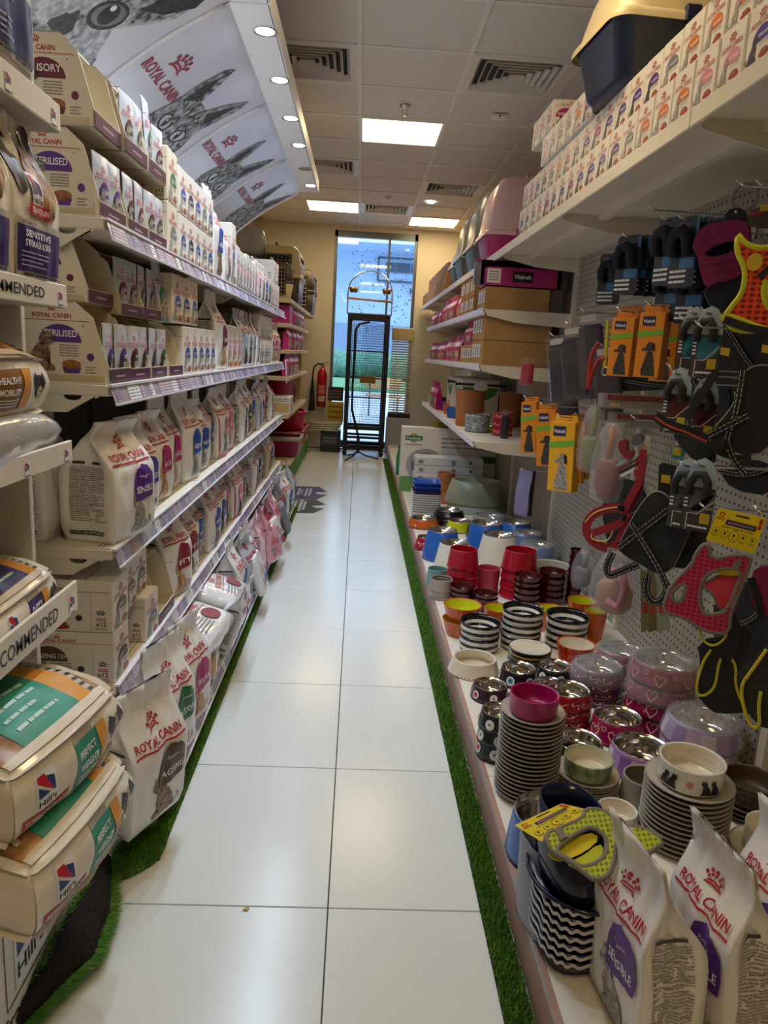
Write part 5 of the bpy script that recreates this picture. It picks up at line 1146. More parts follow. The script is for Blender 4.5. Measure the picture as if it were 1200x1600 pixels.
c, r, h = S('grey', 990, 1203, 32, 1248); bowl(plain_bowl(r, h*1.15, g_taupe, mat('melamine_dark', '7d7468', .4), 1.1, .09), (c.x, c.y, DK), 'plain grey bowl between lilac bowl and cat-print dish')
c, r, h = S('cat', 1078, 1222, 66, 1352)
for i in range(13): bowl(saucer(r, .018, g_taupe, g_tauped), (c.x+gr.uniform(-.001, .001), c.y, DK+i*(h-.018)/12), 'wide grey saucer under the cat-print dish, '+ORD[12-i]+' from the top', 'saucer', 'stack of wide grey saucers', 'saucer')
rc = r*.74; hc = .062; o = bowl(plain_bowl(rc, hc, g_white, g_cream, .97, .08), (c.x, c.y, DK+h-.006), 'white dish printed with black cats and a heart on grey saucers', rz=0)
a = Art(); a.lines(0, hc*.12, 2*math.pi*rc, hc*.9, 9, ink('c9c3b6'), 1, 5, .25)
for s in (3.45, 3.72, 4.75, 5.05): a.cat(rc*s, hc*.12, hc*.66, black, 2, 1 if s < 4 else -1)
a.ell(rc*4.22, hc*.5, .006, .007, ink('d98a9c'), 2, 10, 1); a.ell(rc*4.28, hc*.5, .006, .007, ink('d98a9c'), 2, 10, 1); a.blob([(rc*4.19, hc*.48), (rc*4.31, hc*.48), (rc*4.25, hc*.3)], ink('d98a9c'), 2, 1)
obj('cat_print', a.mesh('cat_print', lambda s, t, e: ((rc*(.97+.03*t/hc)+.0012+e)*math.cos(s/rc), (rc*(.97+.03*t/hc)+.0012+e)*math.sin(s/rc), t)), o)
c, r, h = S('mod', 978, 1262, 30, 1306)
bowl(saucer(r*1.3, .016, g_taupe, g_tauped), (c.x-.012, c.y+.01, DK), 'pale saucer under the small white dish', 'saucer', name='saucer'); o = bowl(plain_bowl(r, .045, g_white, g_cream, .95, .09), (c.x, c.y, DK+.012), 'small white dish beside the wide saucer stack')
c, r, h = S('ccat', 1142, 1285, 44, 1352)
for i in range(3): bowl(saucer(r*1.3, .018, g_taupe, g_cream), (c.x-.01, c.y, DK+i*.013), 'cream saucer under the brown cat dish, '+ORD[2-i]+' from the top', 'saucer', name='saucer')
o = bowl(plain_bowl(r, max(.06, h-.03), g_white, g_cream, .95, .07), (c.x, c.y, DK+.04), 'white dish with brown cat beside the pale food bags', rz=0)
a = Art(); a.cat(r*4.4, .006, .045, mat('cat_brown_print', '7d6048', .4), 1); obj('cat_print', a.mesh('cat_print', lambda s, t, e: ((r*.985+.0015+e)*math.cos(s/r), (r*.985+.0015+e)*math.sin(s/r), t)), o)
c, r, h = S('brown', 1195, 1226, 42, 1285)
for i in range(3): bowl(saucer(r*1.25, .018, mat('melamine_brown', '6d5c4a', .4)), (c.x, c.y, DK+i*.013), 'brown saucer at the far right deck, '+ORD[2-i]+' from the top', 'saucer', name='saucer')
bowl(plain_bowl(r, .06, mat('woven_brown', '6a5a48', .6, col2='3c3128', vscale=70), mat('melamine_brownin', '574838', .4), .95, .08), (c.x, c.y, DK+.04), 'brown woven-pattern dish on brown saucers')
c, r, h = S('blueL', 857, 1270, 58, 1366); bowl(steel_bowl(r*1.08, h, gl('skyblue', '2f68b8', .3), None, 1.14), (c.x, c.y, DK), 'large blue steel-lined bowl at the near deck edge')
# plastic-wrapped stacks by the pegboard
c, r, h = S('wcrim', 960, 1012, 32, 1075); stack(lambda i: steel_bowl(r, .06, gl('crimsonpink', '9a1c46'), 'vine', wrap=(i == 2)), c, 3, max(.03, (h-.06)/2), 'crimson plastic-wrapped bowl', 'behind the red dotted bowl')
c, r, h = S('whea', 1040, 1045, 45, 1165); stack(lambda i: steel_bowl(r, .07, gl('hotpink', 'a5154f'), 'hearts', wrap=(i >= 2)), c, 4, (h-.07)/3, 'pink heart plastic-wrapped bowl', 'near the pegboard')
c, r, h = S('wpstr', 1087, 1107, 54, 1195); stack(lambda i: steel_bowl(r*.9, .075, gl('lilac', 'a77fb8'), 'stripes', wrap=True), c, 2, max(.05, h-.075), 'lilac striped plastic-wrapped bowl', 'near the pegboard')
# --- far group
for a, m_, pt, cn, lb in (((660, 808, 22, 826), g_orange, 'paw', 1.2, 'orange steel-lined bowl at the far deck edge'), ((716, 812, 19, 832), g_lime, 'paw', 1.2, 'lime steel-lined bowl behind the blue cone bowl'), ((657, 838, 18, 860), g_red, 'vine', 1.3, 'red steel-lined bowl overhanging the deck edge'), ((742, 822, 14, 842), g_maroon, None, 1.15, 'maroon steel-lined bowl between two blue cone bowls')):
    c, r, h = S(lb, *a); bowl(steel_bowl(r*.92, h, m_, pt, cn), (c.x+(.03 if 'overhang' in lb else 0), c.y, DK), lb)
c, r, h = S('blk', 686, 792, 20, 818); stack(lambda i: steel_bowl(r, .05, g_black, None, 1.2), c, 3, .028, 'black steel-lined bowl', 'beside the white tray stack')
bl_ = gl('blue', '1f62b8', .3); wh_ = gl('ivory', 'e6dfce', .3)
for a, m_, lb in (((690, 829, 24, 880), bl_, 'tall blue cone bowl nearest the deck edge'), ((757, 816, 25, 862), bl_, 'tall blue cone bowl behind the white ones'), ((812, 815, 23, 850), bl_, 'tall blue cone bowl near the back panel'), ((705, 845, 24, 893), wh_, 'tall white cone bowl beside the red stack'), ((776, 834, 26, 884), wh_, 'tall white cone bowl in the middle')):
    c, r, h = S(lb, *a); bowl(cone_bowl(r*.95, h, m_), (c.x, c.y, DK), lb)
for a, lb in (((826, 829, 24, 866), 'blue plastic-wrapped bowl nearer the panel'), ((836, 846, 27, 892), 'blue plastic-wrapped bowl beside the pale bowl')):
    c, r, h = S(lb, *a); bowl(steel_bowl(r*.9, h*.9, gl('cobalt', '2a5aa8', .3), None, 1.1, True), (c.x, c.y, DK), lb)
for a, bs in (((717, 862, 22, 937), 'nearer the deck edge'), ((807, 862, 25, 942), 'beside the maroon stacks')):
    c, r, h = S(bs, *a)
    stack(lambda i, r=r, h=h: plain_bowl(r*.97, h*.42, g_red, g_red, 1.2, .05), c, 4, h*.58/3, 'tall red conical bowl', bs)
for a, n, bs in (((714, 908, 20, 942), 3, 'in front of the red stack'), ((753, 924, 20, 957), 3, 'below the pink bowl'), ((814, 892, 21, 947), 5, 'left of its tilted twin stack'), ((857, 890, 21, 947), 5, 'with tilted top')):
    c, r, h = S(bs, *a); stack(lambda i, r=r, h=h, n=n: plain_bowl(r, .045, g_maroon, g_maroon, .78, .06), c, n, (h-.045)/(n-1), 'maroon ceramic cup', bs, jx=.003)
c, r, h = S('pk', 764, 888, 18, 930); bowl(plain_bowl(r, h, gl('coral', 'b83a4e', .4), gl('coral', 'b83a4e', .4), .9), (c.x, c.y, DK), 'coral bowl between the two red stacks')
c, r, h = S('teal', 682, 888, 15, 917); bowl(plain_bowl(r, h, gl('teal', '6f9a9a', .4), gl('teal', '6f9a9a', .4), 1.15), (c.x, c.y, DK), 'teal conical bowl at the deck edge')
c, r, h = S('gc', 681, 904, 17, 938); stack(lambda i: plain_bowl(r, h*.6, g_taupe, mat('melamine_dark', '7d7468', .4), 1.2), c, 4, h*.4/3, 'grey conical bowl', 'at the deck edge')
c, r, h = S('pale', 855, 878, 30, 935); bowl(plain_bowl(r, h*.9, mat('melamine_pale', 'cfc9bb', .4), mat('melamine_pale2', 'bdb6a6', .4), .9), (c.x, c.y, DK), 'large pale bowl behind the tilted maroon stack')
c, r, h = S('thin', 893, 858, 10, 945); stack(lambda i: plain_bowl(r*1.2, .04, g_maroon, g_maroon, .8), c, 8, (h-.04)/7, 'small dark red cup', 'by the pegboard')
c, r, h = S('sage', 747, 747, 40, 797); sg = mat('plastic_sage', 'a3a690', .3)
def oval_dish(r, h, m_):
    key = ('oval', rnd_(r), rnd_(h), m_.name)
    if key in CASES: return CASES[key]
    q = MB(); q.lathe([(0, 0), (r*1.12, 0), (r*1.15, .01), (r*1.02, h*.6), (r*.92, h*.97), (r*.86, h), (r*.8, h*.93), (r*.7, h*.4), (0, h*.35)], 36, squash=.85); CASES[key] = (q.mesh('dish', m_), []); return CASES[key]
bowl(oval_dish(r*1.0, h*.78, sg), (c.x-.10, c.y-.12, DK+h*.28), 'big sage plastic dog dish on top of its stack near the cartons', rz=0); bowl(oval_dish(r*.95, h*.36, mat('plastic_palegrey', 'b3b4a8', .35)), (c.x-.10, c.y-.14, DK), 'pale grey plastic dish under the big sage one', rz=0)
c, r, h = S('clear', 768, 797, 27, 826); bowl(steel_bowl(r*.9, .075, gl('smoke', '8d8f92'), None, 1.1, True), (c.x-.02, c.y, DK), 'steel bowl in crumpled clear plastic behind the cone bowls')
c, r, h = S('terra', 702, 740, 14, 790); stack(lambda i: plain_bowl(r, h*.42, pot_m, pot_m, .85), c, 3, h*.29, 'terracotta pot', 'beside the blue trays', name='terracotta_pot', cat='pot')
c, r, h = S('blue', 660, 757, 24, 815); bt = plas('blue_tray', '1f4fb0', .3); wt = plas('white_tray', 'e3e2de', .35)
def tray(w, d, h, m_):
    key = ('tr', w, d, h, m_.name)
    if key in CASES: return CASES[key]
    q = MB(); Rg = lambda k, z: [(a, b, z) for a, b in rr(w*k, d*k, .03, 4)]
    loft(q, [Rg(.78, 0), Rg(.8, .004), Rg(.97, h*.9), Rg(1.02, h*.95), Rg(1.02, h), Rg(.95, h), Rg(.8, h*.25), Rg(.77, h*.2)]); CASES[key] = (q.mesh('litter_tray', m_), []); return CASES[key]
for i in range(9): bowl(tray(.21, .26, .05, wt), (c.x, c.y, DK+i*.017), 'small white plastic tray in the nested stack, '+('lowest' if i == 0 else ORD[8-i]+' below the topmost white one' if i < 8 else 'topmost white one'), 'tray', 'nested white trays', 'plastic_tray', rz=0)
bowl(tray(.21, .26, .05, plas('plum_tray', '5d2152', .3)), (c.x, c.y, DK+.155), 'plum plastic tray under the blue ones', 'tray', name='plastic_tray', rz=0)
for i in range(2): bowl(tray(.2, .25, .07, bt), (c.x, c.y, DK+.172+i*.03), 'blue plastic tray on the white tray stack, '+('lower', 'upper')[i], 'tray', name='plastic_tray', rz=0)
# on the lower side shelf
def onshelf(px, py, hw, h, kindf, lb, z=FZ[2], **kw):
    P = at(px, py, 'Z', z+h); r = hw*(P-CAM).dot(FW)/FPX; bowl(kindf(r, h), (P.x, P.y, z), lb, group='pots and bowls on the lower side shelf', **kw)
onshelf(736, 610, 23, .26, lambda r, h: plain_bowl(r, h, pot_m, pot_m, .9, .04), 'large terracotta pot on the lower side shelf', name='terracotta_pot', cat='pot'); onshelf(735, 632, 17, .12, lambda r, h: plain_bowl(r, h, pot_m, pot_m, .85, .05), 'small terracotta pot in front of the large one', name='terracotta_pot', cat='pot'); onshelf(800, 612, 19, .26, lambda r, h: plain_bowl(r, h, pot_m, pot_m, .9, .04), 'terracotta pot behind the hanging packs', name='terracotta_pot', cat='pot')
onshelf(747, 647, 20, .12, lambda r, h: steel_bowl(r*.95, h, mat('speckled_enamel', '5c6468', .3, col2='b9bfc0', vscale=60), None, 1.0), 'speckled grey bowl on the lower side shelf'); onshelf(757, 664, 19, .04, lambda r, h: steel_bowl(r*.95, h, g_lime, 'paw', 1.15), 'flat lime steel-lined bowl at the shelf end')
P = at(784, 668, 'Z', FZ[2]+.06)
for i in range(3): bowl(steel_bowl(.062, .055, g_red, 'vine', 1.08), (P.x+.02, P.y+.08, FZ[2]+i*.05), 'red steel-lined bowl stacked at the shelf end, '+('lowest', 'middle', 'topmost')[i], group='pots and bowls on the lower side shelf')
for i, (px, m_, nm) in enumerate(((680, g_lime, 'lime'), (690, pot_m, 'orange'), (697, gl('violetplastic', '7d2a9a', .3), 'violet'), (704, g_orange, 'amber'), (709, bl_, 'blue'))): onshelf(px, 616+5*i, 9, .09, lambda r, h: plain_bowl(r*1.3, h, m_, m_, .8), f'small {nm} cup near the green disc cartons', name='plastic_cup', cat='cup')
onshelf(770, 618, 14, .2, lambda r, h: plain_bowl(r, h, gl('navyplastic', '25356b', .4), gl('navyplastic', '25356b', .4), .9), 'navy tub between two terracotta pots')
# stacks nudge each other apart until none cuts into its neighbour
GRP = []
for o in DECK:
    r_ = max(math.hypot(v.co.x, v.co.y) for v in list(o.data.vertices)+[v for c_ in o.children if 'wrap' not in c_.name for v in c_.data.vertices])
    for g_ in GRP:
        if math.hypot(g_[0]-o.location.x, g_[1]-o.location.y) < .03: g_[2] = max(g_[2], r_); g_[3].append(o); break
    else: GRP.append([o.location.x, o.location.y, r_, [o], o.location.x, o.location.y, .05 if 'large blue' in o['label'] or 'tall stack' in o['label'] else 1])
for _ in range(120):
    for i in range(len(GRP)):
        for j in range(i):
            a, b = GRP[i], GRP[j]; dx, dy = a[0]-b[0], a[1]-b[1]; d_ = math.hypot(dx, dy) or 1e-6; pen = a[2]+b[2]+.001-d_
            if pen > 0:
                k = .25*pen/d_; wa, wb = a[6], b[6]; a[0] += dx*k*wa; a[1] += dy*k*1.6*wa; b[0] -= dx*k*wb; b[1] -= dy*k*1.6*wb
    for a in GRP: a[0] = min(max(a[0], .405+a[2]*.9), RB-.02-a[2])
for a in GRP:
    for o in a[3]: o.location.x += a[0]-a[4]; o.location.y += a[1]-a[5]
# ================================================================== goods hanging on the pegboard
class Plane:
    """a plane in the shop through the point seen at pixel o on depth plane x = xd, turned th degrees from the aisle towards the camera"""
    def __init__(s, o, xd, th=35, n=None, zz=None):
        s.O = at(*o, 'X', xd) if zz is None else at(*o, 'Z', zz)
        s.n = (n or Vector((-math.cos(R(th)), -math.sin(R(th)), 0))).normalized()
        s.u = Vector((0, 0, 1)).cross(s.n).normalized(); s.v = s.n.cross(s.u)
    def p(s, x, y): P = atp(x, y, s.O, s.n)-s.O; return (P.dot(s.u), P.dot(s.v))
    def ps(s, L): return [s.p(*q) for q in L]
    def w(s, a, b, d=0): return s.u*a+s.v*b+s.n*d
def z_(L, ox, oy, k): return [(ox+x/k, oy+y/k) for x, y in L]
def smooth(L, n=2, closed=True):
    for _ in range(n):
        o = []; m_ = len(L)
        if not closed: o.append(L[0])
        for i in range(m_ if closed else m_-1):
            a, b = L[i], L[(i+1) % m_]; o += [(a[0]*.75+b[0]*.25, a[1]*.75+b[1]*.25), (a[0]*.25+b[0]*.75, a[1]*.25+b[1]*.75)]
        if not closed: o.append(L[-1])
        L = o
    return L
def sheet(pl, par, name, L, mt, th=.006, holes=(), trim=None, off=0, sm=1):
    L2 = smooth(pl.ps(L), sm); H2 = [smooth(pl.ps(h), sm) for h in holes]
    q = MB(); q.prism(L2, lambda a, b, d: pl.w(a, b, d), off, off+th, 0, H2); o = q.build(name, mt, par, fix=True)
    if trim:
        for l in [L2]+H2:
            q = MB(); q.tube([pl.w(a, b, off+th/2) for a, b in l], trim[0], 6, 0, True); q.build('trim', trim[1], par)
    return o
def strap(pl, par, name, L, wd, mt, th=.003, off=.008, stitch=None, sm=2):
    P = smooth(pl.ps(L), sm, False); l, r_ = [], []
    for i in range(len(P)):
        a = P[max(0, i-1)]; b = P[min(len(P)-1, i+1)]; dx, dy = b[0]-a[0], b[1]-a[1]; k = math.hypot(dx, dy) or 1
        l.append((P[i][0]-dy/k*wd/2, P[i][1]+dx/k*wd/2)); r_.append((P[i][0]+dy/k*wd/2, P[i][1]-dx/k*wd/2))
    q = MB(); n = len(P)
    vs = [pl.w(*p, off) for p in l]+[pl.w(*p, off) for p in r_]+[pl.w(*p, off+th) for p in l]+[pl.w(*p, off+th) for p in r_]
    fs = []
    for i in range(n-1): fs += [(i, i+1, n+i+1, n+i), (2*n+i, 3*n+i, 3*n+i+1, 2*n+i+1), (i, 2*n+i, 2*n+i+1, i+1), (n+i, n+i+1, 3*n+i+1, 3*n+i)]
    q.add(vs, fs); o = q.build(name, mt, par, fix=True)
    if stitch:
        a = Art()
        for f in (-.28, .28):
            d = 0; on = True
            for i in range(n-1):
                A_ = Vector((P[i][0], P[i][1])); B_ = Vector((P[i+1][0], P[i+1][1])); seg = B_-A_; ln = seg.length; t = 0
                nn = Vector((-seg.y, seg.x))/max(ln, 1e-6)
                while t < ln:
                    e = min(t+.006, ln); s0 = A_+seg*(t/ln)+nn*f*wd; s1 = A_+seg*(e/ln)+nn*f*wd; a.stroke([tuple(s0), tuple(s1)], .0016, stitch, 1); t += .010
        tag(obj('stitching', a.mesh('stitching', lambda s, t, e: pl.w(s, t, off+th+.0004+e)), o), kind='stuff')
    return o
blk = mat('nylon_black', '17171a', .7, bump=.3, bscale=200); blk2 = mat('neoprene_black', '202024', .75); grey_t = mat('trim_grey', '7d766c', .6); navy_f = mat('fabric_navy', '15182a', .8, bump=.2, bscale=150); mag_f = mat('fabric_magenta', '8a1f54', .75, bump=.2, bscale=150); lime_t = mat('trim_lime', 'cdd11c', .5); yel_t = mat('trim_yellow', 'd3c51e', .5); stitch_w = ink('c9c4ba'); card_y = mat('card_yellow', 'ead414', .4); red_s = mat('nylon_red', '8e0d1c', .6); cord_y = mat('cord_yellow', 'd9b45a', .6)
pink_mesh = dots_mat('mesh_pink', 'c42860', '8f1238', .0105, .0036, .6, 'xz'); or_mesh = dots_mat('mesh_orange', 'ee4a1c', '8f1a10', .013, .0046, .6, 'xz'); lime_mesh = dots_mat('mesh_lime', 'b8c21a', '75800f', .0095, .0032, .6, 'xy'); pink_f = mat('fabric_pink', 'e0405e', .7)
def doco_card(pl, par, quad_px, name='header_card', bar=True):
    """yellow card given by its four corner pixels: top-left, top-right, bottom-right, bottom-left"""
    A_, B_, C2, D_ = pl.ps(quad_px); q = MB(); q.prism([A_, B_, C2, D_], lambda a, b, d: pl.w(a, b, d), 0, .0015); c = q.build(name, card_y, par, fix=True)
    def mp(s, t, e):
        x = (A_[0]*(1-s)+B_[0]*s)*t+(D_[0]*(1-s)+C2[0]*s)*(1-t); y = (A_[1]*(1-s)+B_[1]*s)*t+(D_[1]*(1-s)+C2[1]*s)*(1-t); return pl.w(x, y, .002+e)
    a = Art(); rd = ink('c4281c'); a.ell(.12, .84, .055, .07, rd, 1, 14, 1); a.ell(.12, .84, .03, .04, card_y, 2, 10, 1); a.txt('DOCO', .12, .68, .17, rd, 1, .07, .04); a.rect(.9, .8, .97, .95, rd, 1, 1); a.rect(.9, .65, .97, .78, rd, 1, 1)
    a.rect(.25, .58, .88, .73, ink('1d1d28'), 1, 1); a.lines(.29, .61, .6, .70, 1, ink('a05aa8'), 2, 3, .8); a.lines(.6, .61, .85, .70, 1, ink('6f7486'), 2, 5, .8); a.txt('QUICK FIT COMFORT HARNESS', .53, .49, .66, black, 1, .045, .012)
    for i in range(5):
        cx = .12+i*.19; k = 1.35 if i == 2 else 1; a.ell(cx, .3, .07*k, .13*k, ink('4a4210'), 1, 16, 1); a.ell(cx, .3, .062*k, .118*k, card_y, 2, 16, 1); a.ell(cx, .33, .022, .05, black, 3, 8, 1); a.lines(cx-.03, .2, cx+.03, .24, 2, black, 3, i, .4)
    a.rect(.4, .87, .68, .92, ink('2a2410'), 1, 1)
    obj('card_print', a.mesh('card_print', mp, .0002), c); return c
# --- pink mesh harness on a yellow card
pl = Plane((1120, 880), .86, 58); t = empty('dog_harness', pl.O, 0, 'pink mesh dog harness hanging on its yellow card', 'dog harness', 'harnesses on the pegboard')
Z6 = lambda L: z_(L, 900, 750, 4)
doco_card(pl, t, Z6([(895, 172), (1188, 240), (1115, 462), (812, 372)]))
sheet(pl, t, 'front_panel', Z6([(560, 760), (565, 820), (690, 848), (790, 922), (890, 948), (962, 932), (966, 830), (1010, 720), (1100, 492), (1080, 468), (1000, 457), (850, 492), (835, 400), (800, 395), (748, 468), (742, 510), (600, 650)]), pink_mesh, .008, [Z6([(598, 700), (640, 650), (692, 632), (690, 700), (655, 762), (612, 742)]), Z6([(782, 640), (830, 570), (930, 540), (1050, 545), (1010, 660), (955, 800), (890, 832), (800, 828), (778, 760)])], (.0055, grey_t), .01)
sheet(pl, t, 'back_panel', Z6([(790, 650), (900, 590), (1085, 520), (1030, 660), (965, 810), (890, 822), (860, 720), (800, 680)]), pink_f, .004, (), (.004, grey_t), -.012); sheet(pl, t, 'neck_tab', Z6([(990, 500), (1030, 478), (1045, 500), (1010, 552), (975, 545)]), grey_t, .004, off=.02)
sheet(pl, t, 'inner_card', Z6([(850, 575), (1090, 515), (1065, 590), (1010, 602), (900, 596)]), card_y, .0015, off=-.004)
# --- orange mesh harness with lime edge
pl = Plane((1170, 430), .9, 50); t = empty('dog_harness', pl.O, 0, 'orange mesh dog harness with lime edging and round yellow badge', 'dog harness', 'harnesses on the pegboard'); K6 = lambda L: z_(L, 1030, 300, 6.665)
sheet(pl, t, 'chest_panel', K6([(825, 440), (870, 510), (960, 572), (1060, 590), (1180, 575), (1290, 500), (1330, 440), (1340, 600), (1290, 720), (1250, 860), (1270, 1050), (1340, 1230), (1400, 1330), (1250, 1440), (1100, 1430), (780, 1300), (690, 1290), (760, 1200), (870, 1060), (905, 900), (890, 770), (815, 620)]), or_mesh, .008, [K6([(1090, 960), (1120, 920), (1140, 1000), (1180, 1180), (1150, 1240), (1090, 1100)])], (.0075, lime_t), .0)
q = MB(); c2 = pl.p(*K6([(1003, 735)])[0]); q.prism([(c2[0]+.017*math.cos(R(a_)), c2[1]+.02*math.sin(R(a_))) for a_ in range(0, 360, 20)], lambda a, b, d: pl.w(a, b, d), .008, .0105); q.build('badge', mat('badge_yellow', 'd9b62a', .5), t, fix=True)
strap(pl, t, 'belly_strap', K6([(690, 1330), (900, 1410), (1100, 1450), (1300, 1470)]), .018, blk, off=.012); strap(pl, t, 'side_strap', K6([(1050, 900), (1140, 820), (1250, 740)]), .014, blk, off=.012); sheet(pl, t, 'lower_edge', K6([(630, 1290), (680, 1270), (760, 1420), (1000, 1460), (1000, 1480), (800, 1470), (700, 1400)]), lime_t, .006, off=.002)
sheet(pl, t, 'header_card', K6([(910, 190), (1180, 100), (1300, 120), (1290, 380), (900, 360)]), mat('card_charcoal', '3a3634', .5), .002, off=-.012); sheet(pl, t, 'price_sticker', K6([(1045, 130), (1133, 110), (1180, 112), (1180, 180), (1040, 195)]), mat('sticker_gold', 'caa62a', .5), .0008, off=-.0095, sm=0); sheet(pl, t, 'card_stripe', K6([(935, 215), (1080, 178), (1080, 215), (930, 245)]), ink('a8202c'), .0008, off=-.0095, sm=0)
# --- magenta and navy dog coat
pl = Plane((1110, 400), .98, 48); t = empty('dog_coat', pl.O, 0, 'magenta dog coat with navy underside hanging beside the orange harness', 'dog coat')
sheet(pl, t, 'coat_back', K6([(362, 590), (400, 450), (500, 350), (690, 308), (900, 298), (960, 400), (940, 620), (900, 800), (840, 880), (690, 940), (620, 930), (500, 1010), (440, 800), (412, 640)]), mag_f, .014, [K6([(470, 660), (550, 575), (690, 520), (830, 490), (840, 590), (700, 665), (560, 690)])], (.004, mat('trim_plum', '5a1a3c', .6)))
sheet(pl, t, 'coat_lining', K6([(490, 1005), (660, 935), (900, 850), (900, 1020), (780, 1180), (640, 1290), (530, 1160), (475, 1060)]), navy_f, .012, (), (.003, grey_t), -.006); sheet(pl, t, 'collar', K6([(690, 300), (700, 220), (790, 165), (880, 180), (930, 260), (930, 300), (800, 300)]), blk2, .012, off=-.004)
q = MB(); c2 = pl.p(*K6([(813, 212)])[0]); q.tube([pl.w(c2[0], c2[1], .008), pl.w(c2[0], c2[1], .012)], .004, 8); q.build('snap', chrome, t)
strap(pl, t, 'quilt_seam', K6([(430, 780), (620, 760), (880, 690)]), .002, mat('trim_plum'), .001, .0142); strap(pl, t, 'quilt_seam', K6([(460, 880), (660, 850), (890, 770)]), .002, mat('trim_plum'), .001, .0142)
q = MB(); c2 = pl.p(1158, 306); q.tube([pl.w(c2[0]+.033*math.cos(R(a_)), c2[1]+.036*math.sin(R(a_)), -.03) for a_ in range(0, 360, 20)], .006, 6, 0, True); tag(q.build('hanger_ring', mat('plastic_clear_grey', 'a5a29c', .3, alpha=.75), None, pl.O), 'round grey plastic hanger ring above the magenta coat', 'hanger')
# --- black harnesses
Z5 = lambda L: z_(L, 900, 530, 4)
pl = Plane((1150, 640), .93, 50); t = empty('dog_harness', pl.O, 0, 'large black dog harness with stitched straps and grey piping, upper right', 'dog harness', 'harnesses on the pegboard')
sheet(pl, t, 'back_panel', Z5([(840, 640), (870, 560), (960, 460), (1010, 380), (1060, 210), (1130, 165), (1240, 170), (1300, 300), (1280, 560), (1180, 700), (1060, 720), (990, 690), (900, 700)]), blk2, .016, (), (.004, grey_t)); strap(pl, t, 'strap', Z5([(1055, 195), (1035, 330), (1010, 470), (960, 600), (955, 640), (1000, 760), (1070, 840)]), .016, blk, off=.018, stitch=stitch_w); strap(pl, t, 'strap', Z5([(840, 600), (960, 540), (1090, 475)]), .018, blk, off=.022, stitch=stitch_w); strap(pl, t, 'strap', Z5([(1100, 740), (1000, 740), (880, 700), (840, 640)]), .014, blk, off=.01)
q = MB(); c2 = pl.p(*Z5([(945, 650)])[0]); q.box(tuple(pl.w(c2[0], c2[1], .026)), (.016, .012, .028), 0, .004); q.build('buckle', rubber, t)
pl = Plane((1040, 840), .86, 50); t = empty('dog_harness', pl.O, 0, 'black dog harness with stitched crossing straps above the pink brush', 'dog harness', 'harnesses on the pegboard')
sheet(pl, t, 'back_panel', Z6([(270, 420), (350, 260), (430, 130), (495, 68), (560, 80), (640, 170), (740, 260), (660, 450), (600, 560), (500, 580), (420, 520), (320, 470)]), blk2, .016, (), (.004, grey_t)); sheet(pl, t, 'side_panel', Z6([(560, 540), (600, 360), (680, 250), (830, 260), (800, 420), (700, 560)]), blk, .012, (), (.0025, grey_t), -.016)
strap(pl, t, 'strap', Z6([(290, 410), (430, 300), (640, 140)]), .02, blk, off=.018, stitch=stitch_w); strap(pl, t, 'strap', Z6([(365, 265), (430, 370), (500, 480), (560, 590), (590, 680)]), .017, blk, off=.022, stitch=stitch_w); strap(pl, t, 'strap', Z6([(240, 450), (195, 540), (215, 600), (300, 560), (400, 525)]), .02, blk, off=.01, stitch=stitch_w); strap(pl, t, 'strap', Z6([(460, 580), (440, 690), (490, 770), (560, 740), (590, 640)]), .02, blk, off=.01, stitch=stitch_w)
a = Art(); P0 = pl.p(*Z6([(428, 372)])[0]); a.txt('DOCO', P0[0], P0[1], .04, ink('4a4a4e'), 1, .011, .02, -56); obj('strap_lettering', a.mesh('strap_lettering', lambda s, tt, e: pl.w(s, tt, .0258+e)), t)
pl = Plane((1080, 690), .88, 45); t = empty('dog_muzzle', pl.O, 0, 'black padded dog collar strap with orange stripes above the gripped cards', 'dog collar')
strap(pl, t, 'collar_band', Z5([(505, 475), (560, 520), (640, 555), (740, 585), (835, 635)]), .026, blk, .006, .004); strap(pl, t, 'orange_stripe', Z5([(503, 485), (580, 540), (700, 580), (830, 640)]), .005, mat('stripe_orange', 'c8482a', .6), .001, .0105); strap(pl, t, 'handle_strap', Z5([(700, 500), (760, 400), (820, 300), (870, 220), (900, 205)]), .02, blk, .006, .004); sheet(pl, t, 'pouch', Z5([(620, 580), (720, 600), (840, 650), (880, 720), (870, 780), (790, 780), (700, 690)]), blk2, .03); strap(pl, t, 'side_strap', Z5([(860, 720), (770, 800), (740, 850)]), .01, blk, .004, .03)
# --- red harness
pl = Plane((960, 800), .87, 45); t = empty('dog_harness', pl.O, 0, 'red strap dog harness with yellow piping hanging above the pink brush', 'dog harness', 'harnesses on the pegboard')
strap(pl, t, 'loop_strap', Z5([(290, 1050), (200, 1055), (110, 1090), (60, 1160), (80, 1250), (180, 1310), (260, 1290), (300, 1200), (330, 1080)]), .03, red_s, .004, .0); strap(pl, t, 'loop_strap', Z5([(110, 1210), (200, 1180), (290, 1150), (330, 1080)]), .026, red_s, .004, .008); strap(pl, t, 'loop_strap', Z5([(300, 1090), (350, 980), (400, 900), (420, 790), (425, 690)]), .024, red_s, .004, .004); strap(pl, t, 'loop_strap', Z5([(330, 1060), (390, 950), (400, 850)]), .022, mat('nylon_red_dark', '5f0a16', .6), .004, -.01)
q = MB(); q.tube([pl.w(*p_, .004) for p_ in smooth(pl.ps(Z5([(60, 1145), (120, 1075), (260, 1045), (300, 1060)])), 2, False)], .0025, 5); q.build('piping', cord_y, t); q = MB(); q.tube([pl.w(*p_, .01) for p_ in smooth(pl.ps(Z5([(110, 1215), (100, 1240), (160, 1265), (220, 1250), (240, 1190)])), 2, False)], .0025, 5); q.build('piping', cord_y, t)
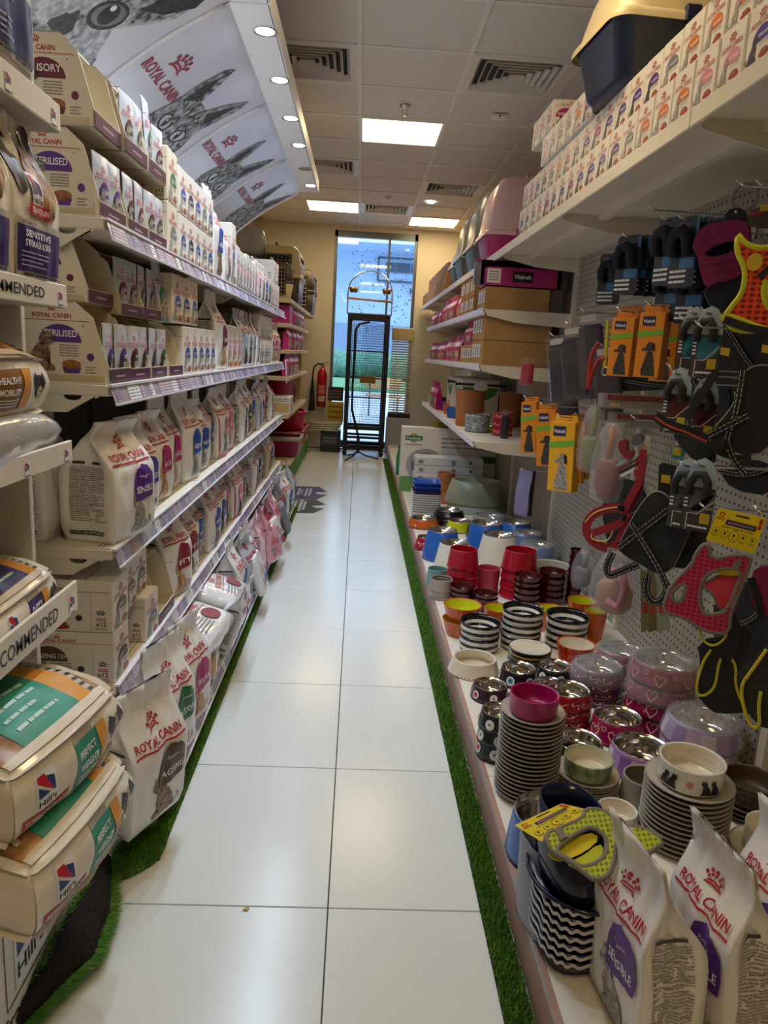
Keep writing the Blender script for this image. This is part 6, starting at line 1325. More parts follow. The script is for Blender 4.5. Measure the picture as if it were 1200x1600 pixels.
for c_ in ((290, 1050), (310, 1110)): q = MB(); P0 = pl.p(*Z5([c_])[0]); q.box(tuple(pl.w(*P0, .012)), (.02, .014, .022), 0, .003); q.build('buckle', rubber, t)
# --- black harnesses with yellow piping low on the board
pl = Plane((1140, 1060), .93, 50); t = empty('dog_harness', pl.O, 0, 'black dog harness with thin yellow piping hanging lowest by the wrapped bowls', 'dog harness', 'harnesses on the pegboard')
sheet(pl, t, 'back_panel', Z6([(765, 1000), (960, 960), (1090, 880), (1110, 1040), (1030, 1120), (1080, 1300), (1100, 1440), (900, 1452), (840, 1420), (760, 1330), (790, 1150)]), blk2, .014)
for L in ([(855, 1050), (800, 1130), (755, 1310), (800, 1345), (880, 1290), (900, 1150), (918, 1100)], [(975, 1095), (1012, 1150), (1005, 1280), (1070, 1420)], [(780, 900), (790, 980), (860, 1035), (940, 990), (965, 910)]): q = MB(); q.tube([pl.w(*p_, .016) for p_ in smooth(pl.ps(Z6(L)), 2, False)], .0035, 5); q.build('piping', yel_t, t)
strap(pl, t, 'strap', Z6([(965, 830), (1000, 900), (1010, 1000), (930, 1110)]), .03, blk, .004, .016)
pl = Plane((1185, 1080), .9, 40); t = empty('dog_harness', pl.O, 0, 'charcoal dog harness with yellow piping at the right picture edge', 'dog harness', 'harnesses on the pegboard')
sheet(pl, t, 'back_panel', Z6([(1010, 1200), (1100, 1100), (1210, 1010), (1300, 1000), (1310, 1500), (1200, 1560), (1080, 1440), (1050, 1300)]), mat('nylon_charcoal', '2c2a28', .8, bump=.4, bscale=300), .014); q = MB(); q.tube([pl.w(*p_, .016) for p_ in smooth(pl.ps(Z6([(1210, 1050), (1110, 1190), (1045, 1280), (1075, 1450), (1120, 1540), (1170, 1525), (1160, 1400), (1175, 1310)])), 2, False)], .004, 5); q.build('piping', yel_t, t)
pl = Plane((1190, 920), .97, 45); t = empty('dog_harness', pl.O, 0, 'dark magenta padded dog harness half hidden at the right edge', 'dog harness', 'harnesses on the pegboard'); sheet(pl, t, 'back_panel', Z6([(1105, 580), (1200, 520), (1330, 560), (1330, 800), (1200, 850), (1120, 790)]), mag_f, .02, (), (.004, mat('trim_plum'))); strap(pl, t, 'strap', Z6([(1110, 600), (1150, 700), (1180, 840)]), .016, blk, .003, .022)
# --- carded and boxed goods: one of each kind, then copies along the hooks (origin at the hook, hanging down, front at -y)
def hang(kind, px, py, x, label, cat, th=25, n=1, step=.02, group=None, name='hanging_pack', tilt=0, mkhook=True, jit=4, roll=0):
    P = at(px, py, 'X', x)
    for i in range(n):
        lb = label if n == 1 else label+', '+('frontmost' if i == 0 else ORD[i]+' from the front')
        put(name, kind, (P.x+i*step, P.y, P.z), RF+R(th)+R(gr.uniform(-jit, jit)), lb, cat, group or 'packs hanging on the pegboard', tilt, roll)
    if mkhook: hook(P.x-.03, P.y, P.z+.0)
q = MB(); q.prism(rr(.1, .2, .01, 2), lambda a, b, d: (a, d, b-.09), 0, .0015); A_ = Art(); A_.rect(.036, -.10, .048, .008, ink('2f5f8c'), 1, 1); A_.rect(-.01, -.135, .045, -.105, ink('2f6f9e'), 2, 1); A_.ell(-.02, -.02, .022, .012, ink('a02838'), 1, 12, 1); A_.lines(-.045, -.18, .02, -.135, 3, ink('d9d9dc'), 2, 2, .5); A_.lines(-.045, -.075, .0, -.045, 3, ink('8d8d92'), 2, 6, .3)
sk = MB(); sk.tube([(-.03, -.012, -.1), (-.034, -.016, -.06), (-.02, -.02, -.035), (.004, -.02, -.03), (.024, -.018, -.05), (.03, -.014, -.1)], [.016, .018, .018, .018, .018, .016], 8)
shoe = (q.mesh('shoe_card', mat('card_black', '15151a', .4), True), [('card_print', A_.mesh('card_print', lambda s, t, e: (s, -.0006-e, t))), ('dog_sock', sk.mesh('dog_sock', navy_f))])
G = 'black sock cards on the pegboard'
hang(shoe, 985, 372, .93, 'black dog sock card with blue band, left hook', 'pet card', 30, 6, .035, G, 'sock_card'); hang(shoe, 957, 400, 1.0, 'black dog sock card with red band beside the left hook', 'pet card', 50, 1, .03, G, 'sock_card', mkhook=False)
hang(shoe, 1047, 345, .93, 'black dog sock card on the upper second hook', 'pet card', 20, 6, .035, G, 'sock_card'); hang(shoe, 1075, 345, .95, 'black dog sock card on the upper third hook', 'pet card', 20, 5, .035, G, 'sock_card'); hang(shoe, 1050, 405, .97, 'black dog sock card on the lower second hook', 'pet card', 25, 5, .035, G, 'sock_card', mkhook=False); hang(shoe, 1085, 405, 1.0, 'black dog sock card on the lower third hook', 'pet card', 25, 5, .035, G, 'sock_card', mkhook=False)
def sitdog(a, cx, y0, h, m_):
    a.blob([(cx-h*.2, y0), (cx+h*.2, y0), (cx+h*.17, y0+h*.2), (cx+h*.1, y0+h*.6), (cx+h*.02, y0+h*.72), (cx-h*.1, y0+h*.66), (cx-h*.16, y0+h*.4), (cx-h*.23, y0+h*.15)], m_, 1)
    a.ell(cx-h*.02, y0+h*.82, h*.11, h*.13, m_, 2, 12); a.blob([(cx-h*.1, y0+h*.8), (cx-h*.26, y0+h*.76), (cx-h*.25, y0+h*.7), (cx-h*.06, y0+h*.7)], m_, 2, 1); a.blob([(cx+h*.02, y0+h*.94), (cx+h*.12, y0+h*.9), (cx+h*.14, y0+h*.66), (cx+h*.06, y0+h*.72)], ink('17130f'), 3, 1)
def orange_box(w, d, h, m_, dogc):
    q = MB(); q.box((0, d/2, -h/2-.02), (w, d, h), 0, .002); q.box((0, d/2, -.008), (w*.9, .0015, .03)); a = Art(); T_ = -.02
    a.rect(-w*.35, T_-h*.2, w*.15, T_-h*.06, ink('262b52'), 1, 1); a.txt('Vitakraft', -w*.1, T_-h*.155, w*.44, white, 2, h*.05, .012); a.quad([(-w*.5, T_-h*.38), (w*.5, T_-h*.33), (w*.5, T_-h*.25), (-w*.5, T_-h*.3)], ink('6fae35'), 1, 2); sitdog(a, w*.08, T_-h*.97, h*.55, dogc)
    s_ = Art(); s_.lines(-d*.35, T_-h*.7, d*.3, T_-h*.3, 5, ink('b36a10'), 1, 4, .3)
    return (q.mesh('orange_box', m_), [('front_print', a.mesh('box_print', lambda s, t, e: (s, -.0006-e, t))), ('side_print', s_.mesh('box_print', lambda s, t, e: (w/2+.0006+e, d/2+s, t)))])
or_b = mat('carton_orange', 'd9861a', .4); or_y = mat('carton_amber', 'e6a81c', .4); ob = orange_box(.085, .05, .205, or_b, FURS['black']); ob2 = orange_box(.1, .05, .27, or_b, FURS['black']); ob3 = orange_box(.12, .055, .3, or_y, FURS['grey'])
G = 'orange boxes on the pegboard'
for i, (px, py, x, th, lb) in enumerate(((976, 487, .93, 48, 'upper left orange box with black dog picture'), (1022, 478, .93, 48, 'upper right orange box with black dog picture'), (1045, 490, 1.03, 48, 'orange box hanging behind the upper right orange box'), (985, 480, 1.05, 48, 'orange box hanging behind the upper left orange box'))): hang(ob, px, py, x, lb, 'box', th, 1, .02, G, 'hanging_box', mkhook=i < 2)
for i, (px, py, x, k, th, lb) in enumerate(((826, 622, .9, ob2, 42, 'tilted orange box leftmost of the low row'), (853, 634, .9, ob2, 50, 'slim orange box second in the low row'), (880, 652, .88, ob3, 44, 'large amber box with dog photo in the low row'), (897, 655, .97, ob2, 60, 'orange box just right of the amber box'), (908, 650, 1.02, ob2, 62, 'rightmost orange box of the low row'))): hang(k, px, py, x, lb, 'box', th, 1, .02, G, 'hanging_box', roll=R(-6 if i < 2 else -3))
def leash_card(c):
    q = MB(); q.prism([(-.038, -.165), (.038, -.165), (.038, -.04), (.03, -.01), (.018, .012), (0, .02), (-.018, .012), (-.03, -.01), (-.038, -.04)], lambda a, b, d: (a, d, b), 0, .0015); a = Art(); a.rect(-.038, -.165, .038, -.055, ink('3c3836'), 1, 2); a.quad([(-.022, -.115), (.02, -.115), (.036, -.095), (.036, -.058)], ink(c), 2, 2); a.quad([(-.022, -.115), (.0, -.125), (.036, -.07), (-.022, -.058)], ink(c), 2, 2); a.stroke([(-.024, -.165), (-.024, -.122), (.0, -.122), (.037, -.085)], .003, ink('c9c3ba'), 3); a.rect(.008, -.145, .033, -.118, ink('c9a81c'), 3, 1); a.lines(-.036, -.11, -.026, -.062, 5, white, 3, 3, .5); a.lines(-.02, -.16, .03, -.15, 1, white, 3, 5, .5)
    g_ = MB(); g_.tube([(-.022, -.014, -.075), (-.024, -.014, -.045), (-.012, -.014, -.022), (.008, -.014, -.02), (.02, -.014, -.04), (.02, -.014, -.075)], .011, 8)
    return (q.mesh('leash_card', mat('card_paleblue', 'a9bccb', .4), True), [('card_print', a.mesh('card_print', lambda s, t, e: (s, -.0006-e, t))), ('grip_handle', g_.mesh('grip_handle', mat('foam_grip', '2b2a2c' if c != '5b5a5e' else '6f6a62', .7)))])
lt, lr_, lg = leash_card('2f7f92'), leash_card('5a1c1c'), leash_card('5b5a5e'); G = 'grip cards on the pegboard'
for k, px, py, x, lb in ((lt, 1088, 490, .93, 'pale blue grip card with teal panel, left of the upper pair'), (lt, 1111, 490, .93, 'pale blue grip card with teal panel, right of the upper pair'), (lr_, 1063, 585, .9, 'pale blue grip card with maroon panel beside the clear boxes'), (lr_, 1105, 600, 1.0, 'grip card with maroon panel behind the black harness'), (lg, 1076, 728, .86, 'grip card with grey foam handle, left of the lower pair'), (lg, 1100, 728, .87, 'grip card with grey foam handle, right of the lower pair')): hang(k, px, py, x, lb, 'pet card', 45, 1, .02, G, 'grip_card')
clear_p = mat('clear_plastic', 'cfcbdc', .06, alpha=.07, spec=.8)
def clear_pack(w, h, d):
    q = MB(); q.box((0, d/2, -h/2), (w, d, h), 0, .006); i_ = MB(); i_.box((0, d/2, -h*.56), (w*.92, d*.9, h*.8), 0, .012); b = MB(); b.box((0, d*.2, -h*.08), (w*.6, d*.2, h*.09), 0, .003); e = MB(); e.tube([(-w*.3, -.004, -h*.8), (-w*.1, -.006, -h*.6), (w*.25, -.004, -h*.4)], .003, 5)
    return (q.mesh('clear_pack', clear_p), [('leather_muzzle', i_.mesh('leather_muzzle', mat('leather_black', '121114', .25, coat=.6))), ('paper_insert', b.mesh('paper_insert', mat('paper_insert', 'b9b2b6', .5)))])
cp = clear_pack(.12, .32, .035); G = 'clear packs on the pegboard'
for i, (px, py, x, th, lb) in enumerate(((918, 488, .95, 50, 'clear pack with black muzzle, highest of the cluster'), (893, 508, .9, 48, 'clear pack with black muzzle in the middle of the cluster'), (868, 525, .9, 46, 'clear pack with black muzzle, left of the cluster'), (908, 520, 1.02, 50, 'clear pack with black muzzle behind the cluster'), (880, 560, 1.0, 48, 'clear pack with black muzzle, lowest of the cluster'), (945, 540, 1.0, 52, 'clear pack with black muzzle beside the red strap'))): hang(cp, px, py, x, lb, 'pet pack', th, 1, .02, G, 'clear_pack', tilt=R(3), roll=R(-9))
def stick_thing(name, label, cat, pts, x, th, r, mt, extra=()):
    pl = Plane(pts[0], x, th); t = empty(name, pl.O, 0, label, cat, 'goods hanging on the pegboard'); q = MB(); q.tube([pl.w(*p_, 0) for p_ in smooth(pl.ps(pts), 2, False)], r, 8); q.build('body', mt, t); return pl, t
pl, t = stick_thing('dog_leash', 'red rubber leash loop hanging right of the clear packs', 'leash', [(936, 535), (925, 550), (920, 580), (918, 615), (922, 590), (935, 560), (945, 560)], .88, 45, .008, mat('rubber_red', 'a03028', .35))
pl, t = stick_thing('dog_leash', 'yellow-green rope leash beside the upper orange box', 'leash', [(950, 500), (948, 530), (946, 560), (944, 575)], .9, 45, .007, mat('rope_lime', 'b5b02a', .7)); q = MB(); P0 = pl.p(945, 580); q.tube([pl.w(P0[0]+.012*math.cos(R(a_)), P0[1]+.016*math.sin(R(a_)), 0) for a_ in range(0, 360, 40)], .003, 5, 0, True); q.build('snap_hook', chrome, t)
P0 = at(825, 570, 'X', .92); q = MB(); q.box((0, 0, -.05), (.07, .04, .12), 0, .01); o = q.build('blister_pack', mat('blister_red', 'a3182a', .35), None, P0, RF+R(40)); tag(o, 'small red blister pack at the left of the clear packs', 'pet pack', 'goods hanging on the pegboard'); q = MB(); q.box((0, -.004, -.06), (.09, .06, .2), 0, .01); q.build('clear_shell', clear_p, o)
# long clear boxes with red print
for i, (py, x0, lb) in enumerate(((625, .93, 'upper long clear box with red print'), (655, .98, 'lower long clear box with red print'))):
    P0 = at(937+15*i, py, 'X', x0); q = MB(); q.box((.13, 0, 0), (.26, .06, .055), 0, .005); o = q.build('clear_box', mat('clear_box', 'b9b7b4', .12, alpha=.55), None, P0); tag(o, lb+' pushed end-on into the pegboard', 'pet pack', 'long clear boxes'); a = Art(); a.rect(.02, .004, .25, .024, ink('93222e'), 1, 1); a.lines(.03, .006, .24, .022, 3, ink('d9a9a0'), 2, 3, .2); a.rect(.03, -.02, .07, -.006, ink('c9b98a'), 1, 1); obj('box_print', a.mesh('box_print', lambda s, t_, e: (s, -.0306-e, t_)), o)
# brushes in clear blisters
def brush(px, py, x, c1, c2, lb, h=.2, th=50, w=.07, arch=False):
    P0 = at(px, py, 'X', x); t = empty('pet_brush', P0, RF+R(th), lb, 'pet brush', 'brushes on the pegboard'); m1 = mat('brush_'+c1, c1, .35); q = MB()
    q.lathe([(0, 0), (.3, .04), (.5, .2), (.5, .45), (.36, .56), (0, .6)], 16, M=Matrix.Diagonal((w, .035, h)).to_3x3(), c=(0, 0, -h)); q.build('brush_head', m1, t)
    if arch: q = MB(); q.tube([(-.012, -.02, -h*.75), (.03, -.035, -h*.8), (.045, -.04, -h*.5), (.03, -.035, -h*.22), (-.012, -.02, -h*.25)], .013, 8); q.build('grip', mat('brush_'+c2, c2, .4), t)
    else: q = MB(); q.tube([(0, 0, -h*.45), (.005, 0, -h*.2), (0, 0, 0)], [.012, .014, .011], 8); q.build('grip', mat('brush_'+c2, c2, .4), t)
    q = MB(); q.lathe([(0, .0), (.5, .05), (.62, .25), (.6, .6), (.4, .9), (.2, 1.0), (0, 1.02)], 18, M=Matrix.Diagonal((w*1.15, .05, h*1.1)).to_3x3(), c=(0, 0, -h*1.05)); q.build('clear_blister', mat('clear_blister', 'd6d2dc', .08, alpha=.2, spec=.9), t)
    q = MB(); q.box((0, .024, -h*.04), (w*.8, .0015, h*.22), 0, .0005); q.build('backing_card', mat('card_brush', '8a8578', .5), t); return t
brush(930, 640, .92, '6f7a35', '8a9440', 'green-handled pet brush in clear blister left of its rose twin', .24, 50, .08); brush(957, 668, .9, '8a4f48', 'b0693f', 'rose pet brush with copper handle in clear blister', .26, 50, .09); brush(967, 868, .86, 'b98a72', 'b57a86', 'pink arched pet brush in oval clear blister above the wrapped bowls', .2, 52, .12, True); brush(915, 862, .93, '6d6a72', '7b7884', 'grey pet brush in clear pack beside the orange bowls', .15, 50, .07)
# bow ties, narrow film packs, tag cards, hanging pouch
pl = Plane((990, 700), .9, 45); t = empty('bow_tie_pack', pl.O, 0, 'card of red and striped pet bow ties among the brushes', 'bow ties')
sheet(pl, t, 'card', Z5([(430, 590), (480, 620), (420, 890), (350, 880)]), mat('card_cream', 'b8ad98', .5), .002); sheet(pl, t, 'bow', Z5([(270, 640), (340, 620), (330, 700), (380, 690), (360, 760), (300, 730)]), mat('satin_wine', '7c2630', .45), .016, sm=1, off=.004); sheet(pl, t, 'bow', Z5([(350, 620), (420, 575), (430, 640), (370, 670)]), mat('satin_grey', '55565c', .5), .012, off=.004)
for i in range(4): sheet(pl, t, 'striped_bow', Z5([(265+8*i, 780+22*i), (400+6*i, 710+24*i), (405+6*i, 722+24*i), (270+8*i, 795+22*i)]), (ink('8fb5a8'), ink('7c2630'), ink('1d1d20'), ink('d8d2c6'))[i], .01, off=.004, sm=0)
sheet(pl, t, 'red_ribbon', Z5([(370, 800), (420, 705), (440, 715), (420, 830), (380, 870)]), red_s, .008, off=.006)
for i, (x0, c) in enumerate(((405, '8d8f62'), (450, '7a6a45'), (505, '94967a'))):
    pl = Plane(Z6([(x0+20, 600)])[0], .95, 50); t = empty('film_pack', pl.O, 0, 'narrow hanging film sachet beside the pink brush, '+('left', 'middle', 'right')[i]+' one', 'sachet', 'film sachets'); sheet(pl, t, 'sachet', Z6([(x0, 560), (x0+42, 560), (x0+85, 930), (x0+5, 950)]), mat('sachet_'+c, c, .25, bump=.5, bscale=40), .006, sm=0); sheet(pl, t, 'label_strip', Z6([(x0+15, 760), (x0+55, 760), (x0+62, 830), (x0+18, 830)]), ink('a8452c'), .001, off=.0065, sm=0)
for i, (L, lb) in enumerate((([(520, 790), (540, 770), (630, 790), (610, 960), (580, 990), (515, 950)], 'black swing tag card with yellow price sticker left of the grey grips'), ([(590, 690), (610, 670), (660, 655), (690, 690), (670, 760), (600, 745)], 'teal and white swing tag under the black collar'), ([(905, 70), (930, -10), (990, 0), (970, 110), (940, 170), (885, 140)], 'charcoal swing tag with yellow sticker above the big black harness'), ([(1150, 60), (1180, -10), (1250, 0), (1240, 150), (1150, 120)], 'charcoal swing tag with yellow sticker at the right edge'))):
    pl = Plane(Z5([L[0]])[0], .84, 50); t = empty('swing_tag', pl.O, 0, lb, 'price tag', 'swing tags'); cx = sum(p_[0] for p_ in L)/len(L); cy = sum(p_[1] for p_ in L)/len(L)
    sheet(pl, t, 'tag_card', Z5(L), mat('tag_teal', '3a8a92', .5) if i == 1 else mat('tag_black', '201e22', .5), .003, sm=0); sheet(pl, t, 'price_sticker', Z5([(cx-28, cy-30), (cx+28, cy-22), (cx+22, cy+28), (cx-32, cy+18)]), mat('sticker_gold'), .0008, off=.0035, sm=0)
P0 = at(822, 735, 'X', 1.0); pk = bag_mesh(.1, .27, .03, 3, mat('pouch_lilac', '8d86a8', .25, bump=.3, bscale=20)); o = obj('hanging_pouch', pk, None, (P0.x, P0.y, P0.z-.27), RF+R(40)); tag(o, 'lilac glossy pouch hanging below the orange boxes', 'pet pack', 'goods hanging on the pegboard'); q = MB(); q.box((.045, .012, .14), (.025, .02, .27), 0, .006); q.build('side_gusset', rubber, o); hook(P0.x-.03, P0.y, P0.z)
P0 = at(790, 655, 'X', .95); q = MB(); q.box((0, 0, -.06), (.06, .03, .17), 0, .012); o = q.build('bottle_pack', mat('pack_dark', '1b1b1f', .25, coat=.4), None, P0, RF+R(40)); tag(o, 'small dark glossy pack left of the orange boxes', 'pet pack', 'goods hanging on the pegboard'); q = MB(); q.box((0, -.004, .045), (.055, .03, .05), 0, .01); q.build('clear_top', clear_p, o)
for px, py, x in ((1012, 327, .93), (1150, 290, .9), (1180, 290, .95), (1030, 355, .93), (1085, 510, .86), (1040, 575, .86), (1092, 795, .84), (1175, 800, .82), (1055, 700, .9), (985, 655, .9), (1060, 500, .86)): P0 = at(px, py, 'X', x); hook(P0.x, P0.y, P0.z)

# darker goods filling the board behind the front row
FILL = (([(930, 586), (1000, 588), (1060, 592), (1064, 606), (1000, 612), (936, 610)], 1.02, 'row of black folded muzzles below the upper orange boxes'), ([(1120, 470), (1165, 480), (1215, 540), (1210, 610), (1150, 620), (1118, 560)], 1.08, 'black padded harness hanging behind the orange mesh harness'), ([(1085, 590), (1125, 575), (1150, 600), (1140, 690), (1100, 715), (1080, 660)], 1.08, 'black padded harness hanging behind the striped collar'), ([(940, 770), (990, 740), (1020, 790), (1010, 860), (960, 880)], 1.12, 'black harness hanging flat behind the red strap harness'), ([(1110, 960), (1160, 900), (1215, 930), (1215, 1050), (1150, 1060)], 1.1, 'black harness hanging behind the pink mesh harness'), ([(1130, 735), (1175, 715), (1215, 730), (1210, 775), (1150, 765)], 1.12, 'black strap bundle hanging below the big black harness'), ([(965, 505), (1060, 500), (1065, 590), (1060, 595), (960, 590)], 1.14, 'black carton row hanging behind the upper orange boxes'))
for L, x, lb in FILL:
    pl = Plane(L[0], x, 30); t = empty('dog_harness', pl.O, 0, lb, 'dog harness', 'dark goods at the back of the pegboard'); sheet(pl, t, 'back_panel', L, blk2, .022, (), (.003, grey_t) if 'padded' in lb else None); cx = sum(p_[0] for p_ in L)/len(L); cy = sum(p_[1] for p_ in L)/len(L); strap(pl, t, 'strap', [L[0], (cx, cy), L[len(L)//2]], .016, blk, .003, .024, stitch_w)
# ================================================================== near end of the right deck
T_ = lambda L: z_(L, 800, 1240, 7.5)
# navy hood-shaped tubs, open on top, grey one behind, over a nest of wavy-edged scoops
navy_p = plas('navy_gloss', '141c3a', .18); slate_p = plas('slate', '7d828e', .25)
def scoop(w, d, h):
    q = MB(); n = 40; rings = []
    for k, z in ((.78, 0), (.86, h*.3), (.96, h*.85), (1.0, h*.9), (1.0, h), (.93, h), (.8, h*.4), (.76, h*.35)):
        rings.append([(w/2*k*math.copysign(abs(math.cos(2*math.pi*i/n))**.7, math.cos(2*math.pi*i/n)), d/2*k*math.copysign(abs(math.sin(2*math.pi*i/n))**.7, math.sin(2*math.pi*i/n)), z) for i in range(n)])
    loft(q, rings); return q.mesh('scoop_tub', navy_p)
def wave_band(w, d, h):
    q = MB(); n = 96; vs = []
    for i in range(n):
        a_ = 2*math.pi*i/n; x = w/2*1.004*math.copysign(abs(math.cos(a_))**.7, math.cos(a_)); y = d/2*1.004*math.copysign(abs(math.sin(a_))**.7, math.sin(a_)); dz = .0035*math.sin(a_*20)
        vs += [(x, y, h*.80+dz), (x, y, h*.98+dz)]
    q.add(vs, [(2*i, 2*((i+1) % n), 2*((i+1) % n)+1, 2*i+1) for i in range(n)], 0, True); return q.mesh('wave_band', ink('c9c4bc'))
sc, wv = scoop(.14, .2, .045), wave_band(.14, .2, .045); CXN, CYN = .482, 1.285
for i in range(7): put('nested_tub', (sc, [('wave_band', wv)]), (CXN, CYN, DK+i*.0195), R(6), 'navy tub with pale wavy rim in the nest, '+('lowest' if i == 0 else 'topmost' if i == 6 else ORD[6-i]+' from the top'), 'tub', 'nested navy tubs')
def hood(w, d, h, m_, nm):
    q = MB(); n = 32; rings = []
    prof_ = ((.92, 0), (1.0, h*.1), (1.0, h*.45), (.9, h*.8), (.8, h), (.76, h), (.84, h*.8), (.92, h*.45), (.9, h*.12))
    for k, z in prof_: rings.append([(w/2*k*math.copysign(abs(math.cos(2*math.pi*i/n))**.75, math.cos(2*math.pi*i/n)), d/2*k*math.copysign(abs(math.sin(2*math.pi*i/n))**.75, math.sin(2*math.pi*i/n))+.05*(z/h)**2, z+(.06*z/h)*(d/2*k*math.sin(2*math.pi*i/n))*.5) for i in range(n)])
    loft(q, rings); return q.mesh(nm, m_)
o = obj('plastic_hood', hood(.15, .2, .125, navy_p, 'plastic_hood'), None, (CXN+.012, CYN+.012, DK+.158), R(8)); tag(o, 'glossy navy open tub with the lime harness on it', 'tub', 'open tubs at the near deck')
q = MB(); q.tube([(.1*math.cos(a_)*.97, .12*math.sin(a_)*.97, .004) for a_ in [i*math.pi/12 for i in range(24)]], .005, 6, 0, True); q.build('rim', navy_p, o)
o = obj('plastic_hood', hood(.19, .23, .2, slate_p, 'plastic_hood'), None, (CXN-.062, CYN+.05, DK), R(14)); o.scale = (.16, .5, .95); tag(o, 'slate grey tub wedged behind the navy tubs at the edge', 'tub', 'open tubs at the near deck')
# lime harness with its yellow card resting on the blue bowl and the navy tub
pl = Plane((890, 1310), 0, n=Vector((-.12, -.42, .9)), zz=.405); t = empty('dog_harness', pl.O, 0, 'lime mesh dog harness with yellow card lying on the navy tub', 'dog harness')
A4 = T_([(30, 375), (580, 120), (905, 195), (345, 565)]); doco_card(pl, t, [A4[0], A4[1], A4[2], A4[3]])
sheet(pl, t, 'front_panel', T_([(395, 550), (430, 490), (560, 440), (840, 320), (845, 215), (1050, 225), (1180, 340), (1220, 520), (1190, 800), (1130, 980), (980, 1060), (830, 950), (640, 800), (480, 730), (410, 620)]), lime_mesh, .008, [T_([(510, 720), (560, 620), (860, 430), (960, 430), (1080, 520), (1110, 620), (1090, 780), (900, 890), (780, 890), (640, 790)])], (.0055, grey_t), .006)
sheet(pl, t, 'tail_panel', T_([(1160, 340), (1300, 400), (1560, 430), (1780, 590), (1640, 680), (1480, 790), (1370, 690), (1200, 560)]), lime_mesh, .008, (), (.0055, grey_t), .002); sheet(pl, t, 'inner_lining', T_([(620, 790), (800, 740), (1030, 560), (1090, 660), (980, 850), (800, 890)]), mat('fabric_lime', 'c9cc14', .6), .004, off=-.008); sheet(pl, t, 'inner_card', T_([(400, 690), (520, 720), (560, 610), (900, 440), (1040, 520), (860, 680), (600, 790), (490, 780)]), card_y, .0015, off=-.002); sheet(pl, t, 'strap_bar', T_([(490, 480), (570, 450), (640, 560), (560, 600)]), grey_t, .003, off=.015, sm=0)
sheet(pl, t, 'red_strap', z_([(595, 1050), (720, 1050), (715, 1105), (620, 1118)], 800, 1000, 3), mat('fabric_red', 'b01420', .6), .006, (), (.003, lime_t), -.02)
# three upright food bags at the very front, gusset towards the camera
for i, (x, y, sd, ln, lb) in enumerate(((.575, 1.115, 3, -.26, 'white cat food bag with purple panel nearest the navy tubs'), (.73, 1.12, 2, -.24, 'white cat food bag with purple panel in the middle of the front three'), (.88, 1.17, 4, -.2, 'white cat food bag with purple panel at the right picture edge'))):
    k = food_bag(.2, .37, .12, 'SENSIBLE', 'purple', 'grey', sd, None, ln, 0, 'Regular'); put('pet_food_bag', k, (x, y, DK+.002), RF+R(7-2*i), lb, 'food bag', 'food bags at the near right deck', 0, R(-3))
    a = Art(); a.txt('2 kg', 0, 0, .045, txt_g, 1, .014, .006)
# ================================================================== far end of the right deck
def printed(name, w, d, h, mt, art, loc, rz, label, cat, group=None, side=None):
    pr = [('front_print', art.mesh('front_print', lambda s, t, e: (s, -d/2-.0006-e, t)))]
    return put(name, (crate(w, d, h, mt, .004, name), pr), loc, rz, label, cat, group)
a = Art(); w, h = .84, .57; gn = ink('1f6a55'); a.rect(-w*.46, h*.8, -w*.28, h*.87, gn, 1, 1); a.txt('PetSafe', -w*.37, h*.815, w*.15, white, 2, h*.035, .015); a.ell(-w*.37, h*.835, w*.05, h*.075, ink('b9a24a'), 0, 16, 1); a.lines(-w*.46, h*.72, -w*.28, h*.75, 1, txt_g, 1, 3, .5)
a.lines(-w*.08, h*.68, w*.45, h*.88, 3, txt_g, 1, 6, .3); a.rect(w*.1, h*.5, w*.5, h*.6, ink('2f5a20'), 1, 1); a.ell(-w*.24, h*.42, w*.2, h*.26, ink('a9abb0'), 1, 24, 2); a.ell(-w*.24, h*.42, w*.15, h*.2, ink('77797e'), 2, 24, 2); a.rect(-w*.5, 0, -w*.3, h*.24, ink('6f9a5a'), 1, 1); a.ell(w*.02, h*.58, .012, .012, ink('d9b23a'), 1, 8, 1)
printed('litter_machine_carton', w, .12, h, carton, a, (.82, 6.42, DK), 0, 'large white carton with green logo standing at the far deck', 'carton')
for i in range(5):
    a = Art(); a.rect(-.26, .015, -.22, .045, txt_g, 1, 1); a.rect(.02, .012, .05, .048, txt_g, 1, 1); a.rect(.17, .02, .19, .045, ink('3d6a3a'), 1, 1)
    printed('flat_carton', .58, .2, .068, mat('carton_bluewhite', 'dcdcdc', .4), a, (.80+.006*(i % 2), 6.2, DK+i*.07), R(.8*(i % 3-1)), 'flat white carton in front of the big green-logo carton, '+('lowest' if i == 0 else 'topmost' if i == 4 else ORD[4-i]+' from the top'), 'carton', 'flat white cartons')
q = MB(); g = random.Random(8)
for k in range(240): a0 = g.uniform(0, 6.28); r0 = g.uniform(0, .1); q.tube([(r0*1.6*math.cos(a0), r0*.5*math.sin(a0), 0), (r0*2.2*math.cos(a0)+g.uniform(-.02, .02), r0*.7*math.sin(a0), g.uniform(.03, .075))], [.004, .001], 3)
o = q.build('cat_grass_toy', mat('moss_yellow', '8e8a2a', .8), None, (.84, 6.42, DK+h+.001)); tag(o, 'bushy yellow-green grass toy on top of the green-logo carton', 'toy')
k_ = bag_mesh(.16, .3, .06, 2, mat('bag_green', '3c9a44', .25, bump=.3, bscale=15, col2='1f8a86', vscale=12)); o = obj('litter_bag', k_, None, (.50, 7.25, DK), RF+R(60)); tag(o, 'green and teal litter bag behind the big carton', 'food bag'); q = MB(); q.lathe([(0, 0), (.035, 0), (.035, .27), (.03, .28), (0, .28)], 16); o = q.build('treat_tube', mat('tube_wine', '7a1a3a', .35), None, (.56, 6.62, DK)); tag(o, 'wine red treat tube between green bag and big carton', 'tube'); q = MB(); q.lathe([(.0355, .2), (.0355, .23)], 16); q.build('label_band', ink('d8c9a8'), o)

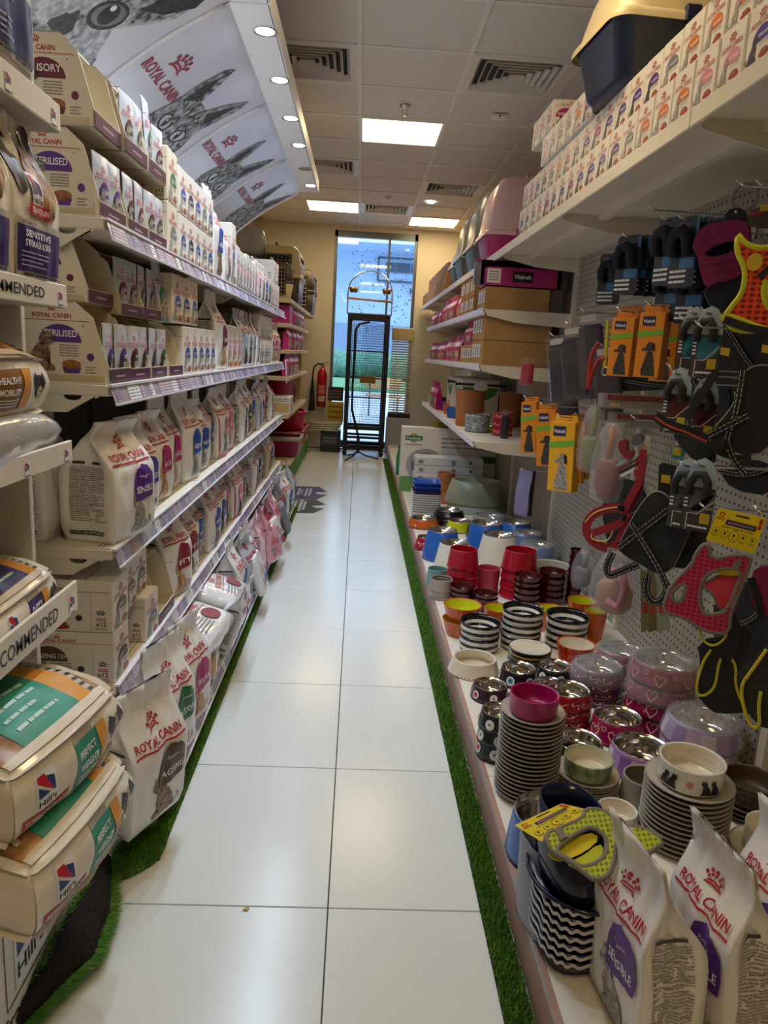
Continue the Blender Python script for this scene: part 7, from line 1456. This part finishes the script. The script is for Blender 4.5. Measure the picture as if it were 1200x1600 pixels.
P0 = at(384, 1421, 'Z', 0); q = MB(); q.prism([(-.007, -.004), (.004, -.006), (.008, .003), (-.002, .007)], lambda a, b, d: (a, b, d), .0005, .003); tag(q.build('paper_scrap', kraft_in, None, P0, fix=True), 'tiny cream scrap lying on the near floor tile', 'scrap')
# ================================================================== artificial turf edging
turf_g = mat('turf_green', '4f8a2a', .7); turf_l = mat('turf_light', '86b04a', .7); turf_b = mat('turf_backing', '2b2118', .9, bump=.6, bscale=160, col2='120e0a', vscale=90)
def blades(q, fn, n, seed, ln=.016, mi=0, lean=.008):
    g = random.Random(seed); vs = []; fs = []
    for k in range(n):
        p, nr = fn(g.random(), g.random()); a_ = g.uniform(0, 6.28); w = .0017; l = ln*g.uniform(.6, 1.15)
        e = Vector((math.cos(a_)*w, math.sin(a_)*w, 0)); tip = p+nr*l+Vector((g.uniform(-lean, lean), g.uniform(-lean, lean), 0)); o_ = len(vs); vs += [p-e, p+e, tip]; fs.append((o_, o_+1, o_+2))
    q.add(vs, fs, [mi if k % 5 < 3 else 2 for k in range(n)])
def strip(name, x0, x1, y0, y1, n, label, seed, taper=None):
    q = MB(); q.box(((x0+x1)/2, (y0+y1)/2, .003), (x1-x0, y1-y0, .005), 1)
    Z1 = Vector((0, 0, 1)); blades(q, lambda u, v: (Vector((x0+(x1-x0)*u, y0+(y1-y0)*v**1.35, .005)), Z1), n, seed)
    o = q.build(name, [turf_g, turf_b, turf_l]); tag(o, label, 'turf', kind='stuff'); return o
strip('turf_strip', -.497, -.452, 1.66, 6.0, 26000, 'narrow green artificial turf strip along the left plinth', 1)
strip('turf_strip', .352, .413, .7, 9.15, 42000, 'narrow green artificial turf strip along the right plinth', 2)
# end of the left strip spreads onto the tiles, then twists over showing its dark backing
ep = [at(x, y, 'Z', .004) for x, y in smooth([(262, 1297), (256, 1330), (240, 1350), (205, 1368), (180, 1378), (172, 1352), (190, 1320), (225, 1300)], 2)]; NE = len(ep)
q = MB(); q.prism([(p.x, p.y) for p in ep], lambda a, b, d: (a, b, d), .001, .005, 1)
cx = sum(p.x for p in ep)/NE; cy = sum(p.y for p in ep)/NE
def fe(u, v):
    i = int(u*NE) % NE; f = u*NE-int(u*NE); a_, b_ = ep[i], ep[(i+1) % NE]; r_ = math.sqrt(v); r_ *= 1.05; p = a_.lerp(b_, f); return Vector((cx+(p.x-cx)*r_, cy+(p.y-cy)*r_, .005)), Vector((0, 0, 1))
blades(q, fe, 6500, 4, .022); tag(q.build('turf_end', [turf_g, turf_b, turf_l]), 'widened green turf end on the tiles by the near bay', 'turf', kind='stuff')
RE = [((174, 1340), .02), ((174, 1394), .03), ((173, 1424), .035), ((161, 1455), .035), ((148, 1493), .03), ((113, 1524), .03), ((79, 1558), .03), ((38, 1600), .03), ((-30, 1660), .03)]
LE = [((152, 1345), .05), ((136, 1385), .08), ((112, 1420), .09), ((84, 1462), .09), ((66, 1508), .08), ((36, 1546), .07), ((8, 1596), .06), ((-30, 1640), .05), ((-80, 1690), .04)]
Rp = [at(*p, 'Z', z) for p, z in RE]; Lp = [at(*p, 'Z', z) for p, z in LE]
def smp(P, t): k = min(len(P)-2, int(t*(len(P)-1))); f = t*(len(P)-1)-k; return P[k].lerp(P[k+1], f)
q = MB(); q.grid(lambda u, v: smp(Lp, v).lerp(smp(Rp, v), u)+Vector((0, 0, .02*math.sin(u*math.pi))), 8, 32); q.grid(lambda u, v: smp(Lp, v).lerp(smp(Rp, v), u)+Vector((0, 0, .02*math.sin(u*math.pi)-.006)), 8, 32, 1, flip=True)
def fr_(u, v):
    p = smp(Rp, v); return p+Vector((.012*(u-.5), .006*(u-.5), -.01*u)), Vector((.8, -.2, .35)).normalized()
g = random.Random(9); blades(q, fr_, 6000, 6, .02, 1, .012)
blades(q, lambda u, v: (smp(Lp, v)+Vector((.01*(u-.5), 0, 0)), Vector((.3, -.2, .8))), 900, 7, .014, 1, .012)
tag(q.build('turf_curl', [turf_b, turf_g, turf_l]), 'curled turf strip showing its dark woven backing by the kick board', 'turf', kind='stuff')
# ================================================================== back of the shop
bk = mat('powder_black', '141416', .45)
Yc = 9.3; c0 = at(544, 490, 'Y', Yc); c1 = at(611, 491, 'Y', Yc); cb = at(536, 706, 'Y', Yc); cx0, cx1, ch = (c0.x+cb.x)/2, c1.x-.01, c0.z; cd = .42
t = empty('bird_cage', ((cx0+cx1)/2, Yc+cd/2, 0), 0, 'tall black wire bird cage standing before the window', 'bird cage'); hw, hd = (cx1-cx0)/2, cd/2
for sx in (-1, 1):
    for sy in (-1, 1):
        q = MB(); q.box((sx*(hw-.02), sy*(hd-.02), ch/2+.04), (.052, .052, ch-.08), 0, .004); q.build('corner_post', bk, t)
        q = MB(); q.lathe([(0, -.03), (.02, -.028), (.03, 0), (.02, .028), (0, .03)], 10, (sx*(hw-.02), sy*(hd-.02), .035)); q.build('caster', bk, t)
for z, hh in ((ch-.03, .06), (.36, .05), (.12, .05), (.24, .03)):
    for sy in (-1, 1): q = MB(); q.box((0, sy*(hd-.02), z), (2*hw-.06, .03, hh)); q.build('frame_rail', bk, t)
    for sx in (-1, 1): q = MB(); q.box((sx*(hw-.02), 0, z), (.03, 2*hd-.06, hh)); q.build('frame_rail', bk, t)
q = MB(); q.box((0, 0, .34), (2*hw-.06, 2*hd-.06, .012)); q.build('tray', mat('cage_tray', '8f959c', .4), t); q = MB(); q.box((0, 0, .1), (2*hw-.06, 2*hd-.06, .012)); q.build('tray', bk, t)
q = MB()
for sy in (-1, 1):
    n = 22
    for i in range(n+1): x = -hw+.04+(2*hw-.08)*i/n; q.tube([(x, sy*(hd-.02), .36), (x, sy*(hd-.02), ch-.06)], .0019, 3)
    for i in range(44): z = .38+(ch-.45)*i/43; q.tube([(-hw+.03, sy*(hd-.018), z), (hw-.03, sy*(hd-.018), z)], .0019, 3)
for sx in (-1, 1):
    for i in range(17): y = -hd+.04+(2*hd-.08)*i/16; q.tube([(sx*(hw-.02), y, .36), (sx*(hw-.02), y, ch-.06)], .0019, 3)
    for i in range(44): z = .38+(ch-.45)*i/43; q.tube([(sx*(hw-.018), -hd+.03, z), (sx*(hw-.018), hd-.03, z)], .0019, 3)
tag(q.build('wire_mesh', bk, t), kind='stuff')
wood = mat('perch_wood', 'b98a52', .6)
for z in (ch*.75, ch*.56, ch*.42): q = MB(); q.tube([(-hw+.04, -.05, z), (hw-.04, -.05, z)], .01, 6); q.build('perch', mat('perch_dark', '5f4636', .6), t)
q = MB(); q.box((.02, -.1, ch*.55), (.2, .06, .09), 0, .005); q.build('feeder', wood, t)
# arched play stand on the cage
t = empty('play_stand', ((cx0+cx1)/2, Yc+cd/2, ch), 0, 'arched chrome bird play stand with perch and two cups on the cage', 'bird stand'); aw = hw+.02; ah = .62
q = MB(); q.tube([(-aw, 0, .012), (-aw, 0, ah*.45)]+[(aw*-math.cos(R(a_)), 0, ah*.45+ah*.42*math.sin(R(a_))) for a_ in range(15, 180, 15)]+[(aw, 0, ah*.45), (aw, 0, .012)], .009, 8); q.build('arch', chrome, t)
q = MB(); q.tube([(-aw, 0, .2), (aw, 0, .18)], .014, 8); q.build('perch', wood, t); q = MB(); q.box((0, 0, .008), (2*aw, cd, .016), 0, .004); q.build('base_tray', mat('stand_tray', '6f7a80', .3), t); q = MB(); q.tube([(0, 0, ah*.87), (0, 0, ah*.9), (.02, 0, ah*.93), (.015, 0, ah*.97), (-.01, 0, ah*.97)], .003, 5); q.build('hanging_hook', chrome, t)
for s in (-1, 1): q = MB(); q.lathe([(0, 0), (.045, 0), (.06, .06), (.056, .06), (.042, .008), (0, .008)], 14, (s*(aw-.07), 0, .27)); q.build('cup', mat('cup_brass', '8a6a3a', .3, .8), t)
# black crook stand in front of the cage
pts = [(578, 503), (562, 506), (556, 515), (554, 560), (551, 600), (550, 640), (556, 665), (560, 684), (559, 702)]; Ys = 9.02; P = [at(x, y, 'Y', Ys) for x, y in pts]; b0 = P[-1].copy(); b0.z = 0
t = empty('crook_stand', b0, 0, 'black hooked pole stand on tripod feet before the cage', 'stand'); q = MB(); q.tube([p-b0 for p in P[:-1]]+[Vector((0, 0, .1))], .014, 8); q.build('pole', bk, t)
q = MB(); q.tube([(0, 0, .08), (0, 0, .26)], .022, 10); q.build('collar', bk, t)
for a_ in (235, 10, 120): q = MB(); q.tube([(0, 0, .1), (.1*math.cos(R(a_)), .1*math.sin(R(a_)), .05), (.26*math.cos(R(a_)), .26*math.sin(R(a_)), .011)], .011, 6); q.build('leg', bk, t)
# slatted blind leaning by the window
Yb = 9.75; p0 = at(611, 514, 'Y', Yb); p1 = at(648, 514, 'Y', Yb); z1 = p0.z; z0 = at(630, 652, 'Y', Yb).z; bx0, bx1 = p0.x+.02, p1.x
t = empty('slatted_blind', ((bx0+bx1)/2, Yb, 0), 0, 'pale slatted roller blind standing right of the bird cage', 'blind'); bw = bx1-bx0; n = 34
sl = MB(); sl.box((0, 0, 0), (bw, .012, (z1-z0)/n*.55), 0, .002, Matrix.Rotation(R(24), 3, 'X')); sm_ = sl.mesh('slat', mat('slat_ivory', 'd9cfb2', .5)); ns = MB()
for i in range(n-4): obj('slat', sm_, t, (0, 0, z0+.06+(z1-z0-.06)*i/n))
q = MB(); q.box((0, 0, z1-.06), (bw*1.02, .05, .16), 0, .01); q.build('head_roll', mat('slat_gold', 'c9b98a', .5), t); q = MB(); q.box((0, 0, z0+.02), (bw*1.04, .04, .06), 0, .006); q.build('bottom_bar', bk, t)
for s in (-.25, .25): q = MB(); q.tube([(s*bw, -.012, z0), (s*bw, -.012, z1)], .004, 5); q.build('ladder_cord', mat('cord_ivory', 'cfc8b4', .7), t)
q = MB(); q.box((0, .06, z0/2), (bw*1.1, .2, z0-.02), 0, .006); tag(q.build('low_plinth', mat('plinth_lilac', 'b5b5c6', .5), None, ((bx0+bx1)/2, Yb, 0)), 'pale low plinth box carrying the slatted blind', 'plinth')
# fire extinguisher on the back wall
e0 = at(506, 636, 'Y', 9.98); t = empty('fire_extinguisher', (e0.x-.035, 9.97, e0.z), 0, 'red fire extinguisher with black horn mounted on the back wall', 'fire extinguisher'); fr_m = mat('extinguisher_red', 'b0101c', .25, coat=.4)
q = MB(); q.lathe([(0, 0), (.06, .0), (.068, .015), (.068, .42), (.06, .47), (.03, .51), (.022, .53), (0, .53)], 24); q.build('cylinder', fr_m, t); q = MB(); q.lathe([(0, .53), (.02, .53), (.022, .56), (.014, .58), (0, .585)], 12); q.box((.03, -.01, .585), (.12, .02, .014), 0, .004, Matrix.Rotation(R(-14), 3, 'Y')); q.box((.02, -.01, .555), (.09, .018, .01), 0, .003); q.build('valve_handle', chrome, t)
q = MB(); q.tube([(0, -.02, .56), (-.06, -.03, .57), (-.11, -.03, .53), (-.125, -.03, .44), (-.125, -.03, .32)], .011, 8); q.build('hose', rubber, t); q = MB(); q.lathe([(.015, .36), (.02, .3), (.045, -.02), (.05, -.05), (.045, -.05), (.012, .3)], 14, (-.125, -.03, 0)); q.build('horn', rubber, t)
a = Art(); a.rect(-.045, .08, .045, .15, ink('d9cfb4'), 1, 4); a.lines(-.035, .09, .035, .14, 4, txt_k, 2, 2, .3); a.rect(-.05, .17, .05, .3, ink('c23a3a'), 1, 4); a.lines(-.045, .18, .045, .29, 5, ink('e9c9c0'), 2, 3, .3); obj('label_print', a.mesh('label_print', lambda s, tt, e: ((.0685+e)*math.sin(s/.068), -(.0685+e)*math.cos(s/.068), tt)), t)
q = MB(); q.box((0, .085, .3), (.1, .03, .16), 0, .003); q.build('wall_bracket', bk, t)
# posters and flat packs under the window edge
for px0, py0, px1, py1, col, lb in ((513, 604, 536, 627, '3a3430', 'dark printed board leaning below the window edge'), (512, 627, 536, 660, 'c9a41f', 'yellow printed board leaning below the dark one')):
    A_ = at(px0, py0, 'Y', 9.9); B_ = at(px1, py1, 'Y', 9.9); q = MB(); q.box(((A_.x+B_.x)/2, 9.9, (A_.z+B_.z)/2), (B_.x-A_.x, .02, A_.z-B_.z), 0, .002); o = q.build('printed_board', mat('board_'+col, col, .5, var=.2, vscale=20)); tag(o, lb, 'board', 'printed boards'); a = Art(); a.lines(A_.x+.02, B_.z+.03, B_.x-.02, A_.z-.03, 3, ink('6a5a20' if col[0] == 'c' else '8a7a60'), 1, 4, .25); obj('board_print', a.mesh('board_print', lambda s, tt, e: (s, 9.889-e, tt)), o)
q = MB(); q.box((-.33, 9.72, .14), (.26, .26, .28), 0, .006); o = q.build('storage_crate', mat('crate_slate', '3a4450', .5)); tag(o, 'dark storage crate under the wrapped wire panels', 'crate'); a = Art(); a.rect(-.44, .1, -.24, .22, ink('55606a'), 1, 1); a.lines(-.42, .12, -.26, .2, 2, ink('9aa4ae'), 2, 2, .4); obj('crate_print', a.mesh('crate_print', lambda s, tt, e: (s, 9.589-e, tt)), o)
for i in range(4):
    q = MB(); q.box((0, 0, 0), (.42, .34, .026), 0, .005); o = q.build('flat_pack', mat('flat_pack_film', 'a9a296', .25, bump=.6, bscale=40), None, (-.43+.008*i, 9.66, .295+i*.029), R(4*i-5)); tag(o, 'wrapped flat wire panel on the dark crate, '+('lowest', 'second from below', 'third from below', 'topmost')[i], 'flat pack', 'wrapped wire panels'); q = MB(); q.box((0, -.1715, 0), (.3, .001, .012)); q.build('label_strip', ink('d9d2c4'), o)
# ================================================================== far left shelf unit
UX, UY0, UY1 = -.62, 6.72, 9.0; wood_s = mat('shelf_beech', 'd0b98e', .5, var=.06, vscale=9)
UZ = [at(456, y, 'X', UX).z for y in (467, 506, 547, 588, 644)]
t = empty('side_shelf_unit', (-.85, UY0, 0), 0, 'beech shelf unit past the long shelving with pink packs', 'shelving'); UO = Vector((-.85, UY0, 0))
for i, z in enumerate(UZ):
    y1 = 9.95 if i == 0 else UY1; q = MB(); q.box(((UX-1.2)/2, (UY0+y1)/2, z-.018), (UX+1.2, y1-UY0, .036), 0, .004); q.build('shelf_board', wood_s, t).location = -UO
q = MB(); q.box((-1.21, (UY0+UY1)/2, .9), (.02, UY1-UY0, 1.8)); q.build('back_panel', mat('unit_back', 'b59f78', .6), t).location = -UO; q = MB(); q.box((-.94, UY1-.012, .86), (.5, .02, 1.72)); q.build('end_panel', wood_s, t).location = -UO
gz = at(478, 727, 'Z', 0); q = MB(); q.box((-.90, 8.2, .10), (.56, 2.5, .2)); q.build('turf_plinth', turf_g, t).location = -UO; q = MB(); q.box((-.90, 8.2, .214), (.58, 2.52, .026), 0, .004); q.build('plinth_top', wood_s, t).location = -UO
SHN2 = ['far left top', 'far left upper shelf', 'far left middle shelf', 'far left lower shelf', 'far left bottom shelf']
treats(LF, SHN2[1], UX-.05, 7.3, 14, UZ[1], .1, .095, .2, .05); treats(LF, SHN2[2], UX-.05, 6.85, 18, UZ[2], .1, .095, .22, .05); treats(LF, SHN2[3], UX-.05, 6.85, 12, UZ[3], .1, .095, .22, .05)
q = MB(); q.box((0, 0, .08), (.3, .3, .16), 0, .004); tag(q.build('treat_carton', plas('tray_magenta', 'b0246f', .4), None, (UX-.17, 6.95, UZ[1])), 'magenta carton at the near end of the far upper shelf', 'carton')
for i, (y, r, h, c, lb) in enumerate(((8.3, .11, .2, '1f5a3a', 'green bin with red rim on the far lower shelf'), (7.3, .14, .34, 'a8174f', 'tall crimson bin on the far bottom shelf'), (7.75, .12, .24, 'a8174f', 'crimson bin beside the tall one on the bottom shelf'), (8.35, .1, .16, '7d1f6a', 'purple tub at the end of the far bottom shelf'))):
    q = MB(); q.lathe([(0, 0), (r*.8, 0), (r, h), (r*1.05, h), (r*1.05, h+.012), (r*.95, h+.012), (r*.75, .01), (0, .01)], 24, mi=[0, 0, 0, 1, 1, 0, 0]); tag(q.build('plastic_bin', [plas('bin_'+c, c, .3), plas('bin_rim', 'b02030', .3)], None, (UX-.16, y, UZ[3] if i == 0 else UZ[4])), lb, 'bin')
# cat litter pans on the turf plinth
def pan(w, d, h, m1, m2):
    q = MB(); Rg = lambda k, z: [(a, b, z) for a, b in rr(w*k, d*k, .05, 4)]; loft(q, [Rg(.8, 0), Rg(.84, .01), Rg(.96, h*.9), Rg(.98, h*.92)], cap1=False); loft(q, [Rg(.8, .008), Rg(.92, h*.9)], cap1=False); b = q.mesh('litter_pan', m1)
    q = MB(); loft(q, [Rg(.97, h*.82), Rg(1.03, h*.84), Rg(1.04, h*1.02), Rg(.96, h*1.05), Rg(.88, h)], cap0=False, cap1=False); return b, [('rim', q.mesh('pan_rim', m2))]
pk1 = pan(.42, .34, .2, plas('pan_plum', '8a1250', .3), plas('pan_grey', 'a99f96', .4)); pk2 = pan(.42, .34, .2, plas('pan_red', 'b01838', .3), plas('pan_red', 'b01838', .3))
put('litter_pan', pk1, (UX-.1, 7.5, .228), LF, 'plum litter pan with grey rim on the turf plinth, nearest', 'litter pan', 'litter pans'); put('litter_pan', pk2, (UX-.12, 8.1, .228), LF, 'red litter pan on the turf plinth behind the plum one', 'litter pan', 'litter pans'); put('litter_pan', pk2, (UX-.12, 8.62, .228), LF, 'red litter pan on the turf plinth, farthest', 'litter pan', 'litter pans'); put('litter_pan', pk2, (UX-.11, 8.1, .44), LF+R(6), 'red litter pan stacked on the middle one', 'litter pan', 'litter pans')
a = Art(); a.rect(-.1, .02, .1, .1, ink('d0b070'), 1, 1); a.lines(-.1, .11, .1, .15, 2, txt_g, 1, 2, .4); put('white_carton', (crate(.3, .22, .16, carton), [('front_print', a.mesh('carton_print', lambda s, tt, e: (s, -.111-e, tt))), ('side_print', a.mesh('carton_print', lambda s, tt, e: (-.151-e, -s, tt)))]), (UX-.1, 6.9, UZ[4]), LF, 'white carton at the near end of the far bottom shelf', 'carton')
# pet carriers on top
def carrier(loc, rz, w, d, h, top, bot, label):
    t = empty('pet_carrier', loc, rz, label, 'pet carrier', 'pet carriers on the far unit'); Rg = lambda k, z: [(a, b, z) for a, b in rr(w*k, d*k, .05, 4)]
    q = MB(); loft(q, [Rg(.86, 0), Rg(.9, .02), Rg(1, h*.46)]); q.build('lower_shell', bot, t); q = MB(); loft(q, [Rg(1.02, h*.45), Rg(1.02, h*.52)]); q.build('seam_rim', top, t)
    q = MB(); loft(q, [Rg(1, h*.5), Rg(.97, h*.75), Rg(.9, h*.93), Rg(.75, h)]); q.build('upper_shell', top, t); q = MB(); q.tube([(0, -d*.2, h), (0, -d*.18, h+.035), (0, d*.18, h+.035), (0, d*.2, h)], .014, 8); q.build('handle', bot, t)
    q = MB(); q.box((0, -d/2-.004, h*.5), (w*.66, .012, h*.7), 0, .004); q.build('door_opening', mat('carrier_dark', '0f0f10', .7), t); q = MB()
    for i in range(9): x = -w*.3+w*.6*i/8; q.tube([(x, -d/2-.016, h*.16), (x, -d/2-.016, h*.84)], .003, 4)
    for i in range(8): z = h*.17+h*.66*i/7; q.tube([(-w*.31, -d/2-.017, z), (w*.31, -d/2-.017, z)], .003, 4)
    tag(q.build('door_grille', steel, t), kind='stuff')
    for s in (-1, 1):
        q = MB(); q.box((s*w*.505, 0, h*.48), (.02, .06, .07), 0, .006); q.build('side_latch', top, t)
        for i in range(5):
            for r_ in range(2): q = MB(); q.box((s*w*.478, -d*.24+i*d*.12, h*(.66+.13*r_)), (.014, .018, h*.09), 0, .003, Matrix.Rotation(R(20), 3, 'X')); q.build('vent_slot', mat('carrier_dark'), t)
    return t
cr_ = plas('carrier_cream', 'd9c695', .4); tp_ = plas('carrier_taupe', '5a5145', .5); tp2 = plas('carrier_dark_taupe', '4a4238', .5); Zt = UZ[0]
carrier((-.88, 7.9, Zt), R(0), .52, .62, .56, cr_, tp2, 'large cream and taupe pet carrier with wire door on the far unit'); carrier((-.82, 9.35, Zt), R(0), .5, .6, .5, tp_, tp2, 'dark taupe pet carrier beside the window wall'); carrier((-.86, 7.2, Zt), R(8), .4, .4, .34, tp_, cr_, 'small taupe and cream pet carrier at the near end of the far unit')
q = pack(.26, .24, .26, 4, mat('pack_film_grey', 'a8a6a4', .15, coat=.5, bump=.6, bscale=10, alpha=.85), nm='wrapped_bed'); o = obj('wrapped_bed', q, None, (-1.0, 6.45, Zt+.36)); o.location = (-1.04, 7.2, Zt+.39); tag(o, 'grey pet bed in clear film piled above the small carrier', 'pet bed'); qq = MB(); qq.box((0, -.11, .12), (.1, .01, .09), 0, .003); qq.build('label_card', mat('label_crimson', '8a1426', .4), o)
# floor stickers
def sticker(L, col, lb, seed):
    P = [at(x, y, 'Z', .002) for x, y in z_(L, 440, 740, 15)]; q = MB(); q.prism([(p.x, p.y) for p in P], lambda a, b, d: (a, b, d), .0004, .0016); o = q.build('floor_sticker', mat('sticker_'+col, col, .55), fix=True); tag(o, lb, 'floor sticker', 'floor stickers'); return o
s1 = sticker([(200, 290), (880, 305), (1070, 428), (840, 430), (790, 460), (900, 484), (1080, 488), (820, 600), (200, 590)], '2f2758', 'violet arrow-shaped floor sticker beside the left shelving', 1); s2 = sticker([(170, 604), (810, 606), (1030, 722), (870, 745), (700, 745), (800, 800), (990, 812), (745, 925), (140, 910)], '1d2620', 'dark green arrow-shaped floor sticker nearer the camera', 2)
for o_, boxes in ((s1, ((360, 340, 460, 500), (450, 380, 505, 480), (540, 340, 620, 530), (630, 345, 710, 520))), (s2, ((260, 630, 370, 840), (380, 605, 500, 880), (490, 640, 580, 850)))):
    a = Art()
    for k, b in enumerate(boxes):
        P = [at(440+x/15, 740+y/15, 'Z', .002) for x, y in ((b[0], b[1]), (b[2], b[3]))]; a.lines(min(P[0].y, P[1].y), -max(P[0].x, P[1].x), max(P[0].y, P[1].y), -min(P[0].x, P[1].x), 1, ink('b9b6c8'), 1, k+2, .35)
    obj('sticker_lettering', a.mesh('sticker_lettering', lambda s, tt, e: (-tt, s, .0018+e)), o_)
